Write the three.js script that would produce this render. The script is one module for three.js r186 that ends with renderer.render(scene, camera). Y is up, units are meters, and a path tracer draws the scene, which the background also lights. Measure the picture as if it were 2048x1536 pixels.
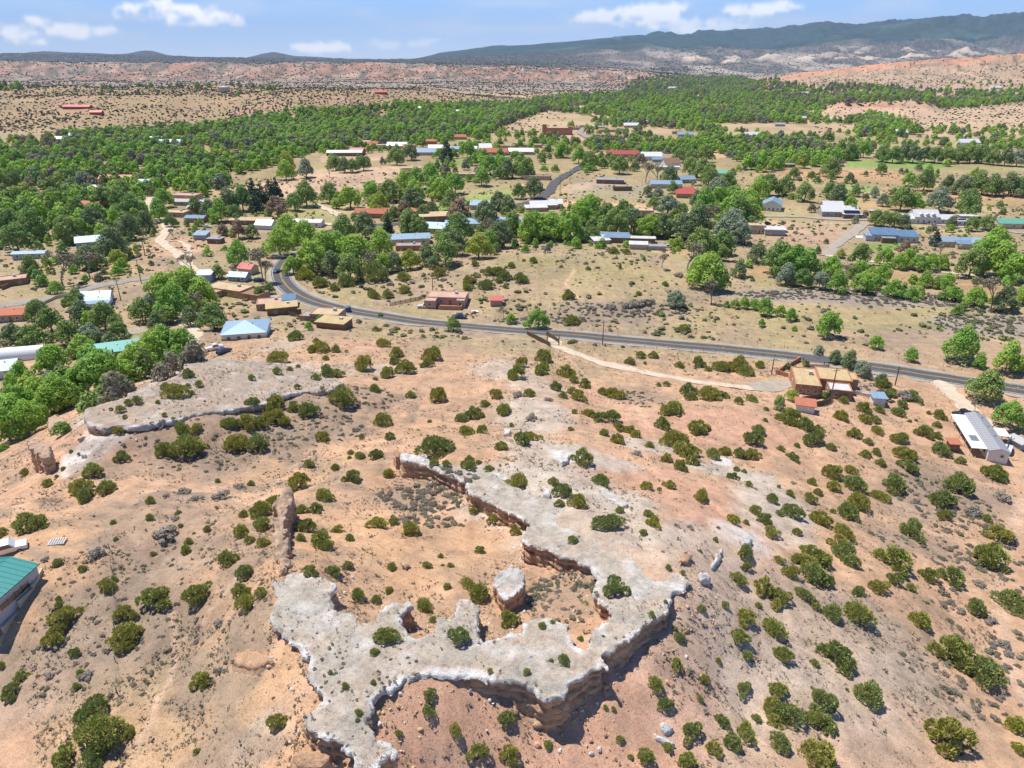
import * as THREE from 'three';
import { mergeGeometries } from 'three/addons/utils/BufferGeometryUtils.js';

// ---------------------------------------------------------------- camera, sky, sun, exposure
const EYE = 90, PITCH = 24.61 * Math.PI / 180, FOV = 57;
const scene = new THREE.Scene();
const camera = new THREE.PerspectiveCamera(FOV, 4 / 3, 0.5, 60000);
camera.position.set(0, EYE, 0);
camera.rotation.x = -PITCH;
const SUN_DIR = new THREE.Vector3(-0.34, 0.92, -0.19).normalize();
const EXPOSURE = 1.2, SUN_POWER = 5;
const sun = new THREE.DirectionalLight(new THREE.Color().setRGB(1, 0.955, 0.88), SUN_POWER);
sun.position.copy(SUN_DIR).multiplyScalar(400).add(new THREE.Vector3(0, 0, -150));
sun.target.position.set(0, 0, -150);
sun.castShadow = true;
sun.shadow.mapSize.set(4096, 4096);
Object.assign(sun.shadow.camera, { left: -350, right: 350, top: 350, bottom: -350, near: 1, far: 1200 });
scene.add(sun, sun.target);
scene.fog = new THREE.FogExp2(new THREE.Color().setRGB(0.50, 0.68, 1.0), 0.000032);
const renderer = new THREE.WebGLRenderer({ antialias: true });
renderer.toneMapping = THREE.LinearToneMapping;
renderer.toneMappingExposure = EXPOSURE;
renderer.shadowMap.enabled = true;

// ---------------------------------------------------------------- numbers
function rng(seed) { let s = seed >>> 0; return () => { s = (s + 0x6D2B79F5) | 0; let t = Math.imul(s ^ (s >>> 15), 1 | s); t = (t + Math.imul(t ^ (t >>> 7), 61 | t)) ^ t; return ((t ^ (t >>> 14)) >>> 0) / 4294967296; }; }
const clamp = (v, a = 0, b = 1) => v < a ? a : v > b ? b : v;
const mix = (a, b, t) => a + (b - a) * t;
const smooth = (a, b, v) => { const t = clamp((v - a) / (b - a)); return t * t * (3 - 2 * t); };
function h3(x, y, z) { let h = Math.imul(x, 374761393) + Math.imul(y, 668265263) + Math.imul(z, 2147483647 ^ 1274126177); h = Math.imul(h ^ (h >>> 13), 1274126177); return ((h ^ (h >>> 16)) >>> 0) / 4294967296; }
function vn2(x, y) {
  const i = Math.floor(x), j = Math.floor(y); let u = x - i, v = y - j; u = u * u * (3 - 2 * u); v = v * v * (3 - 2 * v);
  const a = h3(i, j, 7), b = h3(i + 1, j, 7), c = h3(i, j + 1, 7), d = h3(i + 1, j + 1, 7);
  return (a + (b - a) * u + (c - a) * v + (a - b - c + d) * u * v) * 2 - 1;
}
function vn3(x, y, z) {
  const i = Math.floor(x), j = Math.floor(y), k = Math.floor(z); let u = x - i, v = y - j, w = z - k;
  u = u * u * (3 - 2 * u); v = v * v * (3 - 2 * v); w = w * w * (3 - 2 * w);
  const l = (a, b, t) => a + (b - a) * t;
  return l(l(l(h3(i, j, k), h3(i + 1, j, k), u), l(h3(i, j + 1, k), h3(i + 1, j + 1, k), u), v),
    l(l(h3(i, j, k + 1), h3(i + 1, j, k + 1), u), l(h3(i, j + 1, k + 1), h3(i + 1, j + 1, k + 1), u), v), w) * 2 - 1;
}
function fbm2(x, y, o = 4) { let s = 0, a = 0.5; for (let i = 0; i < o; i++) { s += a * vn2(x, y); x = x * 2.03 + 17.1; y = y * 2.03 - 9.7; a *= 0.5; } return s; }
function fbm3(x, y, z, o = 3) { let s = 0, a = 0.5; for (let i = 0; i < o; i++) { s += a * vn3(x, y, z); x = x * 2.03 + 17.1; y = y * 2.03 - 9.7; z = z * 2.03 + 3.3; a *= 0.5; } return s; }
const ridge2 = (x, y, o) => { let s = 0, a = 0.5; for (let i = 0; i < o; i++) { s += a * (1 - Math.abs(vn2(x, y)) * 2); x = x * 2.03 + 5.1; y = y * 2.03 - 3.7; a *= 0.5; } return s; };

// ---------------------------------------------------------------- sky
(function () {
  const W = 4096, H = 1024, data = new Float32Array(W * H * 4), deg = Math.PI / 180;
  // broad cumulus banks: azimuth, elevation, half width, half height (degrees), strength
  const banks = [[-35.2, 1.75, 2.6, 0.75, 1], [-31.6, 1.55, 2.6, 0.75, 1], [-28.6, 1.5, 2.2, 0.6, 0.9], [-22.9, 2.75, 3.4, 0.85, 1.1], [-21.5, 2.35, 2.6, 0.45, 0.7],
    [-13.2, 0.8, 2.0, 0.42, 0.8], [5.8, 2.75, 2.0, 0.5, 0.75], [10.0, 2.9, 2.6, 0.85, 0.85], [12.5, 2.35, 2.6, 0.7, 0.7], [17.0, 3.2, 2.2, 0.5, 0.85], [14.5, 1.9, 3.2, 0.6, 0.5],
    [-8, 1.0, 3.5, 0.4, 0.35], [33.5, 3.7, 2.5, 0.3, 0.6]];
  const r = rng(5);
  for (let k = 0; k < 46; k++) { const a = 45 + r() * 270; banks.push([a > 180 ? a - 360 : a, 1 + r() * 9, 2 + r() * 3, 0.5 + r() * 0.8, 0.6 + r() * 0.5]); }
  for (let j = 0; j < H; j++) {
    const el = ((j + 0.5) / H - 0.5) * 180, e = Math.max(el, 0);
    const t1 = 1 - Math.exp(-e / 3.2), t2 = 1 - Math.exp(-Math.max(0, e - 4) / 11);
    for (let i = 0; i < W; i++) {
      const az = ((i + 0.5) / W - 0.25) * 360, a = az > 180 ? az - 360 : az;
      let R = mix(0.74, 0.285, t1), G = mix(0.88, 0.62, t1), B = mix(1.06, 1.16, t1);
      R = mix(R, 0.035, t2); G = mix(G, 0.115, t2); B = mix(B, 0.36, t2);
      if (e > 0 && e < 14) {
        let c = 0;
        for (const [ba, be, bw, bh, bs] of banks) {
          let da = Math.abs(a - ba); if (da > 180) da = 360 - da;
          if (da > bw * 1.6) continue;
          const dy = el - be, q = 1 - (da / bw) * (da / bw) - (dy > 0 ? (dy / bh) * (dy / bh) : (dy / (bh * 0.75)) * (dy / (bh * 0.75)));
          if (q < -1.2) continue;
          const n = fbm2(a * 0.9 + 40, el * 2.2, 5) * 1.7;
          c = Math.max(c, bs * smooth(-0.05, 0.8, q + n * 1.1));
        }
        const wisp = smooth(0.12, 0.75, fbm2(a * 0.16 + 9, el * 0.9 + 3, 5) + 0.25) * 0.30 * smooth(0.2, 2, el);
        R = mix(R, 0.90, wisp); G = mix(G, 0.93, wisp); B = mix(B, 0.98, wisp);
        R = mix(R, 1.3, c * 0.92); G = mix(G, 1.28, c * 0.92); B = mix(B, 1.27, c * 0.92);
      }
      if (el < 0) { R = 0.38; G = 0.34; B = 0.30; }
      const o = (j * W + i) * 4; data[o] = R / EXPOSURE; data[o + 1] = G / EXPOSURE; data[o + 2] = B / EXPOSURE; data[o + 3] = 1;
    }
  }
  const sky = new THREE.DataTexture(data, W, H, THREE.RGBAFormat, THREE.FloatType);
  sky.mapping = THREE.EquirectangularReflectionMapping; sky.magFilter = sky.minFilter = THREE.LinearFilter; sky.needsUpdate = true;
  scene.background = sky; scene.environment = sky;
})();

// ---------------------------------------------------------------- survey: where a sight line meets the land
const FOC = 768 / Math.tan(FOV * Math.PI / 360), CP = Math.cos(PITCH), SP = Math.sin(PITCH);
function sight(px, py) { const cx = (px - 1024) / FOC, cy = (768 - py) / FOC; return [cx, cy * CP - SP, CP + cy * SP]; }   // right, up, ahead
function onLevel(px, py, h) { const [a, b, c] = sight(px, py), t = (EYE - h) / -b; return [a * t, c * t]; }                // point [x, ahead] at height h
function tps(points) {          // points [x, d, h] -> smooth surface through them
  const n = points.length, N = n + 3, A = [];
  const U = q => q < 1e-9 ? 0 : q * Math.log(q);
  for (let i = 0; i < N; i++) A.push(new Float64Array(N + 1));
  for (let i = 0; i < n; i++) {
    for (let j = 0; j < n; j++) { const dx = (points[i][0] - points[j][0]) / 50, dy = (points[i][1] - points[j][1]) / 50; A[i][j] = U(dx * dx + dy * dy) + (i === j ? 0.004 : 0); }
    A[i][n] = A[n][i] = 1; A[i][n + 1] = A[n + 1][i] = points[i][0] / 50; A[i][n + 2] = A[n + 2][i] = points[i][1] / 50; A[i][N] = points[i][2];
  }
  for (let c = 0; c < N; c++) {
    let p = c; for (let r = c + 1; r < N; r++) if (Math.abs(A[r][c]) > Math.abs(A[p][c])) p = r;
    [A[c], A[p]] = [A[p], A[c]];
    for (let r = 0; r < N; r++) { if (r === c) continue; const f = A[r][c] / A[c][c]; if (f) for (let k = c; k <= N; k++) A[r][k] -= f * A[c][k]; }
  }
  const w = A.map((r, i) => r[N] / r[i]);
  return (x, d) => { let s = w[n] + w[n + 1] * x / 50 + w[n + 2] * d / 50; for (let i = 0; i < n; i++) { const dx = (x - points[i][0]) / 50, dy = (d - points[i][1]) / 50; s += w[i] * U(dx * dx + dy * dy); } return s; };
}

// ---------------------------------------------------------------- the lie of the land
// spot heights: sight line (of the photograph) and height above the road
const SPOTS = [
  [560, 540, 1], [610, 603, 1], [700, 625, 1], [800, 642, 1], [900, 655, .5], [1000, 664, .5], [1100, 671, .5], [1200, 680, .2], [1300, 690, 0], [1400, 699, 0], [1500, 708, 0], [1600, 718, 0], [1700, 730, 0], [1800, 744, 0], [1900, 761, 0], [2048, 785, 0],
  [1000, 560, 3], [1250, 520, 5], [1130, 570, 3], [1500, 600, 0], [1900, 600, 0], [1700, 660, 0], [1350, 640, 0], [700, 480, 0], [900, 500, 1], [300, 560, 2], [100, 600, 1], [400, 450, 3], [460, 570, 1.5], [60, 480, 0], [1400, 480, 1], [1900, 480, 0], [2300, 620, 0], [2300, 850, -1], [-250, 620, 0], [-250, 900, 2],
  [520, 660, 4], [600, 680, 7], [700, 690, 8], [850, 700, 7.5], [850, 740, 10], [1000, 750, 11], [1000, 700, 5], [1100, 730, 6], [1250, 735, 3], [1400, 770, 2.5], [1550, 795, 3], [1640, 790, 3], [1780, 820, 1], [1900, 900, 0], [2048, 900, -1],
  [1200, 800, 8], [1300, 790, 4.5], [1430, 800, 8], [1440, 850, 10], [1340, 870, 10], [1250, 850, 12], [1130, 830, 16], [1050, 790, 14], [960, 820, 14], [880, 850, 16], [1070, 870, 19], [1160, 900, 21], [1250, 960, 22], [1400, 980, 18], [1520, 880, 9], [1550, 1000, 14], [1700, 900, 5], [1750, 1000, 6], [1900, 1000, 2], [2048, 1050, 0],
  [2048, 1200, 6], [1950, 1250, 9], [1800, 1150, 12], [1700, 1250, 17], [1600, 1100, 17], [1500, 1200, 22], [1450, 1350, 24], [1600, 1400, 21], [1800, 1450, 17], [2048, 1500, 11], [2200, 1400, 8], [1300, 1450, 25.5], [1450, 1090, 24], [1500, 1536, 23], [1300, 1600, 24],
  // round the pale ledge, at the foot of its cliffs
  [535, 1190, 32.2], [500, 1260, 30.6], [545, 1320, 31], [585, 1375, 31.6], [560, 1440, 30.2], [600, 1500, 30.6], [690, 1560, 29.6], [480, 1330, 28], [400, 1250, 27], [450, 1450, 27],
  [790, 1395, 31.7], [775, 1430, 31], [785, 1475, 30.3], [850, 1400, 30.9], [870, 1365, 31.9], [960, 1390, 30.4], [1000, 1425, 29], [1080, 1468, 26.9], [1150, 1460, 26.7], [1230, 1400, 27.7], [1285, 1315, 28.3], [1345, 1260, 28.4], [1375, 1210, 28.9], [1410, 1175, 28.9], [850, 1500, 28.6], [1000, 1530, 26.2], [1200, 1500, 25.8], [850, 1580, 26],
  [725, 1205, 29], [760, 1180, 28.3], [845, 1255, 29], [860, 1225, 28.3], [900, 1180, 28], [985, 1262, 28.8], [1000, 1240, 28.1], [1020, 1210, 27.7], [1080, 1205, 27.6], [1160, 1280, 28.9], [1150, 1205, 27.4], [1185, 1235, 28], [1100, 1150, 26.6], [1040, 1110, 25.6], [980, 1110, 25.8], [900, 1120, 26.6], [820, 1120, 27.4], [700, 1130, 29.6], [620, 1125, 30.4],
  [620, 1050, 26.5], [545, 1090, 29], [560, 1030, 27.5], [450, 1100, 27], [830, 970, 21.8], [900, 995, 22.6], [960, 1035, 23.8], [1020, 1075, 24.9], [780, 1010, 23], [700, 1000, 24], [775, 930, 21.5], [800, 885, 20.5], [700, 900, 20],
  [900, 915, 24.3], [1000, 935, 25.2], [1100, 970, 26.8], [1180, 1020, 28.2], [1280, 1070, 29.4], [1350, 1120, 29.9], [1120, 1050, 28.4], [1200, 1100, 29.3],
  // left side and the far left shelf
  [350, 1180, 27], [250, 1350, 25], [100, 1450, 23], [300, 1480, 25], [0, 1560, 22], [30, 1160, 27], [150, 1100, 27], [-150, 1200, 25], [-150, 1500, 20], [0, 1300, 24], [170, 1010, 24], [300, 1000, 23.5], [450, 980, 22.5], [560, 960, 22], [600, 870, 18.5], [500, 900, 20], [380, 910, 20.5], [260, 900, 22], [180, 880, 22.5], [120, 920, 20], [50, 960, 17], [0, 1020, 20], [-60, 960, 12], [20, 900, 9],
  [230, 872, 23.8], [340, 862, 22.9], [450, 842, 21.6], [560, 822, 19.6], [660, 806, 17.5], [740, 790, 15],
  [330, 770, 21], [450, 745, 19], [560, 735, 15], [650, 745, 14], [640, 715, 10],
  [150, 790, 6], [230, 745, 5], [330, 725, 6], [390, 690, 6], [100, 850, 7], [60, 720, 2], [250, 680, 3], [430, 690, 6],
];
const groundTps = tps(SPOTS.map(([a, b, h]) => [...onLevel(a, b, h), h]));
const LEDGE_SPOTS = [[560, 1200, 33.4], [620, 1400, 33.2], [700, 1500, 32.6], [760, 1520, 32], [740, 1300, 33.2], [900, 1300, 32.8], [1050, 1340, 32.2], [1120, 1390, 31.7], [1220, 1320, 32], [1340, 1200, 31], [1380, 1160, 30.4], [1210, 1190, 30.5], [1200, 1100, 29.5], [1060, 1040, 27.8], [960, 960, 26], [830, 915, 25], [650, 1150, 33.2], [800, 1205, 32.8], [930, 1200, 32], [1100, 1235, 31.6], [1120, 1050, 28.6], [1280, 1080, 29.6]];
const ledgeTop = tps(LEDGE_SPOTS.map(([a, b, h]) => [...onLevel(a, b, h), h]));

// far skyline of the mountain range: column and row in the photograph
const RANGE = [[700, 121], [810, 120], [860, 112], [930, 103], [985, 95], [1060, 92], [1130, 87], [1200, 80], [1280, 72], [1350, 71], [1430, 60], [1550, 52], [1640, 43], [1700, 48], [1760, 44], [1830, 40], [1880, 42], [1940, 45], [1990, 30], [2048, 20], [2200, 18], [2600, 30]];
const rise = py => { const [, b, c] = sight(1024, py); return b / c; };
function rangeAngle(P) { for (let i = 1; i < RANGE.length; i++) if (P < RANGE[i][0]) { const [a, ya] = RANGE[i - 1], [b, yb] = RANGE[i]; return rise(mix(ya, yb, clamp((P - a) / (b - a)))); } return rise(30); }
const MOUNDS = [[1380, 110, 1.3], [1465, 102, .9], [1540, 102, 1], [1595, 93, .8], [1640, 92, .7], [1685, 92, 1], [1730, 93, .8], [1755, 87, 1], [1830, 93, 1.2], [1860, 90, 1], [1560, 122, 1.2], [1620, 122, 1.2], [1775, 114, 1.6], [1905, 107, 1.2], [1995, 83, 1], [1940, 88, .9], [1500, 116, 1.2], [1430, 118, 1], [1690, 120, 1.1], [1850, 117, 1.1]];
const column = (x, d) => 1024 + 1556 * x / d;
const moundAt = [];
function farLand(x, d) {
  const P = column(x, d), m = 1 + fbm2(x / 300, d / 300, 3) * 0.35;
  let h = fbm2(x / 90, d / 90, 3) * 1.6 * smooth(380, 520, d);
  // dry hills on the left
  const foot = 1045 + 90 * fbm2(x / 160, 3, 3) + smooth(500, 1050, P) * 420, left = 1 - smooth(780, 1120, P);
  h += left * (36 * smooth(foot, foot + 390, d) * (1 + 0.25 * fbm2(x / 130, d / 130, 4)) - 26 * smooth(1650, 2050, d));
  // badlands and the plateau behind them
  const west = 1 - smooth(1150, 1450, P), gully = ridge2(x / 210, d / 210, 4);
  h += west * (smooth(3300, 4150, d + gully * 260) * 50 * m + (smooth(3300, 3700, d) - smooth(4400, 5200, d)) * gully * 22 * (1 - smooth(760, 1000, P)));
  h += west * smooth(4300, 9000, d) * (30 + 62 * smooth(800, 0, P)) * (1 + .04 * fbm2(x / 900, d / 900, 3));
  for (const [pc, w, a] of [[300, 40, 34], [545, 34, 40], [150, 90, 16], [620, 60, 14], [90, 40, 12]]) h += a * 2.1 * Math.exp(-(((P - pc) / w) ** 2)) * smooth(9800, 11000, d);
  // range on the right
  const east = smooth(780, 900, P), s = clamp((d - 5000) / 7800);
  if (east > 0) {
    const A = rangeAngle(P) * 12800 + 30, rough = ridge2(x / 1500 + 3, d / 1500, 5);
    h += east * (A * Math.pow(s, 1.7) * (1 - smooth(12800, 15500, d) * 0.5) + s * (1 - smooth(.86, 1, s)) * (rough * A * 0.34 + (ridge2(x / 620 + 1, d / 800, 4) - .3) * (40 + A * .14)) + smooth(4600, 6000, d) * smooth(1100, 1400, P) * (30 + ridge2(x / 330, d / 420, 4) * 44));
    for (const [mx, md, mr, mh] of moundAt) { const q = Math.hypot(x - mx, (d - md) * .7) / mr; if (q < 1) h += mh * (1 - q) * (1 - q * .3); }
  }
  // red ridge on the right
  const red = smooth(1470, 1600, P), rk = clamp((P - 1500) / 548) * (P > 2048 ? 1 + (P - 2048) / 2500 : 1), crest = mix(12, 46, rk), apron = mix(22, 66, rk);
  if (red > 0) h += red * (apron * smooth(1850, 2420, d) + crest * smooth(2300, 2700, d + ridge2(x / 70, d / 70, 4) * 190) * (.86 + 0.30 * ridge2(x / 90, d / 90, 4) + .16 * fbm2(x / 160, d / 300, 3)) - (apron * .8 + crest * .8) * smooth(2750, 3500, d));
  // small red-banded mesa
  const mesa = smooth(1650, 1700, P) * (1 - smooth(1868, 1930, P));
  h += mesa * (12 * smooth(1270, 1370, d + 30 * fbm2(x / 40, 1, 2)) + 7 * smooth(1372, 1384, d + 14 * fbm2(x / 25, 4, 3)) - 15 * smooth(1600, 1750, d));
  return h;
}
for (const [P, y, k] of MOUNDS) { const d = 6900; const h = EYE + rise(y + 6) * d; moundAt.push([(P - 1024) / 1556 * d, d + (y - 100) * -28, 80 * k * (.8 + h3(P, y, 1) * .9), 40 * k * (.5 + h3(P, y, 2) * .9)]); }
// near land on a one-metre lattice
const X0 = -420, X1 = 420, D0 = 12, D1 = 412, NX = X1 - X0 + 1, ND = D1 - D0 + 1;
const LAT = new Float32Array(NX * ND);
for (let j = 0; j < ND; j++) for (let i = 0; i < NX; i++) {
  const x = X0 + i, d = D0 + j;
  if (Math.abs(x) > d * 0.95 + 30) { LAT[j * NX + i] = NaN; continue; }
  const edge = Math.max(smooth(320, 392, d), smooth(190, 290, Math.abs(x)));
  let h = edge < 1 ? groundTps(x, d) : 0;
  h = h * (1 - edge) + edge * farLand(x, d);
  const hill = smooth(2, 12, h);
  h += hill * (fbm2(x / 14, d / 14, 4) * 1.1 + (ridge2(x / 9 + 3, d / 16, 3) - .25) * 0.55) + (1 - hill) * fbm2(x / 25, d / 25, 3) * .5 * (1 - edge);
  LAT[j * NX + i] = h;
}
function ground(x, d) {
  if (d >= D1 - 12 || Math.abs(x) > X1 - 2) return farLand(x, d);
  const fx = clamp(x - X0, 0, NX - 1.001), fd = clamp(d - D0, 0, ND - 1.001), i = Math.floor(fx), j = Math.floor(fd), u = fx - i, v = fd - j, o = j * NX + i;
  const a = LAT[o], b = LAT[o + 1], c = LAT[o + NX], e = LAT[o + NX + 1];
  const h = a + (b - a) * u + (c - a) * v + (a - b - c + e) * u * v;
  return Number.isNaN(h) ? groundTps(x, d) * (1 - smooth(190, 290, Math.abs(x))) : h;
}
// where a sight line meets the land (or a level dy above it); ledges join the land once they are built
let land = ground;
const decks = [];
function deck(x, d) { let h = ground(x, d); for (const [o, top, b] of decks) if (x > b[0] && x < b[1] && d > b[2] && d < b[3] && inPoly(o, x, d)) h = Math.max(h, top(x, d) + .06); return h; }
function survey(px, py, dy = 0) {
  const [a, b, c] = sight(px, py);
  let t = 30, step = 0.6;
  for (let k = 0; k < 6000 && t < 16000; k++) {
    const gap = EYE + b * t - land(a * t, c * t) - dy;
    if (gap < 0) { let lo = t - step, hi = t; for (let q = 0; q < 14; q++) { const m = (lo + hi) / 2; if (EYE + b * m - land(a * m, c * m) - dy < 0) hi = m; else lo = m; } t = hi; break; }
    step = Math.max(0.4, t * 0.006); t += step;
  }
  return { x: a * t, d: c * t, far: t };
}
const metres = (pix, far) => pix * far / FOC;
const inPoly = (poly, x, y) => { let c = false; for (let i = 0, j = poly.length - 1; i < poly.length; j = i++) { const [a, b] = poly[i], [e, f] = poly[j]; if ((b > y) !== (f > y) && x < (e - a) * (y - b) / (f - b) + a) c = !c; } return c; };
const polyDist = (poly, x, y) => { let m = 1e9; for (let i = 0, j = poly.length - 1; i < poly.length; j = i++) { const [a, b] = poly[i], [e, f] = poly[j]; const dx = e - a, dy = f - b, t = clamp(((x - a) * dx + (y - b) * dy) / (dx * dx + dy * dy + 1e-9)); const q = Math.hypot(x - a - dx * t, y - b - dy * t); if (q < m) m = q; } return inPoly(poly, x, y) ? -m : m; };
const field = list => list.map(([px, py]) => { const s = survey(px, py); return [s.x, s.d]; });

// ---------------------------------------------------------------- names, labels, helpers
const names = new Map();
function numbered(n) { const k = names.get(n) || 0; names.set(n, k + 1); return k ? n + '_' + String(k).padStart(3, '0') : n; }
function tag(o, label, category, group) { o.userData.label = label; if (category) o.userData.category = category; if (group) o.userData.group = group; return o; }
function put(o) { scene.add(o); o.traverse(m => { if (m.isMesh) { m.castShadow = m.receiveShadow = true; } }); return o; }
function thing(name, label, category, x, y, z, turn = 0, group) { const g = new THREE.Group(); g.name = numbered(name); g.position.set(x, y, z); g.rotation.y = turn; tag(g, label, category, group); scene.add(g); return g; }
function part(parent, name, geo, mat) { const m = new THREE.Mesh(geo, mat); m.name = name; m.castShadow = m.receiveShadow = true; parent.add(m); return m; }
function structure(name, geo, mat, label) { const m = new THREE.Mesh(geo, mat); m.name = numbered(name); m.userData.kind = 'structure'; if (label) m.userData.label = label; return put(m); }
const col = (r, g, b) => new THREE.Color().setRGB(r, g, b);
const mats = new Map();
function paint(r, g, b, rough = 0.85, metal = 0) { const k = [r, g, b, rough, metal].join(); if (!mats.has(k)) mats.set(k, new THREE.MeshStandardMaterial({ color: col(r, g, b), roughness: rough, metalness: metal })); return mats.get(k); }

// ---------------------------------------------------------------- soil texture (grain, pebbles, crumbs of litter)
function soilTextures(seed) {
  const N = 1024, px = new Uint8Array(N * N * 4), bp = new Uint8Array(N * N * 4), r = rng(seed), H = new Float32Array(N * N), C = new Float32Array(N * N).fill(1);
  const wrapN = (x, y, f) => { const u = x / N * f, i = Math.floor(u), v = y / N * f, j = Math.floor(v); let a = u - i, b = v - j; a = a * a * (3 - 2 * a); b = b * b * (3 - 2 * b); const g = (p, q) => h3((p % f + f) % f, (q % f + f) % f, f + seed) * 2 - 1; return mix(mix(g(i, j), g(i + 1, j), a), mix(g(i, j + 1), g(i + 1, j + 1), a), b); };
  for (let y = 0; y < N; y++) for (let x = 0; x < N; x++) { const n = wrapN(x, y, 6) * .3 + wrapN(x, y, 17) * .3 + wrapN(x, y, 48) * .35 + wrapN(x, y, 128) * .45 + wrapN(x, y, 400) * .35; H[y * N + x] = n * .5; C[y * N + x] = 1 + n * .17; }
  for (let k = 0; k < 5200; k++) {
    const cx = r() * N, cy = r() * N, R = 1.2 + r() * r() * 6, tone = r() < .55 ? .55 + r() * .25 : 1.04 + r() * .16, R2 = Math.ceil(R) + 1;
    for (let j = -R2; j <= R2; j++) for (let i = -R2; i <= R2; i++) { const q = Math.hypot(i, j * (0.7 + (k % 5) * .15)) / R; if (q > 1) continue; const o = ((Math.floor(cy + j) + N) % N) * N + (Math.floor(cx + i) + N) % N; C[o] = mix(tone, C[o], q * q * q); H[o] += (1 - q * q) * .7; }
  }
  for (let o = 0; o < N * N; o++) { const c = clamp(C[o] * 240, 0, 255); px[o * 4] = c; px[o * 4 + 1] = c * .995; px[o * 4 + 2] = c * .985; px[o * 4 + 3] = 255; const b = clamp(110 + H[o] * 90, 0, 255); bp[o * 4] = bp[o * 4 + 1] = bp[o * 4 + 2] = b; bp[o * 4 + 3] = 255; }
  const t = new THREE.DataTexture(px, N, N), b = new THREE.DataTexture(bp, N, N);
  t.colorSpace = THREE.SRGBColorSpace;
  for (const q of [t, b]) { q.wrapS = q.wrapT = THREE.RepeatWrapping; q.magFilter = THREE.LinearFilter; q.minFilter = THREE.LinearMipmapLinearFilter; q.generateMipmaps = true; q.needsUpdate = true; }
  return [t, b];
}
const [soilMap, soilBump] = soilTextures(11);
const soil = new THREE.MeshStandardMaterial({ vertexColors: true, map: soilMap, bumpMap: soilBump, bumpScale: 0.10, roughness: 1 });
const farSoil = new THREE.MeshStandardMaterial({ vertexColors: true, roughness: 1 });
const rockMat = new THREE.MeshStandardMaterial({ vertexColors: true, map: soilMap, bumpMap: soilBump, bumpScale: 0.12, roughness: 1, flatShading: true });

// ---------------------------------------------------------------- colours of the ground
const SAND = [.575, .36, .225], PINK = [.60, .35, .235], PALE = [.56, .48, .40], WHITE = [.74, .725, .71], GREY = [.32, .24, .175], ORANGE = [.63, .385, .215], STRAW = [.44, .345, .175], DRYTAN = [.44, .32, .195], GREEN = [.22, .31, .07], LAWN = [.18, .31, .05], BRUSH = [.27, .225, .185], TILL = [.49, .33, .215], OLIVE = [.31, .275, .11], EARTH = [.46, .275, .14], LILAC = [.34, .29, .255];
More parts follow.
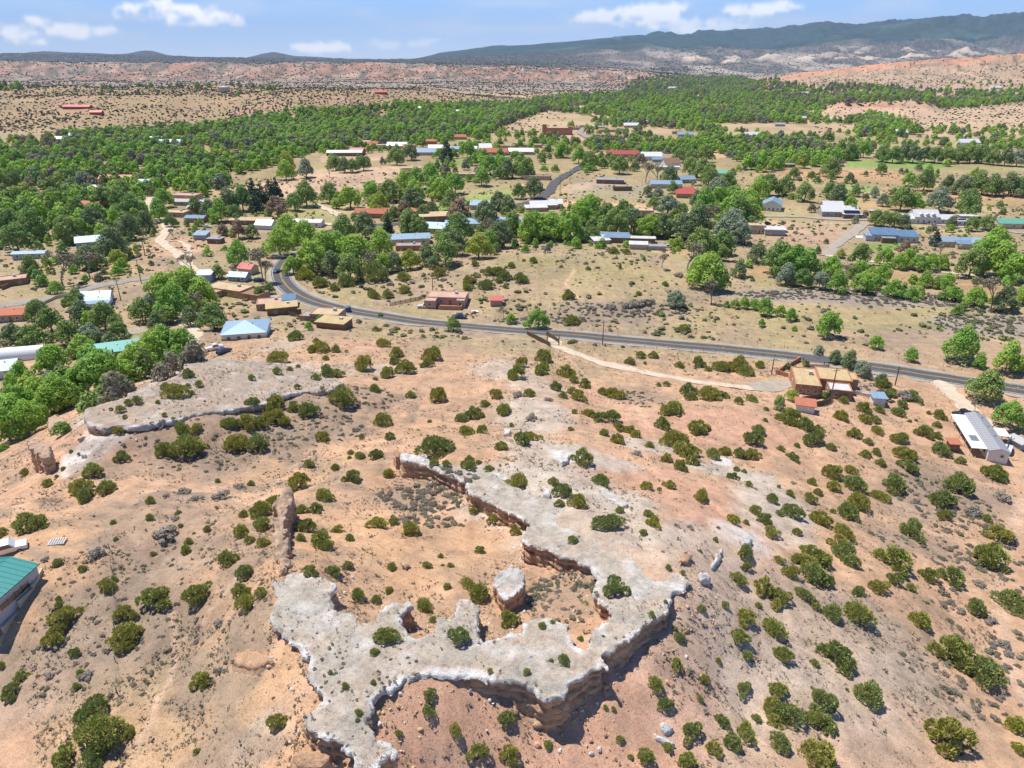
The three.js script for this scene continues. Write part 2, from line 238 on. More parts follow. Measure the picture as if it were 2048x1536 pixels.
// patches: column, row, half width m, half depth m, colour, strength
const PATCH = [
  [1440, 850, 16, 13, PINK, .9], [1250, 850, 9, 8, PINK, .7], [1300, 960, 16, 12, PINK, .8], [1440, 1030, 10, 10, PINK, .8], [250, 880, 14, 8, PINK, .8], [330, 880, 10, 6, PINK, .9], [130, 880, 8, 6, PINK, .7], [1380, 1080, 8, 8, PINK, .7], [1250, 1420, 10, 8, PINK, .7], [1360, 1260, 7, 9, PINK, .7], [1000, 1480, 9, 7, PINK, .8], [1180, 1480, 10, 6, PINK, .8], [880, 1450, 6, 5, PINK, .8], [1180, 1100, 8, 5, PINK, .4], [1340, 1115, 5, 5, ORANGE, .6], [740, 690, 14, 8, PINK, .6], [1040, 690, 10, 8, LILAC, .4], [1220, 800, 10, 8, PINK, .5],
  [1060, 830, 9, 16, PALE, .8], [1085, 900, 10, 9, PALE, .8], [1010, 740, 9, 12, PALE, .7], [1190, 920, 9, 6, PALE, .8], [1110, 950, 9, 6, PALE, .7], [1240, 1005, 7, 8, PALE, .8], [1460, 945, 11, 5, PALE, .9], [1540, 985, 7, 12, PALE, .8], [1560, 1050, 8, 9, PALE, .7], [1290, 890, 6, 5, PALE, .8], [1500, 1085, 5, 5, WHITE, .6], [1330, 1478, 2.2, 2.2, WHITE, .6], [1080, 770, 8, 10, PALE, .6], [1520, 1300, 9, 12, PALE, .22], [1450, 1480, 7, 7, PALE, .25], [1300, 1350, 6, 8, PINK, .8], [1320, 1420, 8, 6, PINK, .7], [1180, 770, 8, 6, PINK, .4], [1430, 917, 3, 3, WHITE, .8], [1130, 917, 4, 3, WHITE, .7],
  [610, 740, 14, 12, PALE, .5], [760, 735, 12, 6, PALE, .6], [450, 730, 22, 9, PALE, .75], [330, 775, 24, 10, PALE, .85], [220, 820, 14, 6, PALE, .9], [390, 730, 10, 8, PALE, .8], [190, 880, 4, 10, WHITE, .55], [165, 915, 3, 6, WHITE, .5], [560, 690, 8, 8, PALE, .5],
  [1110, 1000, 14, 6, PALE, .9], [1020, 965, 10, 5, PALE, .9], [1200, 1060, 14, 6, PALE, .7], [1280, 1100, 9, 5, PALE, .45], [1430, 1110, 6, 6, PALE, .5], [545, 1500, 3, 3, PALE, .7], [200, 1240, 8, 4, LILAC, .35], [100, 1380, 8, 6, LILAC, .35],
  [450, 905, 24, 11, GREY, .75], [600, 850, 16, 11, GREY, .8], [580, 800, 14, 6, BRUSH, .45], [720, 790, 12, 10, GREY, .6], [845, 1000, 9, 6, GREY, .55], [1120, 1205, 6, 5, GREY, .5], [300, 1090, 16, 10, GREY, .45], [290, 1130, 14, 7, GREY, .6], [330, 1020, 14, 8, GREY, .4], [230, 1310, 14, 9, GREY, .5], [360, 1300, 14, 8, GREY, .45], [100, 1200, 10, 8, GREY, .4], [1900, 970, 14, 12, GREY, .8], [1820, 1000, 10, 10, BRUSH, .5], [1860, 1090, 14, 6, GREY, .7], [1760, 1270, 10, 6, GREY, .6], [1850, 1390, 10, 5, GREY, .6], [1700, 770, 8, 6, LILAC, .6], [1280, 790, 10, 12, GREY, .55], [1150, 740, 12, 10, STRAW, .4], [970, 690, 20, 12, STRAW, .5], [880, 690, 14, 12, GREY, .3], [700, 650, 20, 6, GREY, .4], [330, 1450, 14, 9, STRAW, .3], [1180, 700, 30, 8, STRAW, .45], [500, 1180, 10, 10, ORANGE, .3],
  [640, 935, 12, 10, ORANGE, .5], [720, 1080, 13, 10, ORANGE, .55], [860, 1110, 10, 9, ORANGE, .6], [560, 1290, 5, 7, ORANGE, .55], [60, 1070, 10, 8, ORANGE, .7], [870, 860, 12, 10, ORANGE, .25], [640, 1520, 7, 4, ORANGE, .5], [20, 1170, 8, 14, ORANGE, .7], [2000, 1500, 9, 9, ORANGE, .35], [2020, 1150, 8, 12, ORANGE, .4], [790, 1150, 6, 4, ORANGE, .5],
  [1560, 1250, 20, 18, PALE, .3], [1700, 1330, 16, 14, PALE, .22], [1400, 1330, 8, 12, PALE, .2], [1650, 1450, 12, 8, PALE, .25],  // soil painted paler to offset the shade on the right-hand slope
  // the flats beyond the road
  [1150, 530, 34, 22, OLIVE, .45], [1250, 560, 26, 26, STRAW, .5], [1000, 600, 40, 16, DRYTAN, .6], [1760, 640, 46, 12, OLIVE, .55], [1750, 625, 70, 12, STRAW, .7], [1500, 660, 40, 10, STRAW, .4], [1250, 620, 30, 9, BRUSH, .5], [1090, 640, 22, 5, BRUSH, .6], [1680, 590, 44, 10, LILAC, .75], [1820, 605, 30, 7, LILAC, .75], [1990, 650, 24, 14, LILAC, .8], [1540, 590, 16, 6, LILAC, .5], [1350, 505, 12, 7, ORANGE, .5], [1590, 470, 26, 16, TILL, .8], [830, 560, 26, 10, DRYTAN, .6],
  [330, 500, 26, 16, SAND, .8], [240, 540, 20, 10, SAND, .7], [420, 480, 26, 14, SAND, .6], [480, 690, 12, 10, SAND, .5], [1560, 740, 18, 7, SAND, .5], [1500, 775, 14, 5, SAND, .7], [1960, 930, 14, 12, SAND, .4], [400, 640, 12, 14, SAND, .5], [220, 470, 18, 12, SAND, .4],
].map(([px, py, rx, rd, c, k]) => { const s = survey(px, py); return [s.x, s.d, rx, rd, c, k]; });
// fields: outline in sight lines, colour, strength
const FIELDS = [
  [[[490, 376], [640, 338], [840, 332], [840, 362], [700, 378], [560, 396]], TILL, .98], [[[920, 395], [1020, 375], [1025, 392], [940, 412]], GREEN, .8], [[[930, 380], [1020, 372], [1022, 382], [960, 392]], OLIVE, .9], [[[860, 412], [930, 400], [930, 415], [860, 425]], LAWN, .8],
  [[[1690, 322], [1800, 318], [1900, 325], [1880, 338], [1700, 333]], LAWN, .85], [[[1900, 326], [2048, 330], [2048, 345], [1900, 340]], OLIVE, .7], [[[1560, 340], [1780, 340], [1850, 370], [1620, 356]], EARTH, .9], [[[1440, 335], [1620, 340], [1800, 385], [1780, 372], [1600, 357]], EARTH, .6], [[[1700, 400], [1850, 405], [1840, 420], [1720, 416]], EARTH, .8], [[[1500, 530], [1640, 545], [1640, 556], [1500, 548]], EARTH, .8], [[[1700, 530], [2048, 570], [2048, 600], [1900, 580], [1700, 548]], EARTH, .6],
  [[[1640, 370], [1760, 372], [1750, 384], [1650, 382]], GREEN, .8], [[[1820, 366], [2060, 380], [2060, 414], [1880, 405]], EARTH, .9], [[[1540, 440], [1690, 445], [1700, 470], [1640, 510], [1540, 480]], TILL, .8], [[[1700, 490], [1810, 485], [1800, 500], [1720, 500]], LAWN, .9],
  [[[540, 420], [690, 425], [670, 450], [600, 432], [540, 435]], OLIVE, .8], [[[870, 318], [950, 316], [930, 336], [870, 330]], GREEN, .8], [[[1420, 247], [1720, 249], [1720, 265], [1420, 264]], GREEN, .95], [[[345, 272], [425, 270], [420, 282], [340, 284]], STRAW, 1],
  [[[640, 312], [780, 305], [790, 318], [640, 325]], TILL, .8], [[[1130, 370], [1190, 362], [1180, 380], [1120, 395]], ORANGE, .6], [[[1110, 400], [1300, 410], [1290, 425], [1120, 415]], ORANGE, .8], [[[1150, 360], [1300, 370], [1310, 400], [1120, 392]], LILAC, .45], [[[1060, 255], [1150, 258], [1190, 285], [1000, 262]], PINK, .7],
  [[[1340, 300], [1460, 295], [1460, 315], [1360, 320]], ORANGE, .6], [[[760, 275], [840, 270], [830, 280], [760, 285]], GREEN, .8], [[[900, 280], [940, 275], [935, 290], [900, 290]], OLIVE, .8], [[[1600, 385], [2048, 430], [2048, 420], [1700, 385]], DRYTAN, .6],
  [[[1330, 420], [1385, 415], [1385, 430], [1330, 432]], OLIVE, .8], [[[90, 660], [160, 640], [300, 665], [250, 720], [120, 720]], OLIVE, .6], [[[0, 740], [40, 735], [30, 760], [0, 765]], LAWN, .9], [[[0, 755], [140, 740], [130, 775], [0, 790]], OLIVE, .5], [[[880, 640], [960, 660], [960, 650], [900, 636]], OLIVE, .5],
].map(([l, c, k]) => [field(l), c, k]);
const fieldBox = FIELDS.map(([p]) => [Math.min(...p.map(q => q[0])) - 8, Math.max(...p.map(q => q[0])) + 8, Math.min(...p.map(q => q[1])) - 8, Math.max(...p.map(q => q[1])) + 8]);
const blend = (c, o, k) => { c[0] = mix(c[0], o[0], k); c[1] = mix(c[1], o[1], k); c[2] = mix(c[2], o[2], k); };
const PATHS = [[[[342, 1215], [345, 1250], [349, 1290], [346, 1330], [336, 1368], [318, 1395], [300, 1440], [270, 1500]], .5], [[[560, 960], [540, 985], [500, 1010], [430, 985], [350, 970], [280, 960]], .45], [[[640, 900], [590, 930], [555, 960], [520, 990]], .6], [[[1150, 540], [1130, 570], [1165, 600]], .9], [[[1118, 700], [1180, 760], [1270, 810], [1290, 850]], .5], [[[1640, 1000], [1700, 1040], [1760, 1030], [1850, 1060], [1960, 1090]], .5], [[[2048, 1000], [1990, 1150], [2010, 1300], [2048, 1400]], 1.6], [[[350, 1290], [400, 1250], [440, 1200], [480, 1150]], .4]].map(([l, w]) => [field(l), w]);
function pathGap(p, x, d) { let m = 99; for (let i = 1; i < p.length; i++) { const [a, b] = p[i - 1], [e, f] = p[i], dx = e - a, dy = f - b, t = clamp(((x - a) * dx + (d - b) * dy) / (dx * dx + dy * dy)); m = Math.min(m, Math.hypot(x - a - dx * t, d - b - dy * t)); } return m; }
function soilColour(x, d, h, P) {
  let c;
  const n1 = fbm2(x / 11, d / 11, 4), n2 = fbm2(x / 2.1 + 50, d / 2.1, 3), n3 = fbm2(x / 45, d / 45, 3);
  if (d < 1000) {
    c = SAND.slice(); blend(c, DRYTAN, smooth(180, 245, d)); if (d > 190) { const v = fbm2(x / 16 + 33, d / 22, 4); blend(c, [.36, .31, .14], smooth(190, 240, d) * smooth(.0, .35, v) * .6); blend(c, [.33, .25, .185], smooth(190, 240, d) * smooth(-.02, -.35, v) * .7); }
    blend(c, [.31, .235, .115], smooth(330, 480, d) * .8);
    const wx = x + n1 * 4 + n2 * 1.5, wd = d + n3 * 4 + n2 * 2;
    if (d < 430) for (const [cx, cd, rx, rd, q, k] of PATCH) { const a = (wx - cx) / rx, b = (wd - cd) / rd, e = a * a + b * b; if (e < 1.6) blend(c, q, k * smooth(1.6, .35, e)); }
    for (let i = 0; i < FIELDS.length; i++) { const b = fieldBox[i]; if (x < b[0] || x > b[1] || d < b[2] || d > b[3]) continue; const s = polyDist(FIELDS[i][0], x + n1 * 3, d + n2 * 2); blend(c, FIELDS[i][1], FIELDS[i][2] * smooth(2.5, -2.5, s)); }
    const mott = fbm2(x / 6 + 90, d / 4 + 20, 4); blend(c, GREY, (x < -22 && d < 170 ? .75 : .35) * smooth(-.05, .4, mott) * smooth(300, 200, d));
    for (const [p, w] of PATHS) { const q = pathGap(p, x + n2 * .5, d + n2 * .4); if (q < w * 2) blend(c, [.62, .43, .30], .75 * smooth(w, w * .4, q)); }
    const k = 1 + n1 * .20 + n2 * .22 + (vn2(x / .55, d / .55) + vn2(x / 1.1 + 9, d / 1.1)) * .07; c[0] *= k; c[1] *= k; c[2] *= k;
    if (d > 420) { blend(c, OLIVE, .5 * smooth(.0, .4, n3)); }
  }
  return c;
}
function farColour(x, d, h, P) {
  const near = d < 1000 ? soilColour(x, d, h, P) : [.40, .285, .16];
  const n = fbm2(x / 60, d / 60, 4), f = fbm2(x / 26 + 7, d / 60, 3), g = fbm2(x / 260, d / 420, 4);
  const c = near;
  const left = 1 - smooth(780, 1120, P), right = smooth(1470, 1600, P);
  if (d > 950) {
    blend(c, [.34, .235, .125], left * smooth(980, 1100, d) * .9); blend(c, [.30, .24, .13], left * smooth(.0, .3, fbm2(x / 24, d / 40, 4)) * .5);
    blend(c, [.35, .22, .145], left * smooth(.0, .35, n) * .7);
    if (left < 1) blend(c, [.44, .315, .18], (1 - left) * smooth(950, 1200, d) * .8);
  }
  blend(c, [.30, .235, .18], smooth(1900, 2700, d) * (1 - right));
  // badlands
  const bad = smooth(3050, 3500, d) * (1 - smooth(4500, 5600, d)) * (1 - smooth(1250, 1500, P));
  blend(c, [.36, .195, .13], bad * clamp(.7 + g * 1.2)); blend(c, [.44, .33, .25], bad * smooth(.05, .3, n) * .6);
  blend(c, [.09, .10, .08], bad * smooth(-.05, .25, fbm2(x / 36, d / 90, 3)) * .7);
  const wood = smooth(4300, 5400, d) * (1 - smooth(1150, 1500, P));
  blend(c, [.040, .052, .048], wood * (.92 - .25 * smooth(.25, .5, f)));
  // the red ridge and the apron before it
  const crestBand = smooth(2330, 2480, d) * (1 - smooth(3300, 3600, d));
  blend(c, [.42, .295, .195], right * smooth(1850, 2100, d) * (1 - smooth(3000, 3400, d))); blend(c, [.56, .25, .15], right * smooth(2400, 2520, d) * (1 - smooth(3300, 3600, d)) * clamp(.85 + n)); blend(c, [.12, .115, .08], right * smooth(2000, 2400, d) * smooth(.1, .35, fbm2(x / 30 + 3, d / 60, 3)) * .55);
  blend(c, [.46, .31, .20], right * crestBand * smooth(.12, .4, n) * .6);
  const mesa = smooth(1650, 1700, P) * (1 - smooth(1868, 1930, P));
  if (mesa > 0 && d > 1250 && d < 1620) { blend(c, [.50, .33, .22], mesa); if (d < 1400 && h > 11) blend(c, [.42, .19, .11], mesa * smooth(11, 13.5, h) * smooth(19.5, 17.5, h)); }
  if (P > 1700 && d > 800 && d < 1900) blend(c, [.47, .33, .21], smooth(1720, 1900, P) * smooth(850, 1000, d) * .7);
  // foothills and the range
  const foot = smooth(4300, 5200, d) * smooth(1050, 1400, P), mount = smooth(7600, 9300, d) * smooth(780, 900, P);
  blend(c, [.19, .165, .145], foot); blend(c, [.05, .066, .058], foot * smooth(-.25, .2, f + n * .6) * .85); blend(c, [.44, .365, .30], foot * smooth(.02, .3, fbm2(x / 230 + 4, d / 700, 5)) * .75);
  for (const [mx, md, mr] of moundAt) { const q = Math.hypot(x - mx, (d - md) * .7) / mr; if (q < 1) blend(c, [.56, .44, .34], smooth(1, .55, q + n * .25) * .9); }
  blend(c, [.030, .066, .062], mount); blend(c, [.070, .125, .095], mount * smooth(.1, .5, fbm2(x / 500, d / 800, 4)) * .7); blend(c, [.025, .048, .036], mount * smooth(-.05, -.4, fbm2(x / 420 + 8, d / 500, 4)) * .8);
  const k = 1 + n * .16 + f * .22; c[0] *= k; c[1] *= k; c[2] *= k;
  return c;
}
const steps = (a, b, f) => { const o = [a]; while (o[o.length - 1] < b) o.push(Math.min(b, o[o.length - 1] + f(o[o.length - 1]))); return o; };
function sheet(nx, nd, at, colour) {
  const P = new Float32Array(nx * nd * 3), C = new Float32Array(nx * nd * 3), UV = new Float32Array(nx * nd * 2), I = new Uint32Array((nx - 1) * (nd - 1) * 6);
  for (let j = 0, o = 0; j < nd; j++) for (let i = 0; i < nx; i++, o++) {
    const [x, d, y] = at(i, j); P[o * 3] = x; P[o * 3 + 1] = y; P[o * 3 + 2] = -d; UV[o * 2] = x / 9; UV[o * 2 + 1] = d / 9;
    const c = colour(x, d, y, column(x, d)); C[o * 3] = c[0]; C[o * 3 + 1] = c[1]; C[o * 3 + 2] = c[2];
  }
  let q = 0; for (let j = 0; j < nd - 1; j++) for (let i = 0; i < nx - 1; i++) { const a = j * nx + i, b = a + 1, c = a + nx, e = c + 1; I[q++] = a; I[q++] = b; I[q++] = c; I[q++] = b; I[q++] = e; I[q++] = c; }
  const g = new THREE.BufferGeometry();
  g.setAttribute('position', new THREE.BufferAttribute(P, 3)); g.setAttribute('color', new THREE.BufferAttribute(C, 3)); g.setAttribute('uv', new THREE.BufferAttribute(UV, 2)); g.setIndex(new THREE.BufferAttribute(I, 1)); g.computeVertexNormals();
  return g;
}
{
  const half = steps(0, 405, x => x < 75 ? .5 : Math.min(3.5, .5 + (x - 75) * .022)), xs = [...half.slice(1).reverse().map(v => -v), ...half], ds = steps(16, 400, d => d < 120 ? .5 : .5 + (d - 120) * .006);
  structure('ground', sheet(xs.length, ds.length, (i, j) => { const x = xs[i], d = ds[j]; return [x, d, ground(x, d) + (Math.abs(x) < d + 20 && d < 260 ? fbm2(x / 1.9, d / 1.9, 3) * .28 + (ridge2(x / 4.2, d / 6.5, 2) - .3) * .22 : 0)]; }, (x, d, h, P) => Math.abs(x) > d * .95 + 30 ? SAND : soilColour(x, d, h, P)), soil, 'bare sandy hillside and flats with dry grass and grey brush');
  const fd = [399.5, ...steps(400, 17000, d => d * .0105)], nu = 1180;
  structure('terrain', sheet(nu, fd.length, (i, j) => { const d = fd[j], x = (i / (nu - 1) * 1.96 - .98) * d; return [x, d, farLand(x, d) - (j ? 0 : 1.5)]; }, farColour), farSoil, 'wide valley floor, badlands, plateau and mountain range to the horizon');
}

// ---------------------------------------------------------------- rock: solids meshed from a distance field
function surfaceNets(F, nx, ny, nz, ox, oy, oz, hx, hy, hz) {
  const sx = 1, sy = nx, sz = nx * ny, V = [], idx = new Int32Array(nx * ny * nz).fill(-1), I = [];
  const corner = [0, sx, sy, sx + sy, sz, sz + sx, sz + sy, sx + sy + sz];
  for (let z = 0; z < nz - 1; z++) for (let y = 0; y < ny - 1; y++) for (let x = 0; x < nx - 1; x++) {
    const o = x + y * sy + z * sz; let m = 0;
    for (let c = 0; c < 8; c++) if (F[o + corner[c]] < 0) m |= 1 << c;
    if (m === 0 || m === 255) continue;
    let ax = 0, ay = 0, az = 0, n = 0;
    for (let c = 0; c < 8; c++) for (let b = 1; b < 8; b <<= 1) {
      if (c & b) continue; const e = c | b;
      if (((m >> c) & 1) === ((m >> e) & 1)) continue;
      const f0 = F[o + corner[c]], f1 = F[o + corner[e]], t = f0 / (f0 - f1);
      ax += (c & 1) + (b === 1 ? t : 0); ay += ((c >> 1) & 1) + (b === 2 ? t : 0); az += ((c >> 2) & 1) + (b === 4 ? t : 0); n++;
    }
    idx[o] = V.length / 3; V.push(ox + (x + ax / n) * hx, oy + (y + ay / n) * hy, oz + (z + az / n) * hz);
  }
  const quad = (a, b, c, d, flip) => { if (a < 0 || b < 0 || c < 0 || d < 0) return; if (flip) I.push(a, c, b, a, d, c); else I.push(a, b, c, a, c, d); };
  for (let z = 1; z < nz - 1; z++) for (let y = 1; y < ny - 1; y++) for (let x = 1; x < nx - 1; x++) {
    const o = x + y * sy + z * sz, s = F[o] < 0;
    if (s !== F[o + sx] < 0) quad(idx[o - sy - sz], idx[o - sz], idx[o], idx[o - sy], !s);
    if (s !== F[o + sy] < 0) quad(idx[o - sx - sz], idx[o - sx], idx[o], idx[o - sz], !s);
    if (s !== F[o + sz] < 0) quad(idx[o - sx - sy], idx[o - sy], idx[o], idx[o - sx], !s);
  }
  return [V, I];
}
function block(x, y) { const i = Math.floor(x), j = Math.floor(y); let m = 9, v = 0; for (let a = -1; a < 2; a++) for (let b = -1; b < 2; b++) { const p = i + a, q = j + b, e = Math.hypot(p + h3(p, q, 3) - x, q + h3(p, q, 5) - y); if (e < m) { m = e; v = h3(p, q, 9); } } return v - .5; }   // broken-edge blocks
const CLIFF = [.54, .33, .20], CLIFF2 = [.64, .425, .275], CLIFF3 = [.38, .20, .115], CAPTOP = [.49, .44, .375], CAPWHITE = [.70, .685, .665];
// outline [[x, ahead]...], top(x, d) height of the upper face; cap = thickness of the pale bed, foot = how much the cliff spreads per metre
function rock({ outline, top, cell = .3, deep = 6, cap = .46, capTop = CAPTOP, white = CAPWHITE, body = CLIFF, foot = .2, rough = 1, recess = .62, round = .16, whiteEdge = .55, strata = .5, bumps = 0 }) {
  const xs = outline.map(p => p[0]), dsv = outline.map(p => p[1]), pad = 2.5;
  const x0 = Math.min(...xs) - pad, x1 = Math.max(...xs) + pad, d0 = Math.min(...dsv) - pad, d1 = Math.max(...dsv) + pad;
  const nx = Math.ceil((x1 - x0) / cell) + 2, nz = Math.ceil((d1 - d0) / cell) + 2;
  const T = new Float32Array(nx * nz), S = new Float32Array(nx * nz); let lo = 1e9, hi = -1e9;
  for (let k = 0; k < nz; k++) for (let i = 0; i < nx; i++) {
    const x = x0 + i * cell, d = d0 + k * cell, s = polyDist(outline, x, d);
    S[k * nx + i] = s; const t = top(x, d) + fbm2(x / 5, d / 5, 3) * .35 * rough + fbm2(x / .9, d / .9, 2) * .14 * rough + (s < .5 ? block(x / 1.1, d / 1.1) * .22 * smooth(-2.6, -.4, s) - .09 * smooth(.86, .97, ridge2(x / 3.1 + 2, d / 3.1, 1) * 2 ) : 0) * Math.min(1, rough) + bumps * fbm2(x / 1.6 + 5, d / 1.6, 3); T[k * nx + i] = t;
    if (s < pad) { lo = Math.min(lo, t); hi = Math.max(hi, t); }
  }
  const hy = cell * .75, y0 = lo - deep, ny = Math.ceil((hi + 1 - y0) / hy) + 2, F = new Float32Array(nx * ny * nz);
  for (let k = 0; k < nz; k++) for (let j = 0; j < ny; j++) for (let i = 0; i < nx; i++) {
    const o = i + j * nx + k * nx * ny, q = k * nx + i, s = S[q], y = y0 + j * hy, dep = T[q] - y;
    if (dep < -1.2 || s > 4) { F[o] = 1; continue; } if (s < -4.5 && dep > 1) { F[o] = -1; continue; }
    const x = x0 + i * cell, d = d0 + k * cell;
    const n = (fbm3(x * .35, y * .2, d * .35, 3) * 1.5 + fbm3(x * 1.4, y * 1.2, d * 1.4, 2) * .6 + vn3(x * 2.9, y * 2.4, d * 2.9) * .28) * rough;
    let off;
    const ct = cap * (1 + .5 * vn2(x * .6, d * .6));
    if (dep < ct) off = -round * Math.pow(clamp(1 - dep / Math.max(ct, .2)), 2);
    else { const e = dep - ct; off = -recess * smooth(0, .35, e) + foot * e + strata * (Math.sqrt(Math.abs(Math.sin(Math.PI * (e / .95 + .6 * vn2(x * .14, d * .14))))) - .6) * smooth(0, .4, e) + strata * .55 * vn3(x * .5, e * 2.2, d * .5); }
    const a = -dep, b = s - off - n * .40 - (block(x / 1.25 + 7, d / 1.25) * .62 + block(x / .6, d / .6) * .22) * Math.min(1, rough); F[o] = Math.max(a, b) + Math.max(0, .12 - Math.abs(a - b)) ** 2;
  }
  const [V, I] = surfaceNets(F, nx, ny, nz, x0, y0, 0, cell, hy, cell);
  // drop what is far under the soil
  const n = V.length / 3, P = new Float32Array(n * 3), C = new Float32Array(n * 3), UV = new Float32Array(n * 2), keep = new Uint8Array(n);
  for (let v = 0; v < n; v++) {
    const x = V[v * 3], y = V[v * 3 + 1], d = d0 + V[v * 3 + 2];
    P[v * 3] = x; P[v * 3 + 1] = y; P[v * 3 + 2] = -d; UV[v * 2] = (x + y * .7) / 7; UV[v * 2 + 1] = (d + y * .7) / 7;
    keep[v] = y > ground(x, d) - 1.2 ? 1 : 0;
    const i = clamp(Math.round((x - x0) / cell), 0, nx - 1), k = clamp(Math.round((d - d0) / cell), 0, nz - 1), dep = T[k * nx + i] - y, s = S[k * nx + i];
    const ct = cap * (1 + .5 * vn2(x * .6, d * .6)), m = fbm2(x / 3 + 30, d / 3, 3), f = fbm3(x * 1.3, y * 1.3, d * 1.3, 2);
    const c = capTop.slice();
    blend(c, SAND, clamp(.18 + m * .9) * .55); blend(c, GREY, clamp(fbm2(x / 1.1, d / 1.1, 3) * .8) * .5);
    const patchW = fbm2(x / 1.7 + 12, d / 1.7, 3); blend(c, white, smooth(-whiteEdge * (1 + m * 2.4 + patchW * 1.6), -.1, s) * clamp(.7 + m * 1.6 + patchW)); if (dep > .22) blend(c, white, clamp(.55 + f)); blend(c, GREY, clamp(fbm3(x * 2.4, y * 2.4, d * 2.4, 2) * 1.7 - .1) * .65); blend(c, white, clamp(fbm2(x / 2.6 + 70, d / 2.6, 4) * 1.8 - .15) * .6);
    if (dep > ct * .96) { const b = body.slice(), e = dep - ct; blend(b, CLIFF2, clamp(.5 + .9 * Math.sin(e * 4.2 + m * 4) * .6 + f * .6)); blend(b, CLIFF3, clamp(f * 1.2) * .6); blend(c, b, smooth(ct * .96, ct * 1.1, dep)); }
    const k2 = 1 + f * .22 + m * .1; C[v * 3] = c[0] * k2; C[v * 3 + 1] = c[1] * k2; C[v * 3 + 2] = c[2] * k2;
  }
  const root = new Int32Array(n).map((_, i) => i), find = i => { while (root[i] !== i) { root[i] = root[root[i]]; i = root[i]; } return i; };
  const keeps = t => keep[I[t]] || keep[I[t + 1]] || keep[I[t + 2]];
  for (let t = 0; t < I.length; t += 3) if (keeps(t)) { root[find(I[t])] = find(I[t + 1]); root[find(I[t + 1])] = find(I[t + 2]); }
  const size = new Map(); for (let v = 0; v < n; v++) { const q = find(v); size.set(q, (size.get(q) || 0) + 1); }
  const big = [...size].sort((a, b) => b[1] - a[1])[0][0];
  const J = []; for (let t = 0; t < I.length; t += 3) if (find(I[t]) === big && keeps(t)) J.push(I[t], I[t + 2], I[t + 1]);
  const slot = new Int32Array(n).fill(-1), P2 = [], C2 = [], U2 = []; for (let t = 0; t < J.length; t++) { const v = J[t]; if (slot[v] < 0) { slot[v] = P2.length / 3; P2.push(P[v * 3], P[v * 3 + 1], P[v * 3 + 2]); C2.push(C[v * 3], C[v * 3 + 1], C[v * 3 + 2]); U2.push(UV[v * 2], UV[v * 2 + 1]); } J[t] = slot[v]; }
  const g = new THREE.BufferGeometry();
  g.setAttribute('position', new THREE.Float32BufferAttribute(P2, 3)); g.setAttribute('color', new THREE.Float32BufferAttribute(C2, 3)); g.setAttribute('uv', new THREE.Float32BufferAttribute(U2, 2)); g.setIndex(J); g.computeVertexNormals();
  return g;
}
const ledgeAt = ([px, py]) => { let h = 31; let p; for (let k = 0; k < 12; k++) { p = onLevel(px, py, h); h = h * .4 + ledgeTop(p[0], p[1]) * .6; } return p; };
const LEDGE = [[802, 910], [849, 908], [857, 921], [904, 930], [957, 930], [986, 945], [1016, 962], [1060, 985], [1110, 1000], [1150, 1030], [1200, 1060], [1260, 1090], [1330, 1130], [1362, 1148],
  [1382, 1164], [1365, 1178], [1349, 1183], [1347, 1197], [1337, 1218], [1331, 1232], [1293, 1250], [1264, 1276], [1234, 1300], [1211, 1317], [1220, 1329], [1182, 1347], [1146, 1364], [1129, 1388], [1097, 1394], [1073, 1382], [1044, 1370], [1000, 1358], [983, 1357], [940, 1347], [890, 1344], [852, 1350],
  [831, 1351], [793, 1367], [764, 1391], [748, 1405], [743, 1438], [749, 1464], [758, 1482], [793, 1493], [790, 1508], [764, 1526], [758, 1545], [723, 1545], [705, 1526], [702, 1508], [685, 1490], [658, 1476], [629, 1470], [611, 1470], [600, 1450], [597, 1432], [626, 1417], [646, 1402], [644, 1394], [629, 1376], [608, 1361], [605, 1344], [614, 1317], [600, 1294], [570, 1285], [563, 1265], [544, 1244], [538, 1230], [548, 1203], [541, 1168], [570, 1153], [585, 1140],
  [617, 1142], [652, 1153], [676, 1168], [666, 1194], [667, 1215], [702, 1222], [711, 1230], [729, 1246], [749, 1235], [764, 1218], [793, 1203], [816, 1200], [825, 1209], [803, 1232], [803, 1250], [819, 1274], [831, 1285], [846, 1271], [875, 1247], [877, 1230], [907, 1235], [910, 1203], [922, 1196], [948, 1200], [967, 1218], [953, 1244], [963, 1285], [986, 1279], [1004, 1268], [1039, 1262], [1051, 1244], [1074, 1232], [1100, 1232], [1123, 1241], [1141, 1250], [1136, 1274], [1144, 1295], [1161, 1300], [1179, 1285], [1199, 1256], [1217, 1235], [1217, 1215], [1190, 1194], [1190, 1174], [1202, 1156], [1176, 1136], [1132, 1112], [1088, 1098], [1050, 1089],
  [1042, 1077], [1057, 1044], [1027, 1027], [998, 1015], [969, 997], [934, 980], [934, 962], [910, 956], [881, 942], [857, 930], [822, 924], [802, 918]].map(ledgeAt);
structure('caprock', rock({ outline: LEDGE, top: ledgeTop, cell: .22, deep: 6.5 }), rockMat, 'winding pale grey caprock ledge over orange cliffs in the foreground');
const addDeck = (o, top) => decks.push([o, top, [Math.min(...o.map(p => p[0])), Math.max(...o.map(p => p[0])), Math.min(...o.map(p => p[1])), Math.max(...o.map(p => p[1]))]]);
addDeck(LEDGE, ledgeTop);
const lift = (list, up) => list.map(([px, py]) => { const s = survey(px, py, up); return [s.x, s.d]; });
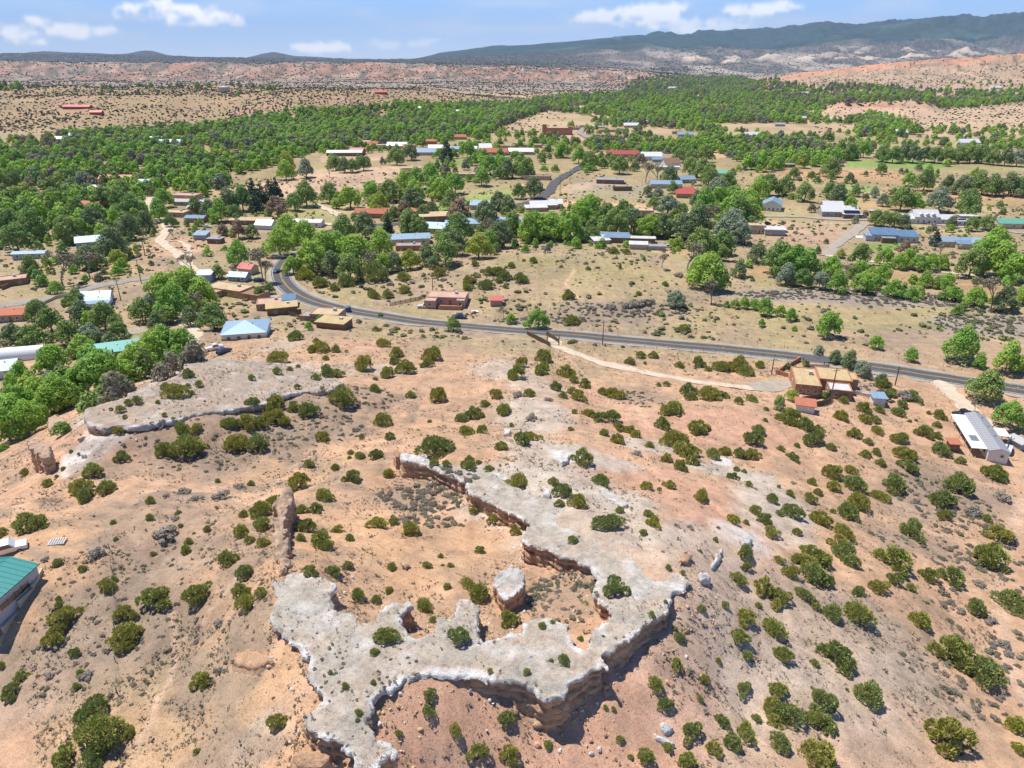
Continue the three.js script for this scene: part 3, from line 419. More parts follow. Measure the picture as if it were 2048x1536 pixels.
{ // left shelf
  const spots = [[170, 830, 25.2], [260, 840, 24.8], [360, 828, 24], [470, 810, 22.6], [600, 778, 19.6], [658, 780, 18.6], [690, 760, 16], [640, 742, 14.2], [560, 728, 15.6], [480, 720, 19.6], [400, 718, 21.5], [330, 765, 24], [250, 795, 25]];
  const top = tps(spots.map(([a, b, h]) => [...onLevel(a, b, h), h])), onTop = ([px, py]) => { let h = 22, p; for (let k = 0; k < 14; k++) { p = onLevel(px, py, h); h = h * .5 + top(p[0], p[1]) * .5; } return p; };
  const out = [[164, 830], [176, 848], [202, 857], [234, 851], [261, 852], [293, 849], [337, 842], [363, 836], [396, 827], [434, 822], [469, 819], [495, 813], [527, 807], [583, 786], [605, 781], [658, 784], [690, 765], [640, 742], [560, 727], [480, 719], [420, 716], [369, 728], [349, 752], [316, 763], [255, 784], [252, 792], [217, 804], [173, 816]].map(onTop);
  addDeck(out, top);
  structure('caprock', rock({ outline: out, top, cell: .42, deep: 9, cap: .9, capTop: [.44, .36, .285], white: [.64, .61, .59], whiteEdge: .5, recess: .6 }), rockMat, 'flat grey caprock shelf at the left above the green trees');
}
function crag(list, up, label, opts = {}, name = 'rock_outcrop', category = 'rock') {
  const o = lift(list, up), cx = o.reduce((s, p) => s + p[0], 0) / o.length, cd = o.reduce((s, p) => s + p[1], 0) / o.length, base = ground(cx, cd);
  const tilt = opts.tilt || [0, 0], g = rock({ outline: o, top: (x, d) => mix(base, ground(x, d), up < 1.3 ? .9 : 0) + up + (x - cx) * tilt[0] + (d - cd) * tilt[1], cell: .2, deep: up + 2, cap: .25, rough: .5, foot: .1, bumps: .15, strata: .25, recess: .2, ...opts });
  g.translate(-cx, -base, cd);
  const m = new THREE.Mesh(g, rockMat); m.name = numbered(name); m.position.set(cx, base, -cd); tag(m, label, category); return put(m);
}
crag([[552, 1016], [566, 1009], [584, 1006], [589, 1018], [575, 1036], [569, 1062], [575, 1088], [573, 1112], [556, 1118], [549, 1098], [548, 1062]], 2.7, 'tall tan rock fin with shaded right face above the pale ledge', { capTop: [.55, .385, .27], white: [.58, .41, .29], cap: .4, foot: .06, tilt: [-.1, -.06], bumps: 1.2, rough: 1.0, strata: .35, recess: .1 }, 'rock_fin');
crag([[58, 886], [76, 882], [97, 884], [101, 892], [94, 904], [82, 909], [64, 904]], 4.4, 'blocky orange rock tower on the slope at the far left edge', { capTop: [.50, .36, .26], white: [.54, .38, .27], cap: .4, foot: .04, bumps: .6, rough: .9, strata: .4 }, 'rock_tower');
crag([[96, 838], [112, 830], [128, 836], [126, 850], [104, 862], [94, 852]], 1.2, 'rounded tan rock knob at the end of the left shelf', { capTop: [.54, .38, .26], white: [.56, .40, .28], cap: .3, foot: .2 }, 'rock_bluff');
crag([[786, 902], [794, 898], [800, 903], [798, 912], [790, 914]], 2.6, 'thin orange hoodoo beside the far tip of the pale ledge', { capTop: [.48, .28, .18], white: [.52, .30, .19], cap: .2, foot: .16, cell: .14 }, 'hoodoo');
crag([[988, 1152], [1004, 1146], [1034, 1146], [1052, 1152], [1054, 1162], [1040, 1176], [1020, 1192], [1008, 1190], [992, 1176], [985, 1164]], 3.0, 'big white-topped boulder standing alone inside the bowl of the ledge', { capTop: [.54, .53, .525], white: [.66, .65, .64], cap: .35, recess: .1, tilt: [.16, .12], whiteEdge: .5, deep: 5, foot: -.04, bumps: .5, rough: .9, round: .15 }, 'boulder');
crag([[470, 1304], [498, 1297], [530, 1303], [545, 1318], [520, 1332], [492, 1338], [468, 1326]], .8, 'low orange eroded rock nose left of the pale ledge', { capTop: [.58, .36, .22], white: [.58, .36, .22], cap: .2, foot: .5 });
crag([[585, 1508], [615, 1500], [650, 1504], [668, 1518], [640, 1532], [600, 1530]], 1.1, 'layered orange rock hump at the bottom edge under the ledge', { capTop: [.56, .34, .21], white: [.56, .34, .21], cap: .2, foot: .5 });
crag([[1446, 1090], [1448, 1104], [1440, 1118], [1428, 1132], [1420, 1134], [1424, 1120], [1434, 1106], [1440, 1092]], .7, 'white crescent of rock casting a dark shadow right of the ledge', { cap: .6, rough: .5, bumps: .2 });
crag([[1398, 1146], [1412, 1142], [1420, 1150], [1418, 1160], [1404, 1160]], 1.0, 'small white rock just off the right corner of the ledge', { cap: .8, white: [.78, .77, .76] });
crag([[1366, 1108], [1382, 1104], [1384, 1112], [1372, 1120], [1358, 1120]], .9, 'small orange rock step above the right corner of the ledge', { cap: .15, capTop: SAND, white: PINK });
crag([[1318, 1448], [1332, 1444], [1346, 1456], [1340, 1464], [1328, 1460]], .6, 'white angular rock on the pink slope at the bottom', { cap: .8, capTop: [.74, .73, .72], foot: .3 });
crag([[1300, 1454], [1308, 1452], [1320, 1468], [1336, 1476], [1356, 1488], [1350, 1494], [1326, 1486], [1308, 1474]], .4, 'flat white rock patch beside the angular rock at the bottom', { cap: .8, capTop: [.68, .66, .63], foot: .3 });
crag([[1115, 904], [1126, 902], [1138, 908], [1138, 920], [1124, 924], [1114, 916]], .9, 'white rounded rock beside a juniper on the pale ridge', { cap: .9, capTop: [.72, .71, .71] });
crag([[1006, 857], [1014, 855], [1022, 859], [1018, 865], [1008, 865]], .8, 'small white boulder between two junipers on the pale ridge', { cap: .8, capTop: [.74, .73, .72] });
crag([[1480, 1074], [1494, 1070], [1506, 1078], [1500, 1088], [1486, 1086]], .8, 'white rock with a dark notch on the right-hand slope', { cap: .8, capTop: [.7, .69, .68] });
crag([[1198, 976], [1214, 978], [1238, 992], [1256, 1006], [1246, 1012], [1226, 1000], [1206, 990]], .55, 'thin white rock step across the top of the ridge', { cap: .8, capTop: [.62, .58, .53] }, 'rock_step');
crag([[1084, 976], [1092, 974], [1102, 980], [1100, 990], [1088, 990]], .9, 'pitted white rock on the back edge of the ledge', { cap: .9, capTop: [.66, .65, .65] });
crag([[984, 946], [1000, 944], [1016, 952], [1014, 962], [996, 962]], 1.0, 'jagged pale rock beside a juniper behind the ledge', { cap: .9, capTop: [.64, .63, .63] });
crag([[800, 908], [824, 904], [850, 908], [852, 918], [830, 922], [806, 920]], 3.6, 'white-capped orange rock column at the far tip of the ledge', { cap: .9, capTop: [.68, .67, .67], white: [.74, .74, .74], foot: .22, recess: .2 }, 'rock_column');
crag([[800, 1122], [814, 1120], [820, 1126], [812, 1132], [802, 1130]], .8, 'small overhanging tan rock in the middle of the bowl', { cap: .2, capTop: [.55, .40, .29], white: [.55, .40, .29], foot: .3 });
crag([[158, 904], [168, 902], [176, 906], [170, 912], [160, 912]], .6, 'white fallen block below the left shelf', { cap: .8, capTop: [.68, .66, .64] });

// rubble fallen below the cliffs
{
  const r = rng(52), base = new THREE.IcosahedronGeometry(.5, 0), p = base.attributes.position; for (let i = 0; i < p.count; i++) { const k = .75 + .5 * h3(Math.round(p.getX(i) * 90), Math.round(p.getY(i) * 90), Math.round(p.getZ(i) * 90)); p.setXYZ(i, p.getX(i) * k, p.getY(i) * k * .75, p.getZ(i) * k); } base.computeVertexNormals();
  const spots = [], b = decks[0][2], b2 = decks[1][2];
  for (const [o, top, q, n, R] of [[...decks[0], 26000, 5], [...decks[1], 9000, 4]]) for (let k = 0; k < n; k++) { const x = mix(q[0] - 5, q[1] + 5, r()), d = mix(q[2] - 5, q[3] + 5, r()), g = polyDist(o, x, d), drop = top(x, d) - ground(x, d); if (g < .2 || g > R || drop < .8 || r() > Math.exp(-g * .7)) continue; const s = .10 + r() * r() * r() * .75; spots.push([x, d, s]); }
  const im = new THREE.InstancedMesh(base, new THREE.MeshStandardMaterial({ color: col(1, 1, 1), roughness: 1, flatShading: true }), spots.length), m = new THREE.Matrix4(), e = new THREE.Euler(), qn = new THREE.Quaternion(), c = new THREE.Color();
  spots.forEach(([x, d, s], i) => { e.set(r() * 6, r() * 6, r() * 6); m.compose(new THREE.Vector3(x, ground(x, d) + s * .12, -d), qn.setFromEuler(e), new THREE.Vector3(s, s * .8, s * (.7 + r() * .6))); im.setMatrixAt(i, m); im.setColorAt(i, r() < .4 ? c.setRGB(.62, .59, .55) : c.setRGB(.52 + r() * .1, .34 + r() * .06, .22)); });
  im.name = 'rubble'; im.userData = { kind: 'stuff', label: 'fallen rock rubble at the foot of the caprock cliffs', category: 'rubble' }; put(im);
}
land = deck;
// ---------------------------------------------------------------- roads
function ribbon(list, width, lift, tess = 1.2, cross = 6, fuzz = 0) {
  const pts = list.map(([px, py]) => { const s = survey(px, py); return new THREE.Vector3(s.x, 0, -s.d); }), c = new THREE.CatmullRomCurve3(pts, false, 'centripetal'), n = Math.ceil(c.getLength() / tess);
  const P = [], UV = [], I = [];
  for (let i = 0; i <= n; i++) {
    const p = c.getPointAt(i / n), t = c.getTangentAt(i / n), nx = -t.z, nz = t.x, L = Math.hypot(nx, nz);
    for (let k = 0; k <= cross; k++) { const edge = k === 0 || k === cross ? fuzz * (vn2(i * .3, k * 9) + .6 * vn2(i * .9, k * 5)) : 0, o = (k / cross - .5) * width + edge * Math.sign(k - cross / 2); const x = p.x + nx / L * o, z = p.z + nz / L * o; P.push(x, ground(x, -z) + lift + Math.max(0, -z - 200) * .0012 + .12 * (1 - (k / cross * 2 - 1) ** 2), z); UV.push(x / 9, -z / 9); }
  }
  for (let i = 0; i < n; i++) for (let k = 0; k < cross; k++) { const a = i * (cross + 1) + k, b = a + 1, e = a + cross + 1, f = e + 1; I.push(a, e, b, b, e, f); }
  const g = new THREE.BufferGeometry(); g.setAttribute('position', new THREE.Float32BufferAttribute(P, 3)); g.setAttribute('uv', new THREE.Float32BufferAttribute(UV, 2)); g.setIndex(I); g.computeVertexNormals();
  // faces look up
  const nn = g.attributes.normal; let s = 0; for (let i = 0; i < nn.count; i++) s += nn.getY(i);
  if (s < 0) { for (let i = 0; i < I.length; i += 3) [I[i], I[i + 1]] = [I[i + 1], I[i]]; g.setIndex(I); g.computeVertexNormals(); }
  return [g, c];
}
const asphalt = new THREE.MeshStandardMaterial({ color: col(.095, .093, .098), map: soilMap, bumpMap: soilBump, bumpScale: .01, roughness: .9 });
const gravel = new THREE.MeshStandardMaterial({ color: col(.66, .54, .41), map: soilMap, bumpMap: soilBump, bumpScale: .04, roughness: 1 });
const paleGravel = new THREE.MeshStandardMaterial({ color: col(.42, .365, .30), map: soilMap, bumpMap: soilBump, bumpScale: .04, roughness: 1 });
const oldAsphalt = new THREE.MeshStandardMaterial({ color: col(.34, .31, .285), map: soilMap, bumpMap: soilBump, bumpScale: .02, roughness: 1 });
const HIGHWAY = [[612, 504], [590, 512], [572, 524], [562, 540], [563, 556], [574, 573], [600, 592], [640, 608], [700, 622], [760, 632], [830, 643], [900, 650], [1000, 659], [1100, 667], [1200, 676], [1300, 685], [1400, 694], [1500, 704], [1600, 715], [1700, 728], [1800, 742], [1900, 758], [2048, 781], [2200, 808]];
const roadCurves = [];
{
  const [g, c] = ribbon(HIGHWAY, 8.2, .10); roadCurves.push([c, 7]);
  structure('road', g, asphalt, 'two-lane asphalt highway curving across the valley');
  const [s] = ribbon(HIGHWAY, 11.5, .03, 1.6, 6, .7); structure('road_shoulder', s, paleGravel, 'gravel shoulder along the highway');
  const stripe = (off, w, mat, label) => {
    const n = Math.ceil(c.getLength() / 1.2), P = [], I = [];
    for (let i = 0; i <= n; i++) { const p = c.getPointAt(i / n), t = c.getTangentAt(i / n), L = Math.hypot(t.x, t.z); for (const e of [-w / 2, 0, w / 2]) { const o = off + e, x = p.x - t.z / L * o, z = p.z + t.x / L * o, q = o / 4.1; P.push(x, ground(x, -z) + .112 + Math.max(0, -z - 200) * .0012 + .12 * (1 - q * q), z); } }
    for (let i = 0; i < n; i++) for (let k = 0; k < 2; k++) { const a = i * 3 + k; I.push(a, a + 1, a + 3, a + 1, a + 4, a + 3); }
    const q = new THREE.BufferGeometry(); q.setAttribute('position', new THREE.Float32BufferAttribute(P, 3)); q.setIndex(I); q.computeVertexNormals(); structure('road_marking', q, mat, label);
  };
  const yellow = paint(.62, .42, .10, .8), white = paint(.68, .67, .63, .8);
  stripe(-.22, .14, yellow, 'yellow centre line of the highway'); stripe(.22, .14, yellow, 'second yellow centre line of the highway');
  stripe(-3.55, .16, white, 'white edge line on the far side of the highway'); stripe(3.55, .16, white, 'white edge line on the near side of the highway');
}
function track(list, width, mat, label, name = 'dirt_road', fuzz = .8, up = .05) { const [g, c] = ribbon(list, width, up, 1.5, 6, fuzz); roadCurves.push([c, width * .5 + 1.5]); structure(name, g, mat, label); }
track([[-30, 616], [40, 606], [110, 594], [170, 578], [230, 566], [300, 556], [350, 549], [388, 543]], 6, oldAsphalt, 'pale side road running in from the left edge', 'side_road');
track([[384, 546], [372, 528], [356, 508], [334, 494], [322, 482], [330, 468], [336, 456], [326, 444], [306, 430], [300, 412], [298, 396]], 5.2, gravel, 'dirt road winding up past the adobe houses');
track([[372, 520], [378, 500], [368, 488], [350, 482], [334, 484]], 2.2, gravel, 'short dirt loop beside the winding dirt road');
track([[1108, 676], [1118, 692], [1150, 706], [1200, 724], [1270, 740], [1340, 754], [1400, 764], [1470, 772], [1530, 776]], 4, gravel, 'dirt driveway from the slat gate to the adobe house', 'driveway');
track([[1500, 774], [1530, 772], [1560, 766], [1590, 768]], 6.5, paleGravel, 'pale gravel parking pad beside the adobe house', 'parking_pad', 1.5, .09);
track([[1872, 756], [1890, 772], [1915, 795], [1940, 820], [1960, 838], [1990, 850]], 5, gravel, 'dirt driveway down to the long white trailer', 'driveway');
track([[1732, 446], [1700, 470], [1670, 492], [1650, 512]], 6, paleGravel, 'straight gravel lane between fenced fields', 'lane');
track([[1650, 511], [1700, 517], [1760, 526], [1850, 540], [1950, 551], [2060, 565]], 3.5, gravel, 'thin dirt track below the orchard row', 'lane');
track([[1520, 432], [1600, 434], [1680, 440], [1760, 440], [1900, 452], [2060, 468]], 5, paleGravel, 'gravel lane passing the white farmhouses', 'lane');
track([[1070, 402], [1096, 386], [1108, 368], [1130, 352], [1156, 338], [1170, 328]], 8, asphalt, 'distant stretch of the highway climbing away', 'road');
track([[612, 504], [640, 470], [700, 455], [800, 448], [900, 436], [1000, 420], [1070, 402]], 7, asphalt, 'stretch of highway hidden among the cottonwoods', 'road');
track([[1190, 282], [1172, 274], [1160, 266], [1168, 258], [1180, 252]], 9, oldAsphalt, 'curved village street beside the orange adobe church', 'road');
track([[540, 566], [530, 580], [545, 592], [570, 600]], 4, paleGravel, 'gravel lane beside the walled adobe compound', 'lane');
track([[632, 410], [668, 425], [684, 440], [668, 450], [640, 448], [615, 455]], 5, gravel, 'gravel drive looping past a lawn', 'driveway');
track([[345, 625], [370, 645], [390, 665], [384, 690]], 4, gravel, 'dirt lane under the cottonwoods at left', 'lane');
track([[240, 672], [262, 664], [290, 658]], 6, paleGravel, 'grey gravel apron beside the teal-roofed house', 'parking_pad');

// ---------------------------------------------------------------- buildings
const RC = { blue: [.20, .30, .42], lightblue: [.26, .375, .49], white: [.66, .66, .67], grey: [.36, .37, .39], red: [.40, .07, .06], orange: [.47, .17, .10], tan: [.55, .42, .27], yellow: [.52, .39, .21], teal: [.02, .22, .21], dark: [.05, .055, .07], green: [.16, .42, .32], brown: [.30, .19, .12], navy: [.13, .22, .34], pink: [.55, .36, .28] };
const WC = { adobe: [.44, .26, .16], pink: [.50, .33, .26], white: [.70, .70, .69], cream: [.58, .49, .36], brown: [.24, .15, .095], grey: [.40, .40, .40], orange: [.43, .21, .12], blue: [.30, .40, .52], red: [.42, .09, .06], lilac: [.58, .56, .60] };
const METAL = new Set(['blue', 'lightblue', 'white', 'grey', 'red', 'teal', 'green', 'navy']);
const plaster = new Map();
function wallMat(k) { if (!plaster.has(k)) plaster.set(k, new THREE.MeshStandardMaterial({ color: col(...WC[k].map(v => v * 1.12)), map: soilMap, roughness: .95 })); return plaster.get(k); }
const roofMat = k => METAL.has(k) ? (() => { const m = 'm' + k; if (!plaster.has(m)) plaster.set(m, new THREE.MeshStandardMaterial({ color: col(...RC[k].map(v => v * 1.12)), map: soilMap, roughness: .5, metalness: .12 })); return plaster.get(m); })() : (() => { const m = 'r' + k; if (!plaster.has(m)) plaster.set(m, new THREE.MeshStandardMaterial({ color: col(...RC[k].map(v => v * 1.1)), map: soilMap, roughness: .95 })); return plaster.get(m); })();
const glass = new THREE.MeshPhysicalMaterial({ color: col(.03, .04, .05), roughness: .08, metalness: 0, clearcoat: 1 });
const frameMat = paint(.62, .60, .57, .6), doorMat = paint(.22, .13, .08, .7);
const box = (w, h, d, x = 0, y = 0, z = 0, ry = 0) => { const g = new THREE.BoxGeometry(w, h, d); if (ry) g.rotateY(ry); g.translate(x, y, z); return g; };
const keepOut = [];          // circles where no tree grows: x, d, r
function prism(pts, len) { const s = new THREE.Shape(pts.map(p => new THREE.Vector2(...p))); const g = new THREE.ExtrudeGeometry(s, { depth: len, bevelEnabled: false }); g.translate(0, 0, -len / 2); return g; }
function hipGeo(w, d, r, t) {   // hip roof over w x d, rise r, eave thickness t, base at y 0
  const a = w / 2, b = d / 2, k = Math.max(0, a - b), q = Math.max(0, b - a);
  const V = [[-a, 0, -b], [a, 0, -b], [a, 0, b], [-a, 0, b], [-a, t, -b], [a, t, -b], [a, t, b], [-a, t, b], [-k, t + r, -q], [k, t + r, q]];
  const F = [[0, 1, 2], [0, 2, 3], [3, 2, 6], [3, 6, 7], [2, 1, 5], [2, 5, 6], [1, 0, 4], [1, 4, 5], [0, 3, 7], [0, 7, 4]];
  if (a >= b) F.push([7, 6, 9], [7, 9, 8], [6, 5, 9], [5, 4, 8], [5, 8, 9], [4, 7, 8]); else F.push([6, 5, 8], [6, 8, 9], [7, 6, 9], [4, 7, 9], [4, 9, 8], [5, 4, 8]);
  const P = []; for (const f of F) for (const i of f) P.push(...V[i]);
  const g = new THREE.BufferGeometry(); g.setAttribute('position', new THREE.Float32BufferAttribute(P, 3)); g.setAttribute('uv', new THREE.Float32BufferAttribute(new Float32Array(P.length / 3 * 2), 2)); g.computeVertexNormals(); return g;
}
// one volume of a house: walls, roof, openings
function volume(t, { x = 0, z = 0, y = 0, w, d, h, roof, wall, cover, rise = .28, over = .45, wins = 0, door = false, ribs = 0, ry = 0 }) {
  const G = new THREE.Matrix4().makeRotationY(ry).setPosition(x, y, z), place = g => g.applyMatrix4(G);
  const sink = 1.2, span = Math.min(w, d), r = span * rise, th = .35;
  let roofMesh;
  if (roof === 'flat') {
    part(t, 'wall', place(mergeGeometries([box(w, h + sink, th, 0, (h - sink) / 2, d / 2 - th / 2), box(w, h + sink, th, 0, (h - sink) / 2, -d / 2 + th / 2), box(th, h + sink, d - 2 * th, w / 2 - th / 2, (h - sink) / 2, 0), box(th, h + sink, d - 2 * th, -w / 2 + th / 2, (h - sink) / 2, 0)])), wallMat(wall));
    roofMesh = part(t, 'roof', place(box(w - 2 * th - .01, .25, d - 2 * th - .01, 0, h - .3, 0)), roofMat(cover));
  } else if (roof === 'slab') {
    part(t, 'wall', place(box(w, h + sink, d, 0, (h - sink) / 2, 0)), wallMat(wall));
    roofMesh = part(t, 'roof', place(box(w + over * 2, .22, d + over * 2, 0, h + .111, 0)), roofMat(cover));
  } else if (roof === 'shed') {
    part(t, 'wall', place(prism([[-d / 2, -sink], [d / 2, -sink], [d / 2, h], [-d / 2, h + r * .6]], w).rotateY(-Math.PI / 2)), wallMat(wall));
    const a = Math.atan2(r * .6, d), g = box(w + over * 2, .16, Math.hypot(d, r * .6) + over * 2); g.rotateX(a); g.translate(0, h + r * .3 + .1, 0); roofMesh = part(t, 'roof', place(g), roofMat(cover));
  } else if (roof === 'hip') {
    part(t, 'wall', place(box(w, h + sink, d, 0, (h - sink) / 2, 0)), wallMat(wall));
    const g = hipGeo(w + over * 2, d + over * 2, r, .16); g.translate(0, h + .003, 0); roofMesh = part(t, 'roof', place(g), roofMat(cover));
  } else {   // gable, ridge along the longer side
    const alongX = w >= d, L = alongX ? w : d, S = alongX ? d : w, turn = alongX ? Math.PI / 2 : 0;
    part(t, 'wall', place(prism([[-S / 2, -sink], [S / 2, -sink], [S / 2, h], [0, h + r], [-S / 2, h]], L).rotateY(turn)), wallMat(wall));
    const o = over, sl = r / (S / 2), e = S / 2 + o, k = .16;
    roofMesh = part(t, 'roof', place(prism([[-e, h - o * sl + .02], [0, h + r + .02], [e, h - o * sl + .02], [e, h - o * sl + k], [0, h + r + k], [-e, h - o * sl + k]], L + o * 2).rotateY(turn)), roofMat(cover));
    if (ribs) { const n = Math.floor(L / ribs), gs = []; for (let i = 0; i <= n; i++) for (const s of [-1, 1]) { const b = box(e * Math.hypot(1, sl), .05, .05); b.rotateZ(-s * Math.atan(sl)); b.translate(s * e / 2, h + r / 2 - o * sl / 2 + k + .02, -L / 2 + i * ribs); gs.push(b); } part(roofMesh, 'roof_seam', place(mergeGeometries(gs).rotateY(turn)), roofMat(cover)); }
  }
  for (const [side, n, len] of [['front', wins, w], ['side', Math.min(2, Math.floor(wins / 2)), d], ['left', Math.min(2, Math.floor(wins / 2)), d]]) for (let i = 0; i < n; i++) {
    const u = ((i + .5) / n - .5) * (len - 1.2), isDoor = side === 'front' && door && i === Math.floor(n / 2), ww = isDoor ? 1 : 1.3, wh = isDoor ? 2.1 : 1.15, cy = isDoor ? 1.05 : Math.min(1.55, h * .55);
    const set = g => { if (side === 'front') g.translate(u, cy, d / 2); else { g.rotateY(Math.PI / 2); g.translate((side === 'side' ? 1 : -1) * w / 2, cy, -u); } return place(g); };
    if (isDoor) part(t, 'door', set(box(ww, wh, .12)), doorMat);
    else { const f = part(t, 'window', set(mergeGeometries([box(ww, .12, .16, 0, wh / 2 - .06), box(ww, .12, .16, 0, -wh / 2 + .06), box(.12, wh - .24, .16, -ww / 2 + .06), box(.12, wh - .24, .16, ww / 2 - .06)])), frameMat); part(f, 'pane', set(box(ww - .24, wh - .24, .06)), glass); }
  }
  return roofMesh;
}
function house(px, py, wpx, turn, roof, wall, cover, label, o = {}) {
  const h = o.h || 3, s = survey(px, py, h), w = o.w || metres(wpx, s.far), d = o.d || w * (o.ratio || .62), y = ground(s.x, s.d) + (o.raise || 0), far = s.far;
  const t = thing(o.name || 'house', label, o.category || 'house', s.x, y, -s.d, turn * Math.PI / 180, o.group);
  volume(t, { w, d, h, roof, wall, cover, wins: o.wins ?? (far < 900 && w > 7 ? (far < 480 ? 4 : 2) : 0), door: o.door ?? far < 480, rise: o.rise, over: o.over, ribs: o.ribs });
  for (const v of o.wings || []) volume(t, v);
  if (far < 620 && w > 6 && o.category !== 'shed') { const fl = roof === 'flat' || roof === 'slab'; part(t, fl ? 'roof_cooler' : 'roof_vent', fl ? box(1.1, .9, 1.1, w * .22, h + .4, -d * .15) : new THREE.CylinderGeometry(.16, .18, 1, 8).translate(w * .18, h + Math.min(w, d) * (o.rise || .28) * (roof === 'shed' ? .3 : .6) + .25, Math.min(w, d) * .14), fl ? paint(.5, .5, .48) : paint(.3, .3, .3)); if (fl && far < 480) for (const k of [-.3, .05, .35]) part(t, 'rain_spout', box(.14, .14, .7, w * k, h - .35, d / 2 + .3), paint(.25, .17, .12)); }
  if (o.solar) { const r = o.solar; part(t, 'solar_panel', (() => { const g = box(r.w, .08, r.d); g.rotateX(r.tilt || .3); g.translate(r.x, r.y, r.z); return g; })(), paint(.015, .025, .06, .2, .3)); }
  if (o.chimney) part(t, 'chimney', box(.8, 1.4, .8, o.chimney[0], h + .6, o.chimney[1]), wallMat(wall));
  keepOut.push([s.x, s.d, Math.max(w, d) * .62 + 1.5], [s.x * (1 - 10 / far), s.d * (1 - 10 / far), Math.min(w, d) * .5 + 1]);
  return t;
}
const shed = (px, py, wpx, turn, roof, wall, cover, label, o = {}) => house(px, py, wpx, turn, roof, wall, cover, label, { h: 2.6, name: 'shed', category: 'shed', wins: 0, door: true, ratio: .75, ...o });

// near right: adobe house, sheds, trailer
{
  const t = house(1612, 752, 0, -14, 'flat', 'orange', 'yellow', 'flat-roofed orange adobe house below the highway', { w: 7, d: 13.5, h: 3.4, name: 'adobe_house', wins: 3, door: false, wings: [{ x: 8, z: -3.2, w: 9.2, d: 9.5, h: 3.7, roof: 'flat', wall: 'orange', cover: 'yellow', wins: 2 }, { x: 8.6, z: 4.4, w: 6.2, d: 5.6, h: 3.0, roof: 'flat', wall: 'orange', cover: 'white', wins: 2, door: true }, { x: 13.6, z: -4.2, w: 2.2, d: 6, h: 3.2, roof: 'flat', wall: 'adobe', cover: 'yellow' }] });
  part(t, 'parapet_cap', box(7.1, .12, .45, 0, 3.46, 6.55), roofMat('yellow'));
  const p = survey(1633, 718, 2.6), g = thing('pergola', 'dark slatted pergola behind the orange adobe house', 'pergola', p.x, ground(p.x, p.d), -p.d, -.1);
  for (const [a, b] of [[-3.4, -2], [3.4, -2], [-3.4, 2], [3.4, 2]]) part(g, 'post', box(.18, 3.2, .18, a, 1, b), paint(.10, .08, .07));
  for (let i = 0; i < 15; i++) part(g, 'slat', box(.36, .08, 5, -3.5 + i * .5, 2.65, 0), paint(.11, .10, .10));
  keepOut.push([p.x, p.d, 5]);
}
shed(1611, 806, 0, -18, 'shed', 'white', 'orange', 'small white shed with orange roof below the adobe house', { w: 4.6, d: 3.6, h: 2.2, rise: .15 });
shed(1757, 792, 0, -10, 'shed', 'white', 'lightblue', 'small pale box shed beside shrubs right of the adobe house', { w: 3.2, d: 3.4, h: 2.2, rise: .12 });
function axisHouse(name, category, label, a, b, w, h, o) {   // long axis between two sight lines
  const A = survey(...a, h), B = survey(...b, h), x = (A.x + B.x) / 2, d = (A.d + B.d) / 2, L = Math.hypot(A.x - B.x, A.d - B.d), turn = Math.atan2(B.x - A.x, -(B.d - A.d));
  const t = thing(name, label, category, x, ground(x, d) + (o.raise || 0), -d, turn);
  volume(t, { w, d: L, h, wins: 0, ...o }); for (const v of o.wings || []) volume(t, v);
  keepOut.push([x, d, L * .5 + 1]);
  return [t, L];
}
{
  const [t, L] = axisHouse('mobile_home', 'trailer', 'long white trailer home with grey roof and side awning at the right edge', [1949, 827], [1999, 905], 4.5, 3.0, { roof: 'gable', wall: 'white', cover: 'grey', rise: .16, over: .2, ribs: 1.2 });
  const aw = box(3.6, .12, L - 1.6); aw.rotateZ(.06); aw.translate(-4.05, 2.85, 0); part(t, 'awning', aw, paint(.78, .78, .79, .5));
  for (let i = 0; i < 5; i++) part(t, 'awning_post', box(.12, 3.6, .12, -5.7, .95, -L / 2 + 1.4 + i * (L - 2.8) / 4), paint(.5, .5, .5));
  const p2 = box(3, .12, 4.5, 4, 2.7, -L * .08); part(t, 'porch_roof', p2, paint(.76, .76, .77, .5));
  for (const z of [-2, 2]) part(t, 'porch_post', box(.12, 3.4, .12, 5.3, .95, -L * .08 + z), paint(.5, .5, .5));
  part(t, 'solar_panel', (() => { const g = box(1.8, .06, 3); g.rotateZ(.06); g.translate(-4.0, 2.98, L * .2); return g; })(), paint(.22, .23, .25, .35, .2));
  for (let i = 0; i < 4; i++) { const f = part(t, 'window', box(.1, 1, 1.3, -2.27, 1.7, -L / 2 + 2.5 + i * (L - 5) / 3), frameMat); part(f, 'pane', box(.06, .8, 1.1, -2.31, 1.7, -L / 2 + 2.5 + i * (L - 5) / 3), glass); }
  const f = part(t, 'window', box(.9, .9, .1, .8, 1.8, L / 2 + .02), frameMat); part(f, 'pane', box(.7, .7, .06, .8, 1.8, L / 2 + .06), glass);
  for (let i = 0; i < 3; i++) part(t, 'roof_vent', new THREE.CylinderGeometry(.18, .2, .5, 8).translate(.9, 3.8, -L / 2 + 3 + i * L / 4), paint(.3, .3, .3));
}
shed(1908, 884, 0, -8, 'shed', 'brown', 'orange', 'little dark shed with rusty roof left of the long white trailer', { w: 2.2, d: 2.4, h: 2, rise: .1 });
shed(2040, 880, 0, 15, 'gable', 'grey', 'grey', 'small grey shelter behind the trailer at the right edge', { w: 2.6, d: 3.6, h: 1.9 });
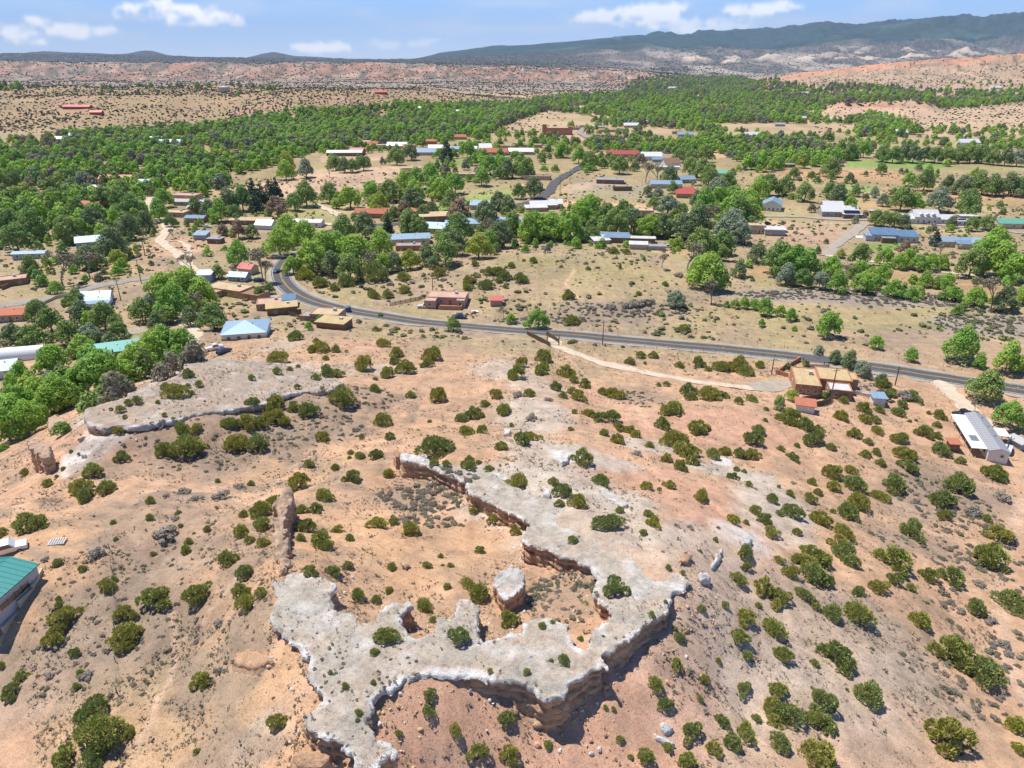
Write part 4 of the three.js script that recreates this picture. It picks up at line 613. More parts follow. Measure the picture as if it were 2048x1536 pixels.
{ // left edge trailer
  const [t, L] = axisHouse('mobile_home', 'trailer', 'pale trailer home with teal metal roof at the left edge', [18, 1112], [-78, 1232], 7.2, 3.0, { roof: 'gable', wall: 'lilac', cover: 'teal', rise: .1, over: .3, ribs: .8 });
  for (let i = 0; i < 4; i++) { const z = -L / 2 + 2.5 + i * (L - 5) / 3; const f = part(t, 'window', box(.1, 1.1, 1.5, 3.62, 1.6, z), frameMat); part(f, 'pane', box(.06, .9, 1.3, 3.66, 1.6, z), glass); }
  const s = survey(115, 1085), g = thing('pallet', 'pale slatted pallets lying on bare ground near the teal-roofed trailer', 'pallet', s.x, ground(s.x, s.d), -s.d, .2);
  for (let i = 0; i < 7; i++) part(g, 'slat', box(.18, .04, 1.5, -.95 + i * .32, .22, 0), paint(.55, .54, .52)); for (const z of [-.65, 0, .65]) part(g, 'runner', box(2.2, .2, .1, 0, .1, z), paint(.4, .38, .36));
}
// left and middle, between hill and village
house(492, 654, 0, 12, 'hip', 'white', 'lightblue', 'house with broad light-blue hip roof left of the hill', { w: 14, d: 13.5, h: 2.7, rise: .17, wins: 4 });
house(245, 692, 0, 24, 'gable', 'cream', 'teal', 'teal metal-roofed house half hidden by bright trees at left', { w: 17, d: 8, h: 3.2, rise: .22, wings: [{ x: -7, z: 5, w: 8, d: 7, h: 3, roof: 'gable', wall: 'cream', cover: 'teal', rise: .2 }] });
{
  const s = survey(48, 704, 2), t = thing('quonset_hut', 'white arched storage hut on the grass at the left edge', 'hut', s.x, ground(s.x, s.d), -s.d, .25);
  const arch = new THREE.CylinderGeometry(3, 3, 13, 24, 1, true, 0, Math.PI); arch.rotateZ(Math.PI / 2); arch.rotateX(-Math.PI / 2); arch.rotateX(Math.PI); arch.translate(0, 1, 0); arch.computeBoundingBox(); if (arch.boundingBox.max.y < 2) { arch.rotateX(Math.PI); arch.translate(0, 2, 0); }
  part(t, 'cover', arch, new THREE.MeshStandardMaterial({ color: col(.74, .74, .75), roughness: .6, side: THREE.DoubleSide }));
  for (const e of [-1, 1]) { const c = new THREE.CircleGeometry(3, 20, 0, Math.PI); c.rotateY(e * Math.PI / 2); c.translate(e * 6.45, 1, 0); part(t, 'end_wall', mergeGeometries([c, box(.1, 2, 5.96, e * 6.4, 0, 0)]), e < 0 ? paint(.60, .64, .68, .7) : paint(.25, .26, .28, .7)); }
  for (const e of [-1, 1]) part(t, 'skirt', box(13, 2, .1, 0, 0, e * 2.95), paint(.70, .70, .71)); keepOut.push([s.x, s.d, 9], [s.x * .95, s.d * .95, 6]);
}
house(2, 733, 0, 20, 'gable', 'white', 'lightblue', 'corner of a light-blue metal roof at the left edge', { w: 9, d: 7, h: 2.8, wins: 2 });
{ // pink adobe with courtyard
  const t = house(895, 588, 0, -6, 'flat', 'pink', 'pink', 'pink adobe house around a small courtyard beside the highway', { w: 16, d: 8.5, h: 3.3, name: 'adobe_house', wins: 4, door: true, wings: [{ x: -5.6, z: 6.2, w: 4.6, d: 5, h: 3.1, roof: 'flat', wall: 'pink', cover: 'pink', wins: 1 }, { x: 6.4, z: 5.4, w: 3.2, d: 3, h: 3.0, roof: 'flat', wall: 'pink', cover: 'pink', wins: 1 }] });
  part(t, 'courtyard_wall', mergeGeometries([box(9, 1.6, .3, 2.6, .5, 8.8), box(.3, 1.6, 3, 7, .5, 7.1)]), wallMat('adobe')); part(t, 'terrace', box(8, .3, 4.6, 1.6, .05, 6.4), paint(.38, .17, .12));
}
shed(993, 597, 0, -4, 'gable', 'pink', 'red', 'small pink shed with red gable roof beyond the highway', { w: 4.6, d: 4, h: 2.4 });
house(540, 601, 0, 14, 'flat', 'adobe', 'pink', 'pink adobe house inside the curve of the highway', { w: 10, d: 8, h: 3, wings: [{ x: 7, z: -2, w: 4.5, d: 7, h: 3, roof: 'shed', wall: 'adobe', cover: 'navy', rise: .1 }] });
house(563, 610, 0, 18, 'slab', 'brown', 'yellow', 'dark-sided building with yellow flat roof inside the curve', { w: 11, d: 7, h: 3, wins: 2, name: 'outbuilding', category: 'building' });
house(655, 622, 0, -8, 'flat', 'adobe', 'tan', 'brown adobe house with tan flat roof close to the highway', { w: 11, d: 8, h: 3.1, name: 'adobe_house', wins: 4, wings: [{ x: -7, z: 2, w: 4, d: 6, h: 2.6, roof: 'flat', wall: 'adobe', cover: 'grey' }] });
house(668, 640, 0, -14, 'slab', 'brown', 'yellow', 'open shed with yellow flat roof below the brown adobe house', { w: 10.5, d: 7, h: 2.8, wins: 0, name: 'outbuilding', category: 'building' });
house(458, 572, 0, -22, 'flat', 'adobe', 'tan', 'long tan adobe compound with ruined roof at the bend', { w: 19, d: 9, h: 3, name: 'adobe_house', wings: [{ x: 14, z: 1, w: 9, d: 7, h: 2.4, roof: 'flat', wall: 'adobe', cover: 'brown' }, { x: -3, z: 6.6, w: 7, d: 4, h: 2.6, roof: 'flat', wall: 'adobe', cover: 'pink', wins: 2 }] });
house(410, 546, 0, 6, 'shed', 'blue', 'white', 'narrow white-roofed shed at the road junction', { w: 6.2, d: 7, h: 3.4, name: 'shed', category: 'shed', rise: .12 });
house(478, 550, 0, -10, 'gable', 'blue', 'lightblue', 'low blue-roofed house near the bend of the highway', { w: 8.5, d: 5, h: 2.2 });
house(496, 534, 0, -20, 'gable', 'cream', 'red', 'red-roofed house behind bare trees near the bend', { w: 7, d: 5.5, h: 2.6 });
house(190, 589, 0, 12, 'gable', 'white', 'lightblue', 'light-blue metal-roofed house in stepped gables by the side road', { w: 12, d: 5, h: 2.8, wings: [{ x: 2, z: 5, w: 10, d: 4.5, h: 2.5, roof: 'gable', wall: 'white', cover: 'lightblue', rise: .2 }, { x: 3.5, z: 9, w: 8, d: 3.5, h: 2.1, roof: 'shed', wall: 'white', cover: 'lightblue', rise: .15 }] });
house(22, 624, 0, 8, 'hip', 'pink', 'orange', 'orange-roofed house among trees at the left edge', { w: 11, d: 8, h: 2.6, rise: .2 });
house(8, 556, 0, 28, 'flat', 'brown', 'pink', 'long brown adobe building with garden wall at the left edge', { w: 17, d: 8, h: 3.2, name: 'adobe_house' });
house(182, 480, 0, 24, 'gable', 'blue', 'lightblue', 'pale blue house with metal roof beside a dirt yard', { w: 14, d: 8, h: 3 });
house(60, 505, 0, 8, 'gable', 'grey', 'lightblue', 'blue-grey trailer home among trees at left', { w: 15, d: 5, h: 2.8, rise: .15 });
house(183, 409, 0, -14, 'gable', 'red', 'red', 'red barn with a lean-to at the edge of the woods', { h: 3.6, w: 13, d: 8, name: 'barn', category: 'barn', wings: [{ x: 0, z: 6, w: 12, d: 4, h: 2.4, roof: 'shed', wall: 'red', cover: 'red', rise: .2 }] });
house(372, 388, 0, -8, 'flat', 'pink', 'pink', 'two-storey pink adobe house among dark trees', { w: 18, d: 10, h: 5, wings: [{ x: 0, z: 7, w: 16, d: 4.5, h: 3, roof: 'flat', wall: 'pink', cover: 'tan', wins: 3 }] });
house(382, 402, 0, -4, 'gable', 'grey', 'grey', 'long grey-roofed building below the two-storey adobe', { w: 22, d: 6, h: 2.6, rise: .15 });
house(350, 422, 0, -6, 'flat', 'pink', 'tan', 'tan flat-roofed adobe beside the dirt road', { w: 16, d: 9, h: 3 });
house(393, 434, 0, -6, 'gable', 'adobe', 'navy', 'small house with blue-grey roof beside the dirt road', { w: 12, d: 7, h: 2.7, rise: .15 });
shed(403, 468, 0, -4, 'shed', 'grey', 'lightblue', 'narrow shed with pale blue roof in a dirt yard', { w: 7, d: 6 });
shed(431, 476, 0, -8, 'slab', 'brown', 'grey', 'grey open carport in a dirt yard', { w: 7.5, d: 5, name: 'carport', category: 'carport' });
house(504, 438, 0, -4, 'gable', 'brown', 'tan', 'long low house with pale tan roof behind a lawn', { w: 25, d: 8, h: 2.8, rise: .14 });
shed(532, 447, 0, -10, 'gable', 'white', 'white', 'white gabled garage beside the long low house', { w: 10, d: 8, h: 2.8 });
house(394, 413, 0, -10, 'gable', 'grey', 'grey', 'small grey house under trees by the dirt road', { w: 9, d: 8, h: 3 });
house(814, 474, 0, 10, 'gable', 'cream', 'lightblue', 'long house with light-blue metal roof behind the cottonwoods', { w: 24, d: 9, h: 3.2, rise: .2, ribs: 1.6 });
house(817, 488, 0, 4, 'flat', 'orange', 'grey', 'orange flat-roofed garage before the long blue-roofed house', { w: 13, d: 7, h: 2.8, name: 'garage', category: 'garage', wins: 2 });
house(743, 424, 0, -6, 'gable', 'orange', 'orange', 'rambling orange tile-roofed adobe house beside the lane', { w: 20, d: 8, h: 3, wings: [{ x: 14, z: -2, w: 13, d: 7, h: 3.4, roof: 'gable', wall: 'orange', cover: 'orange' }, { x: 24, z: -6, w: 9, d: 6, h: 3.2, roof: 'hip', wall: 'orange', cover: 'orange' }] });
house(881, 428, 0, 12, 'slab', 'brown', 'tan', 'large brown building with wide tan flat roof', { w: 26, d: 14, h: 3.6, name: 'outbuilding', category: 'building' });
house(617, 442, 0, -4, 'gable', 'white', 'white', 'white-roofed building beside the gravel loop', { w: 17, d: 8, h: 3, rise: .14 });
house(866, 453, 0, -10, 'gable', 'cream', 'lightblue', 'blue-grey gabled house in the shade of olive trees', { w: 18, d: 9, h: 3 });
house(925, 444, 0, 4, 'hip', 'cream', 'lightblue', 'pale hip-roofed house beside the brown building', { w: 20, d: 11, h: 3, rise: .2 });
house(1016, 440, 0, -4, 'gable', 'white', 'lightblue', 'light-blue roof showing over the central trees', { w: 22, d: 9, h: 3.2, rise: .2 });
house(966, 408, 0, -8, 'gable', 'cream', 'blue', 'blue roof tucked behind a dark tree near the green field', { w: 16, d: 8, h: 3.2 });
house(1060, 371, 0, -4, 'slab', 'adobe', 'yellow', 'yellow flat-roofed house beside the far highway', { w: 20, d: 10, h: 3 });
house(1086, 408, 0, 8, 'gable', 'pink', 'white', 'cluster of white sloping roofs beside the far highway', { w: 18, d: 8, h: 3, wings: [{ x: -6, z: 7, w: 14, d: 7, h: 2.6, roof: 'shed', wall: 'pink', cover: 'white', rise: .15 }, { x: 9, z: -4, w: 9, d: 8, h: 3, roof: 'gable', wall: 'pink', cover: 'white' }] });
house(1228, 472, 0, -6, 'shed', 'brown', 'blue', 'long shed with blue roof above the yellow flats', { w: 16, d: 8, h: 3, rise: .2, name: 'shed', category: 'shed' });
shed(1200, 478, 0, 16, 'shed', 'grey', 'white', 'white sloping lean-to beside the blue shed', { w: 9, d: 7, h: 2.2, rise: .25 });
shed(1280, 475, 0, -6, 'slab', 'brown', 'white', 'long narrow white-roofed shed right of the blue shed', { w: 16, d: 5 });
shed(1277, 487, 0, -8, 'shed', 'cream', 'white', 'white box shed in front of the long narrow shed', { w: 9, d: 5, h: 2.8, rise: .15 });
shed(1313, 491, 0, -4, 'slab', 'grey', 'grey', 'low grey shed at the right end of the farm sheds', { w: 9, d: 4, h: 2.2 });
shed(1280, 457, 0, -6, 'gable', 'grey', 'grey', 'small grey-roofed shed behind the farm sheds', { w: 8, d: 5 });
house(1281, 418, 0, -4, 'flat', 'pink', 'tan', 'stepped tan adobe house with several flat roofs', { w: 16, d: 9, h: 4, wings: [{ x: 11, z: 2, w: 9, d: 8, h: 3, roof: 'flat', wall: 'pink', cover: 'tan', wins: 2 }, { x: -9, z: 3, w: 7, d: 7, h: 3, roof: 'flat', wall: 'pink', cover: 'tan' }] });
shed(1376, 424, 0, -4, 'gable', 'white', 'white', 'white camping trailer on grass behind the central trees', { w: 7.5, d: 3, h: 2.2, rise: .1, name: 'trailer', category: 'trailer' });
house(1221, 358, 0, -10, 'slab', 'brown', 'grey', 'low brown house with grey roof on the bare field', { w: 22, d: 10, h: 3 });
shed(1245, 374, 0, 2, 'slab', 'brown', 'dark', 'dark shipping container on the bare field', { w: 14, d: 3.5, name: 'container', category: 'container', door: false });
house(1331, 366, 0, -2, 'gable', 'cream', 'lightblue', 'light-blue roofed house beside the bare field', { w: 24, d: 10, h: 3.2, rise: .2 });
house(1376, 385, 0, -8, 'hip', 'adobe', 'red', 'house with bright red hip roof beside the bare field', { w: 17, d: 13, h: 3, rise: .3 });
house(1245, 307, 0, -2, 'gable', 'adobe', 'red', 'long red-roofed house on a tan rise', { w: 32, d: 11, h: 3.4 });
house(1302, 311, 0, -4, 'gable', 'white', 'white', 'white metal barn beside the long red-roofed house', { w: 20, d: 12, h: 4, name: 'barn', category: 'barn' });
house(1318, 318, 0, -4, 'gable', 'blue', 'blue', 'low bright blue shed beside the white barn', { w: 13, d: 6, h: 2.6, name: 'shed', category: 'shed' });
house(1341, 325, 0, 20, 'gable', 'white', 'brown', 'white house with steep brown roof among pale trees', { w: 16, d: 10, h: 3.4, rise: .4 });
house(1336, 333, 0, -4, 'gable', 'white', 'white', 'long white trailer home below the brown-roofed house', { w: 20, d: 5, h: 2.6, rise: .12 });
house(1545, 406, 0, -22, 'gable', 'white', 'lightblue', 'white barn with pale blue metal roof at the field edge', { w: 12, d: 16, h: 4, name: 'barn', category: 'barn', rise: .25 });
house(1514, 448, 0, -6, 'flat', 'cream', 'tan', 'boxy two-storey tan house beside the tilled field', { w: 9, d: 7, h: 5 });
shed(1549, 457, 0, -8, 'shed', 'grey', 'white', 'grey metal shed beside the boxy tan house', { w: 11, d: 7, h: 3.4, rise: .1 });
house(1676, 420, 0, -6, 'gable', 'grey', 'white', 'white house with porch roofs and roof solar panels', { w: 22, d: 11, h: 3.2, rise: .25, wings: [{ x: -3, z: -4, w: 12, d: 10, h: 5, roof: 'gable', wall: 'grey', cover: 'white', rise: .3 }, { x: 6, z: 8, w: 11, d: 6, h: 2.6, roof: 'slab', wall: 'brown', cover: 'white' }], solar: { w: 9.5, d: 4, x: 6, y: 3.6, z: 8, tilt: .35 } });
house(1848, 430, 0, -5, 'gable', 'white', 'white', 'white farmhouse with dormers and two white wings', { w: 14, d: 10, h: 4.4, rise: .32, wings: [{ x: -12, z: .6, w: 11, d: 8, h: 3, roof: 'gable', wall: 'white', cover: 'white', rise: .25, wins: 2 }, { x: 12, z: .6, w: 10, d: 8, h: 3, roof: 'gable', wall: 'white', cover: 'white', rise: .25, wins: 2 }, { x: -3.5, z: 3.4, w: 2, d: 3, h: 5.6, roof: 'gable', wall: 'white', cover: 'white', over: .2 }, { x: 0, z: 3.4, w: 2, d: 3, h: 5.6, roof: 'gable', wall: 'white', cover: 'white', over: .2 }, { x: 3.5, z: 3.4, w: 2, d: 3, h: 5.6, roof: 'gable', wall: 'white', cover: 'white', over: .2 }] });
house(1921, 440, 0, -4, 'gable', 'white', 'white', 'small white trailer home right of the white farmhouse', { w: 13, d: 6, h: 2.8, rise: .12, solar: { w: 5, d: 2, x: 0, y: 3.4, z: 1.4, tilt: .25 } });
shed(1936, 431, 0, -4, 'slab', 'grey', 'white', 'white-roofed carport behind the small white trailer', { w: 10, d: 5 });
house(2030, 444, 0, -4, 'gable', 'cream', 'green', 'house with pale green metal roof at the right edge', { w: 22, d: 9, h: 3, rise: .22 });
house(1766, 466, 0, -10, 'shed', 'lilac', 'navy', 'modern house with dark blue sloping roofs above a green lawn', { w: 13, d: 10, h: 3.6, rise: .28, wins: 4, wings: [{ x: 11.5, z: 1, w: 10.5, d: 9.5, h: 3.2, roof: 'shed', wall: 'lilac', cover: 'navy', rise: .26, wins: 3 }, { x: -7.6, z: 2.4, w: 4.5, d: 6, h: 3, roof: 'shed', wall: 'lilac', cover: 'lightblue', rise: .2 }, { x: 1, z: 7, w: 7, d: 4, h: 2.7, roof: 'slab', wall: 'brown', cover: 'grey', over: .1 }] });
{ const s = survey(1766, 476), t = structure('patio', box(29, .3, 6, 0, .1, 0), paint(.66, .64, .62)); t.position.set(s.x, ground(s.x, s.d), -s.d); t.rotation.y = -.17; }
house(1903, 480, 0, -8, 'gable', 'cream', 'lightblue', 'angled pale house with blue-grey roof and circular drive', { w: 20, d: 8, h: 3, rise: .2, wings: [{ x: 14, z: 3, w: 9, d: 9, h: 3, roof: 'gable', wall: 'cream', cover: 'lightblue', rise: .22, ry: -.5 }, { x: 4, z: 5, w: 7, d: 5, h: 2.7, roof: 'shed', wall: 'cream', cover: 'blue' }] });
shed(1749, 421, 0, -4, 'slab', 'brown', 'white', 'tiny white-roofed stand in a tan field', { w: 5, d: 3, h: 2.2 });
house(1936, 284, 0, -4, 'gable', 'white', 'white', 'white gabled barn behind the right windbreak', { w: 22, d: 12, h: 4, name: 'barn', category: 'barn' });
shed(1574, 328, 0, -2, 'slab', 'brown', 'grey', 'grey shed at the edge of the orange field', { w: 13, d: 7 });
house(690, 304, 0, 2, 'gable', 'brown', 'white', 'long dark barn with white roof above a tan paddock', { w: 36, d: 12, h: 3.4, rise: .16, name: 'barn', category: 'barn' });
house(715, 301, 0, -8, 'gable', 'red', 'red', 'red-roofed end building of the long barn', { w: 14, d: 10, h: 3.8, name: 'barn', category: 'barn' });
house(852, 303, 0, 2, 'gable', 'cream', 'blue', 'house with blue metal roof in the village', { w: 23, d: 12, h: 3.2 });
house(989, 303, 0, -4, 'gable', 'adobe', 'orange', 'orange-red roofed house in the village centre', { w: 27, d: 12, h: 3.2 });
house(994, 313, 0, 0, 'flat', 'grey', 'green', 'teal-green block building in the village centre', { w: 19, d: 9, h: 3.6, wins: 2 });
house(970, 294, 0, 10, 'gable', 'white', 'white', 'tall white gabled house in the village centre', { w: 13, d: 13, h: 5 });
house(1042, 302, 0, -2, 'gable', 'pink', 'white', 'white-roofed bungalow east of the village centre', { w: 26, d: 11, h: 3 });
house(822, 334, 0, 4, 'flat', 'cream', 'tan', 'cream flat-roofed house beside the tan paddock', { w: 18, d: 10, h: 3.2 });
house(931, 346, 0, 2, 'flat', 'pink', 'tan', 'small pink adobe above the cottonwood row', { w: 17, d: 9, h: 3.2 });
house(1075, 350, 0, -8, 'flat', 'pink', 'brown', 'pink adobe house under trees beside the far highway', { w: 22, d: 11, h: 3.4 });
house(237, 356, 0, -4, 'gable', 'adobe', 'red', 'long red-roofed house deep in the left woods', { w: 29, d: 9, h: 3.4 });
house(280, 366, 0, 4, 'gable', 'white', 'lightblue', 'light-blue double roof in the left woods', { w: 19, d: 10, h: 3.4 });
house(189, 378, 0, 4, 'hip', 'grey', 'grey', 'grey round-edged roof in the left woods', { w: 15, d: 12, h: 2.8, rise: .25 });
house(338, 285, 0, 4, 'gable', 'white', 'blue', 'blue-roofed house beside a straw-coloured field', { w: 27, d: 12, h: 4 });
house(313, 278, 0, 2, 'gable', 'cream', 'white', 'white-roofed house left of the blue-roofed house', { w: 30, d: 10, h: 3 });
house(120, 277, 0, 4, 'gable', 'white', 'white', 'white roof at the upper left edge of the woods', { w: 20, d: 9, h: 3.2 });
house(147, 270, 0, -6, 'gable', 'blue', 'lightblue', 'pale blue roof at the upper left edge of the woods', { w: 14, d: 9, h: 4 });
house(1435, 345, 0, 2, 'hip', 'cream', 'green', 'pale green roof in the willows', { w: 24, d: 11, h: 3, rise: .2 });
house(1372, 357, 0, 12, 'gable', 'grey', 'lightblue', 'small blue-grey roof beside the willows', { w: 13, d: 8, h: 3 });
// the orange adobe church
{
  const t = house(1116, 254, 0, -2, 'flat', 'orange', 'tan', 'big orange adobe church with corner towers in the village', { w: 34, d: 22, h: 9, name: 'church', category: 'church', wins: 4, wings: [{ x: -18, z: 6, w: 6, d: 7, h: 13, roof: 'flat', wall: 'orange', cover: 'tan' }, { x: 16, z: 8, w: 6, d: 7, h: 10.5, roof: 'flat', wall: 'orange', cover: 'tan' }] });
  part(t, 'door', box(3, 4.5, .3, -4, 2.2, 11.1), doorMat);
}
// small far roofs: column, row, width m, wall, roof, label
for (const [px, py, w, wall, cover, roof, label] of [
  [741, 287, 18, 'orange', 'orange', 'gable', 'westmost of the small orange roofs in the village row'], [757, 289, 20, 'cream', 'tan', 'flat', 'cream flat roof between orange roofs in the village row'], [729, 285, 14, 'white', 'white', 'gable', 'small white roof at the west end of the village row'], [795, 290, 22, 'white', 'white', 'gable', 'white roof right of the cream flat roof in the village row'],
  [818, 292, 14, 'adobe', 'red', 'gable', 'little red roof in the village row'], [861, 282, 14, 'orange', 'orange', 'hip', 'little orange hip roof above the village row'], [918, 273, 18, 'pink', 'orange', 'gable', 'pink gabled house above the village green'], [876, 295, 20, 'cream', 'white', 'gable', 'white roof right of the blue village house'], [905, 297, 16, 'grey', 'lightblue', 'gable', 'pale blue roof in the middle of the village row'], [941, 296, 14, 'cream', 'white', 'gable', 'white roof left of the tall gabled house'],
  [1015, 290, 18, 'pink', 'tan', 'flat', 'pink flat-roofed house north of the village centre'], [1040, 285, 16, 'cream', 'tan', 'flat', 'cream flat-roofed house north of the village centre'], [1066, 288, 20, 'pink', 'pink', 'flat', 'low pink adobe between the church and the centre'], [1150, 254, 14, 'pink', 'pink', 'flat', 'small pink adobe right of the church'], [1172, 250, 20, 'cream', 'tan', 'flat', 'cream adobe above the village street'], [1195, 252, 22, 'cream', 'white', 'flat', 'white-roofed adobe right of the village street'], [1215, 258, 24, 'pink', 'tan', 'flat', 'wide tan adobe right of the village street'], [1240, 256, 20, 'cream', 'tan', 'flat', 'cream adobe at the east end of the old plaza'], [1262, 250, 22, 'pink', 'white', 'gable', 'white gabled house east of the old plaza'], [1200, 268, 18, 'pink', 'tan', 'flat', 'tan adobe south of the old plaza'], [1232, 270, 16, 'adobe', 'tan', 'flat', 'brown adobe south of the old plaza'], [1285, 244, 20, 'cream', 'white', 'gable', 'white roof below the far grove'], [1226, 236, 24, 'cream', 'tan', 'flat', 'long cream building before the far grove'],
  [1439, 213, 34, 'orange', 'orange', 'gable', 'left of two bright orange-red roofs in the far grove'], [1488, 214, 44, 'orange', 'orange', 'hip', 'right of two bright orange-red roofs in the far grove'], [1632, 236, 22, 'red', 'pink', 'flat', 'tall pink house beside the far green field'], [1599, 236, 20, 'white', 'white', 'gable', 'white gable left of the tall pink house'], [1667, 239, 22, 'white', 'white', 'gable', 'white gable right of the tall pink house'], [1738, 238, 34, 'white', 'lightblue', 'gable', 'pale long roof beside a dark round tree'], [1792, 264, 26, 'white', 'white', 'gable', 'white roof right of the bright green grove'], [1560, 248, 14, 'grey', 'grey', 'gable', 'grey roof at the west end of the far green field'], [1370, 268, 20, 'grey', 'lightblue', 'gable', 'blue-grey roof south of the far grove'], [1457, 271, 30, 'brown', 'tan', 'gable', 'brown farm building south of the far grove'], [1505, 269, 22, 'white', 'white', 'gable', 'white farm roof south of the far grove'], [1880, 273, 18, 'pink', 'tan', 'gable', 'tan-roofed house beside the right field rows'],
  [155, 213, 46, 'red', 'red', 'gable', 'long red-roofed house on the dry left hill'], [193, 224, 18, 'red', 'red', 'gable', 'small red-roofed house on the dry left hill'], [762, 184, 24, 'red', 'red', 'gable', 'lone red-roofed house far out on the dry plain'], [842, 216, 20, 'white', 'white', 'gable', 'white house at the upper edge of the woods'], [922, 222, 18, 'pink', 'white', 'gable', 'pale house among the upper woods'], [1000, 192, 30, 'cream', 'tan', 'flat', 'pale building on the dry plain above the woods'], [932, 172, 26, 'cream', 'white', 'flat', 'far pale building below the red badlands'], [1355, 262, 14, 'pink', 'tan', 'flat', 'small tan adobe before the far grove'],
  [1610, 186, 22, 'white', 'white', 'gable', 'white roof in the far right woods'], [1738, 192, 20, 'white', 'white', 'gable', 'second white roof in the far right woods'], [1690, 188, 18, 'cream', 'tan', 'gable', 'tan roof in the far right woods'], [1990, 175, 30, 'white', 'white', 'gable', 'pale barn at the far right edge of the woods'], [1262, 170, 30, 'cream', 'white', 'gable', 'white roof where the far valley narrows'], [1345, 176, 30, 'cream', 'white', 'gable', 'white roof among far village trees']])
  house(px, py, 0, ((px * 7) % 20) - 10, roof, wall, cover, label, { w, d: w > 40 ? w * .22 : w * .5, h: roof === 'flat' ? 3.6 : 3.2, wins: py > 240 ? 2 : 0, door: false, group: undefined });
{ // water tank
  const s = survey(448, 184), t = thing('water_tank', 'round pinkish water tank on the dry left hill', 'tank', s.x, ground(s.x, s.d), -s.d);
  const R = metres(11, s.far); part(t, 'drum', new THREE.CylinderGeometry(R, R, R * .85, 32).translate(0, R * .42, 0), paint(.56, .42, .35, .7)); part(t, 'lid', new THREE.ConeGeometry(R * 1.02, R * .16, 32).translate(0, R * .93, 0), paint(.62, .50, .43, .7));
}
// ---------------------------------------------------------------- vehicles
function car(px, py, turn, c, label, kind = 'car') {
  const s = survey(px, py, .7), t = thing(kind === 'pickup' ? 'pickup_truck' : 'parked_car', label, kind === 'pickup' ? 'truck' : 'car', s.x, ground(s.x, s.d) + .02, -s.d, turn * Math.PI / 180), L = kind === 'pickup' ? 5.6 : 4.7;
  const side = kind === 'pickup' ? [[-L / 2, .45], [L / 2, .45], [L / 2, .95], [L / 2 - 1.3, 1.08], [L / 2 - 1.9, 1.8], [L / 2 - 3.2, 1.82], [L / 2 - 3.45, 1.1], [-L / 2, 1.1]] : [[-L / 2, .4], [L / 2, .4], [L / 2, .85], [L / 2 - 1, 1.0], [L / 2 - 1.75, 1.58], [-L / 2 + .8, 1.6], [-L / 2 + .05, 1.05]];
  const body = new THREE.ExtrudeGeometry(new THREE.Shape(side.map(p => new THREE.Vector2(...p))), { depth: 1.62, bevelEnabled: true, bevelThickness: .09, bevelSize: .07, bevelSegments: 2 }); body.translate(0, 0, -.81);
  part(t, 'body', body, paint(...c, .3, .25));
  const gl = kind === 'pickup' ? [[L / 2 - 1.5, 1.14], [L / 2 - 1.95, 1.7], [L / 2 - 3.15, 1.72], [L / 2 - 3.3, 1.14]] : [[L / 2 - 1.25, 1.04], [L / 2 - 1.82, 1.5], [-L / 2 + .85, 1.52], [-L / 2 + .4, 1.08]];
  const g = new THREE.ExtrudeGeometry(new THREE.Shape(gl.map(p => new THREE.Vector2(...p))), { depth: 1.86, bevelEnabled: false }); g.translate(0, 0, -.93); part(t, 'side_window', g, glass);
  const q = gl[0], e = gl[1], ws = new THREE.BoxGeometry(.05, Math.hypot(e[0] - q[0], e[1] - q[1]), 1.4); ws.rotateZ(Math.atan2(q[0] - e[0], e[1] - q[1])); ws.translate((q[0] + e[0]) / 2 + .12, (q[1] + e[1]) / 2 + .06, 0); part(t, 'windscreen', ws, glass);
  for (const x of [-L / 2 + .9, L / 2 - .9]) for (const z of [-.82, .82]) { const w = part(t, 'wheel', new THREE.CylinderGeometry(.34, .34, .24, 14).rotateX(Math.PI / 2).translate(x, .34, z), paint(.02, .02, .02)); part(w, 'rim', new THREE.CylinderGeometry(.19, .19, .26, 10).rotateX(Math.PI / 2).translate(x, .34, z), paint(.4, .4, .42, .3, .8)); }
  keepOut.push([s.x, s.d, 3]); return t;
}
const W = [.72, .72, .72], K = [.03, .035, .045], BL = [.03, .06, .16], SV = [.35, .37, .4], RD = [.4, .04, .03];
car(849, 612, 8, W, 'white car parked left at the pink adobe house', 'pickup'); car(861, 608, 8, W, 'white car parked right at the pink adobe house'); car(919, 633, -8, BL, 'dark blue truck pulled off beside the highway', 'pickup');
car(551, 513, 10, W, 'white car on the pull-out at the highway bend'); car(518, 560, 20, BL, 'dark blue car parked beside the walled compound'); car(555, 543, 70, BL, 'dark car driving through the highway bend');
car(1926, 827, 10, K, 'dark pickup parked behind the long white trailer', 'pickup'); car(6, 1099, 30, W, 'white pickup parked at the left edge by the teal roof', 'pickup'); car(448, 702, 60, BL, 'blue car parked below the light-blue hip roof'); car(428, 695, 40, W, 'white pickup parked below the light-blue hip roof', 'pickup'); car(2016, 898, 50, W, 'white car parked right of the long trailer');
car(1111, 471, 10, K, 'black van among the farm vehicles'); car(1120, 472, -10, SV, 'silver car among the farm vehicles', 'pickup'); car(1136, 473, 20, BL, 'blue car among the farm vehicles'); car(1096, 470, 0, [.7, .35, .02], 'yellow tractor-coloured truck among the farm vehicles', 'pickup'); car(1158, 472, 0, W, 'white van among the farm vehicles'); car(1245, 482, 30, BL, 'blue car beside the blue farm shed'); car(1334, 493, 0, W, 'white pickup at the right end of the farm sheds', 'pickup');
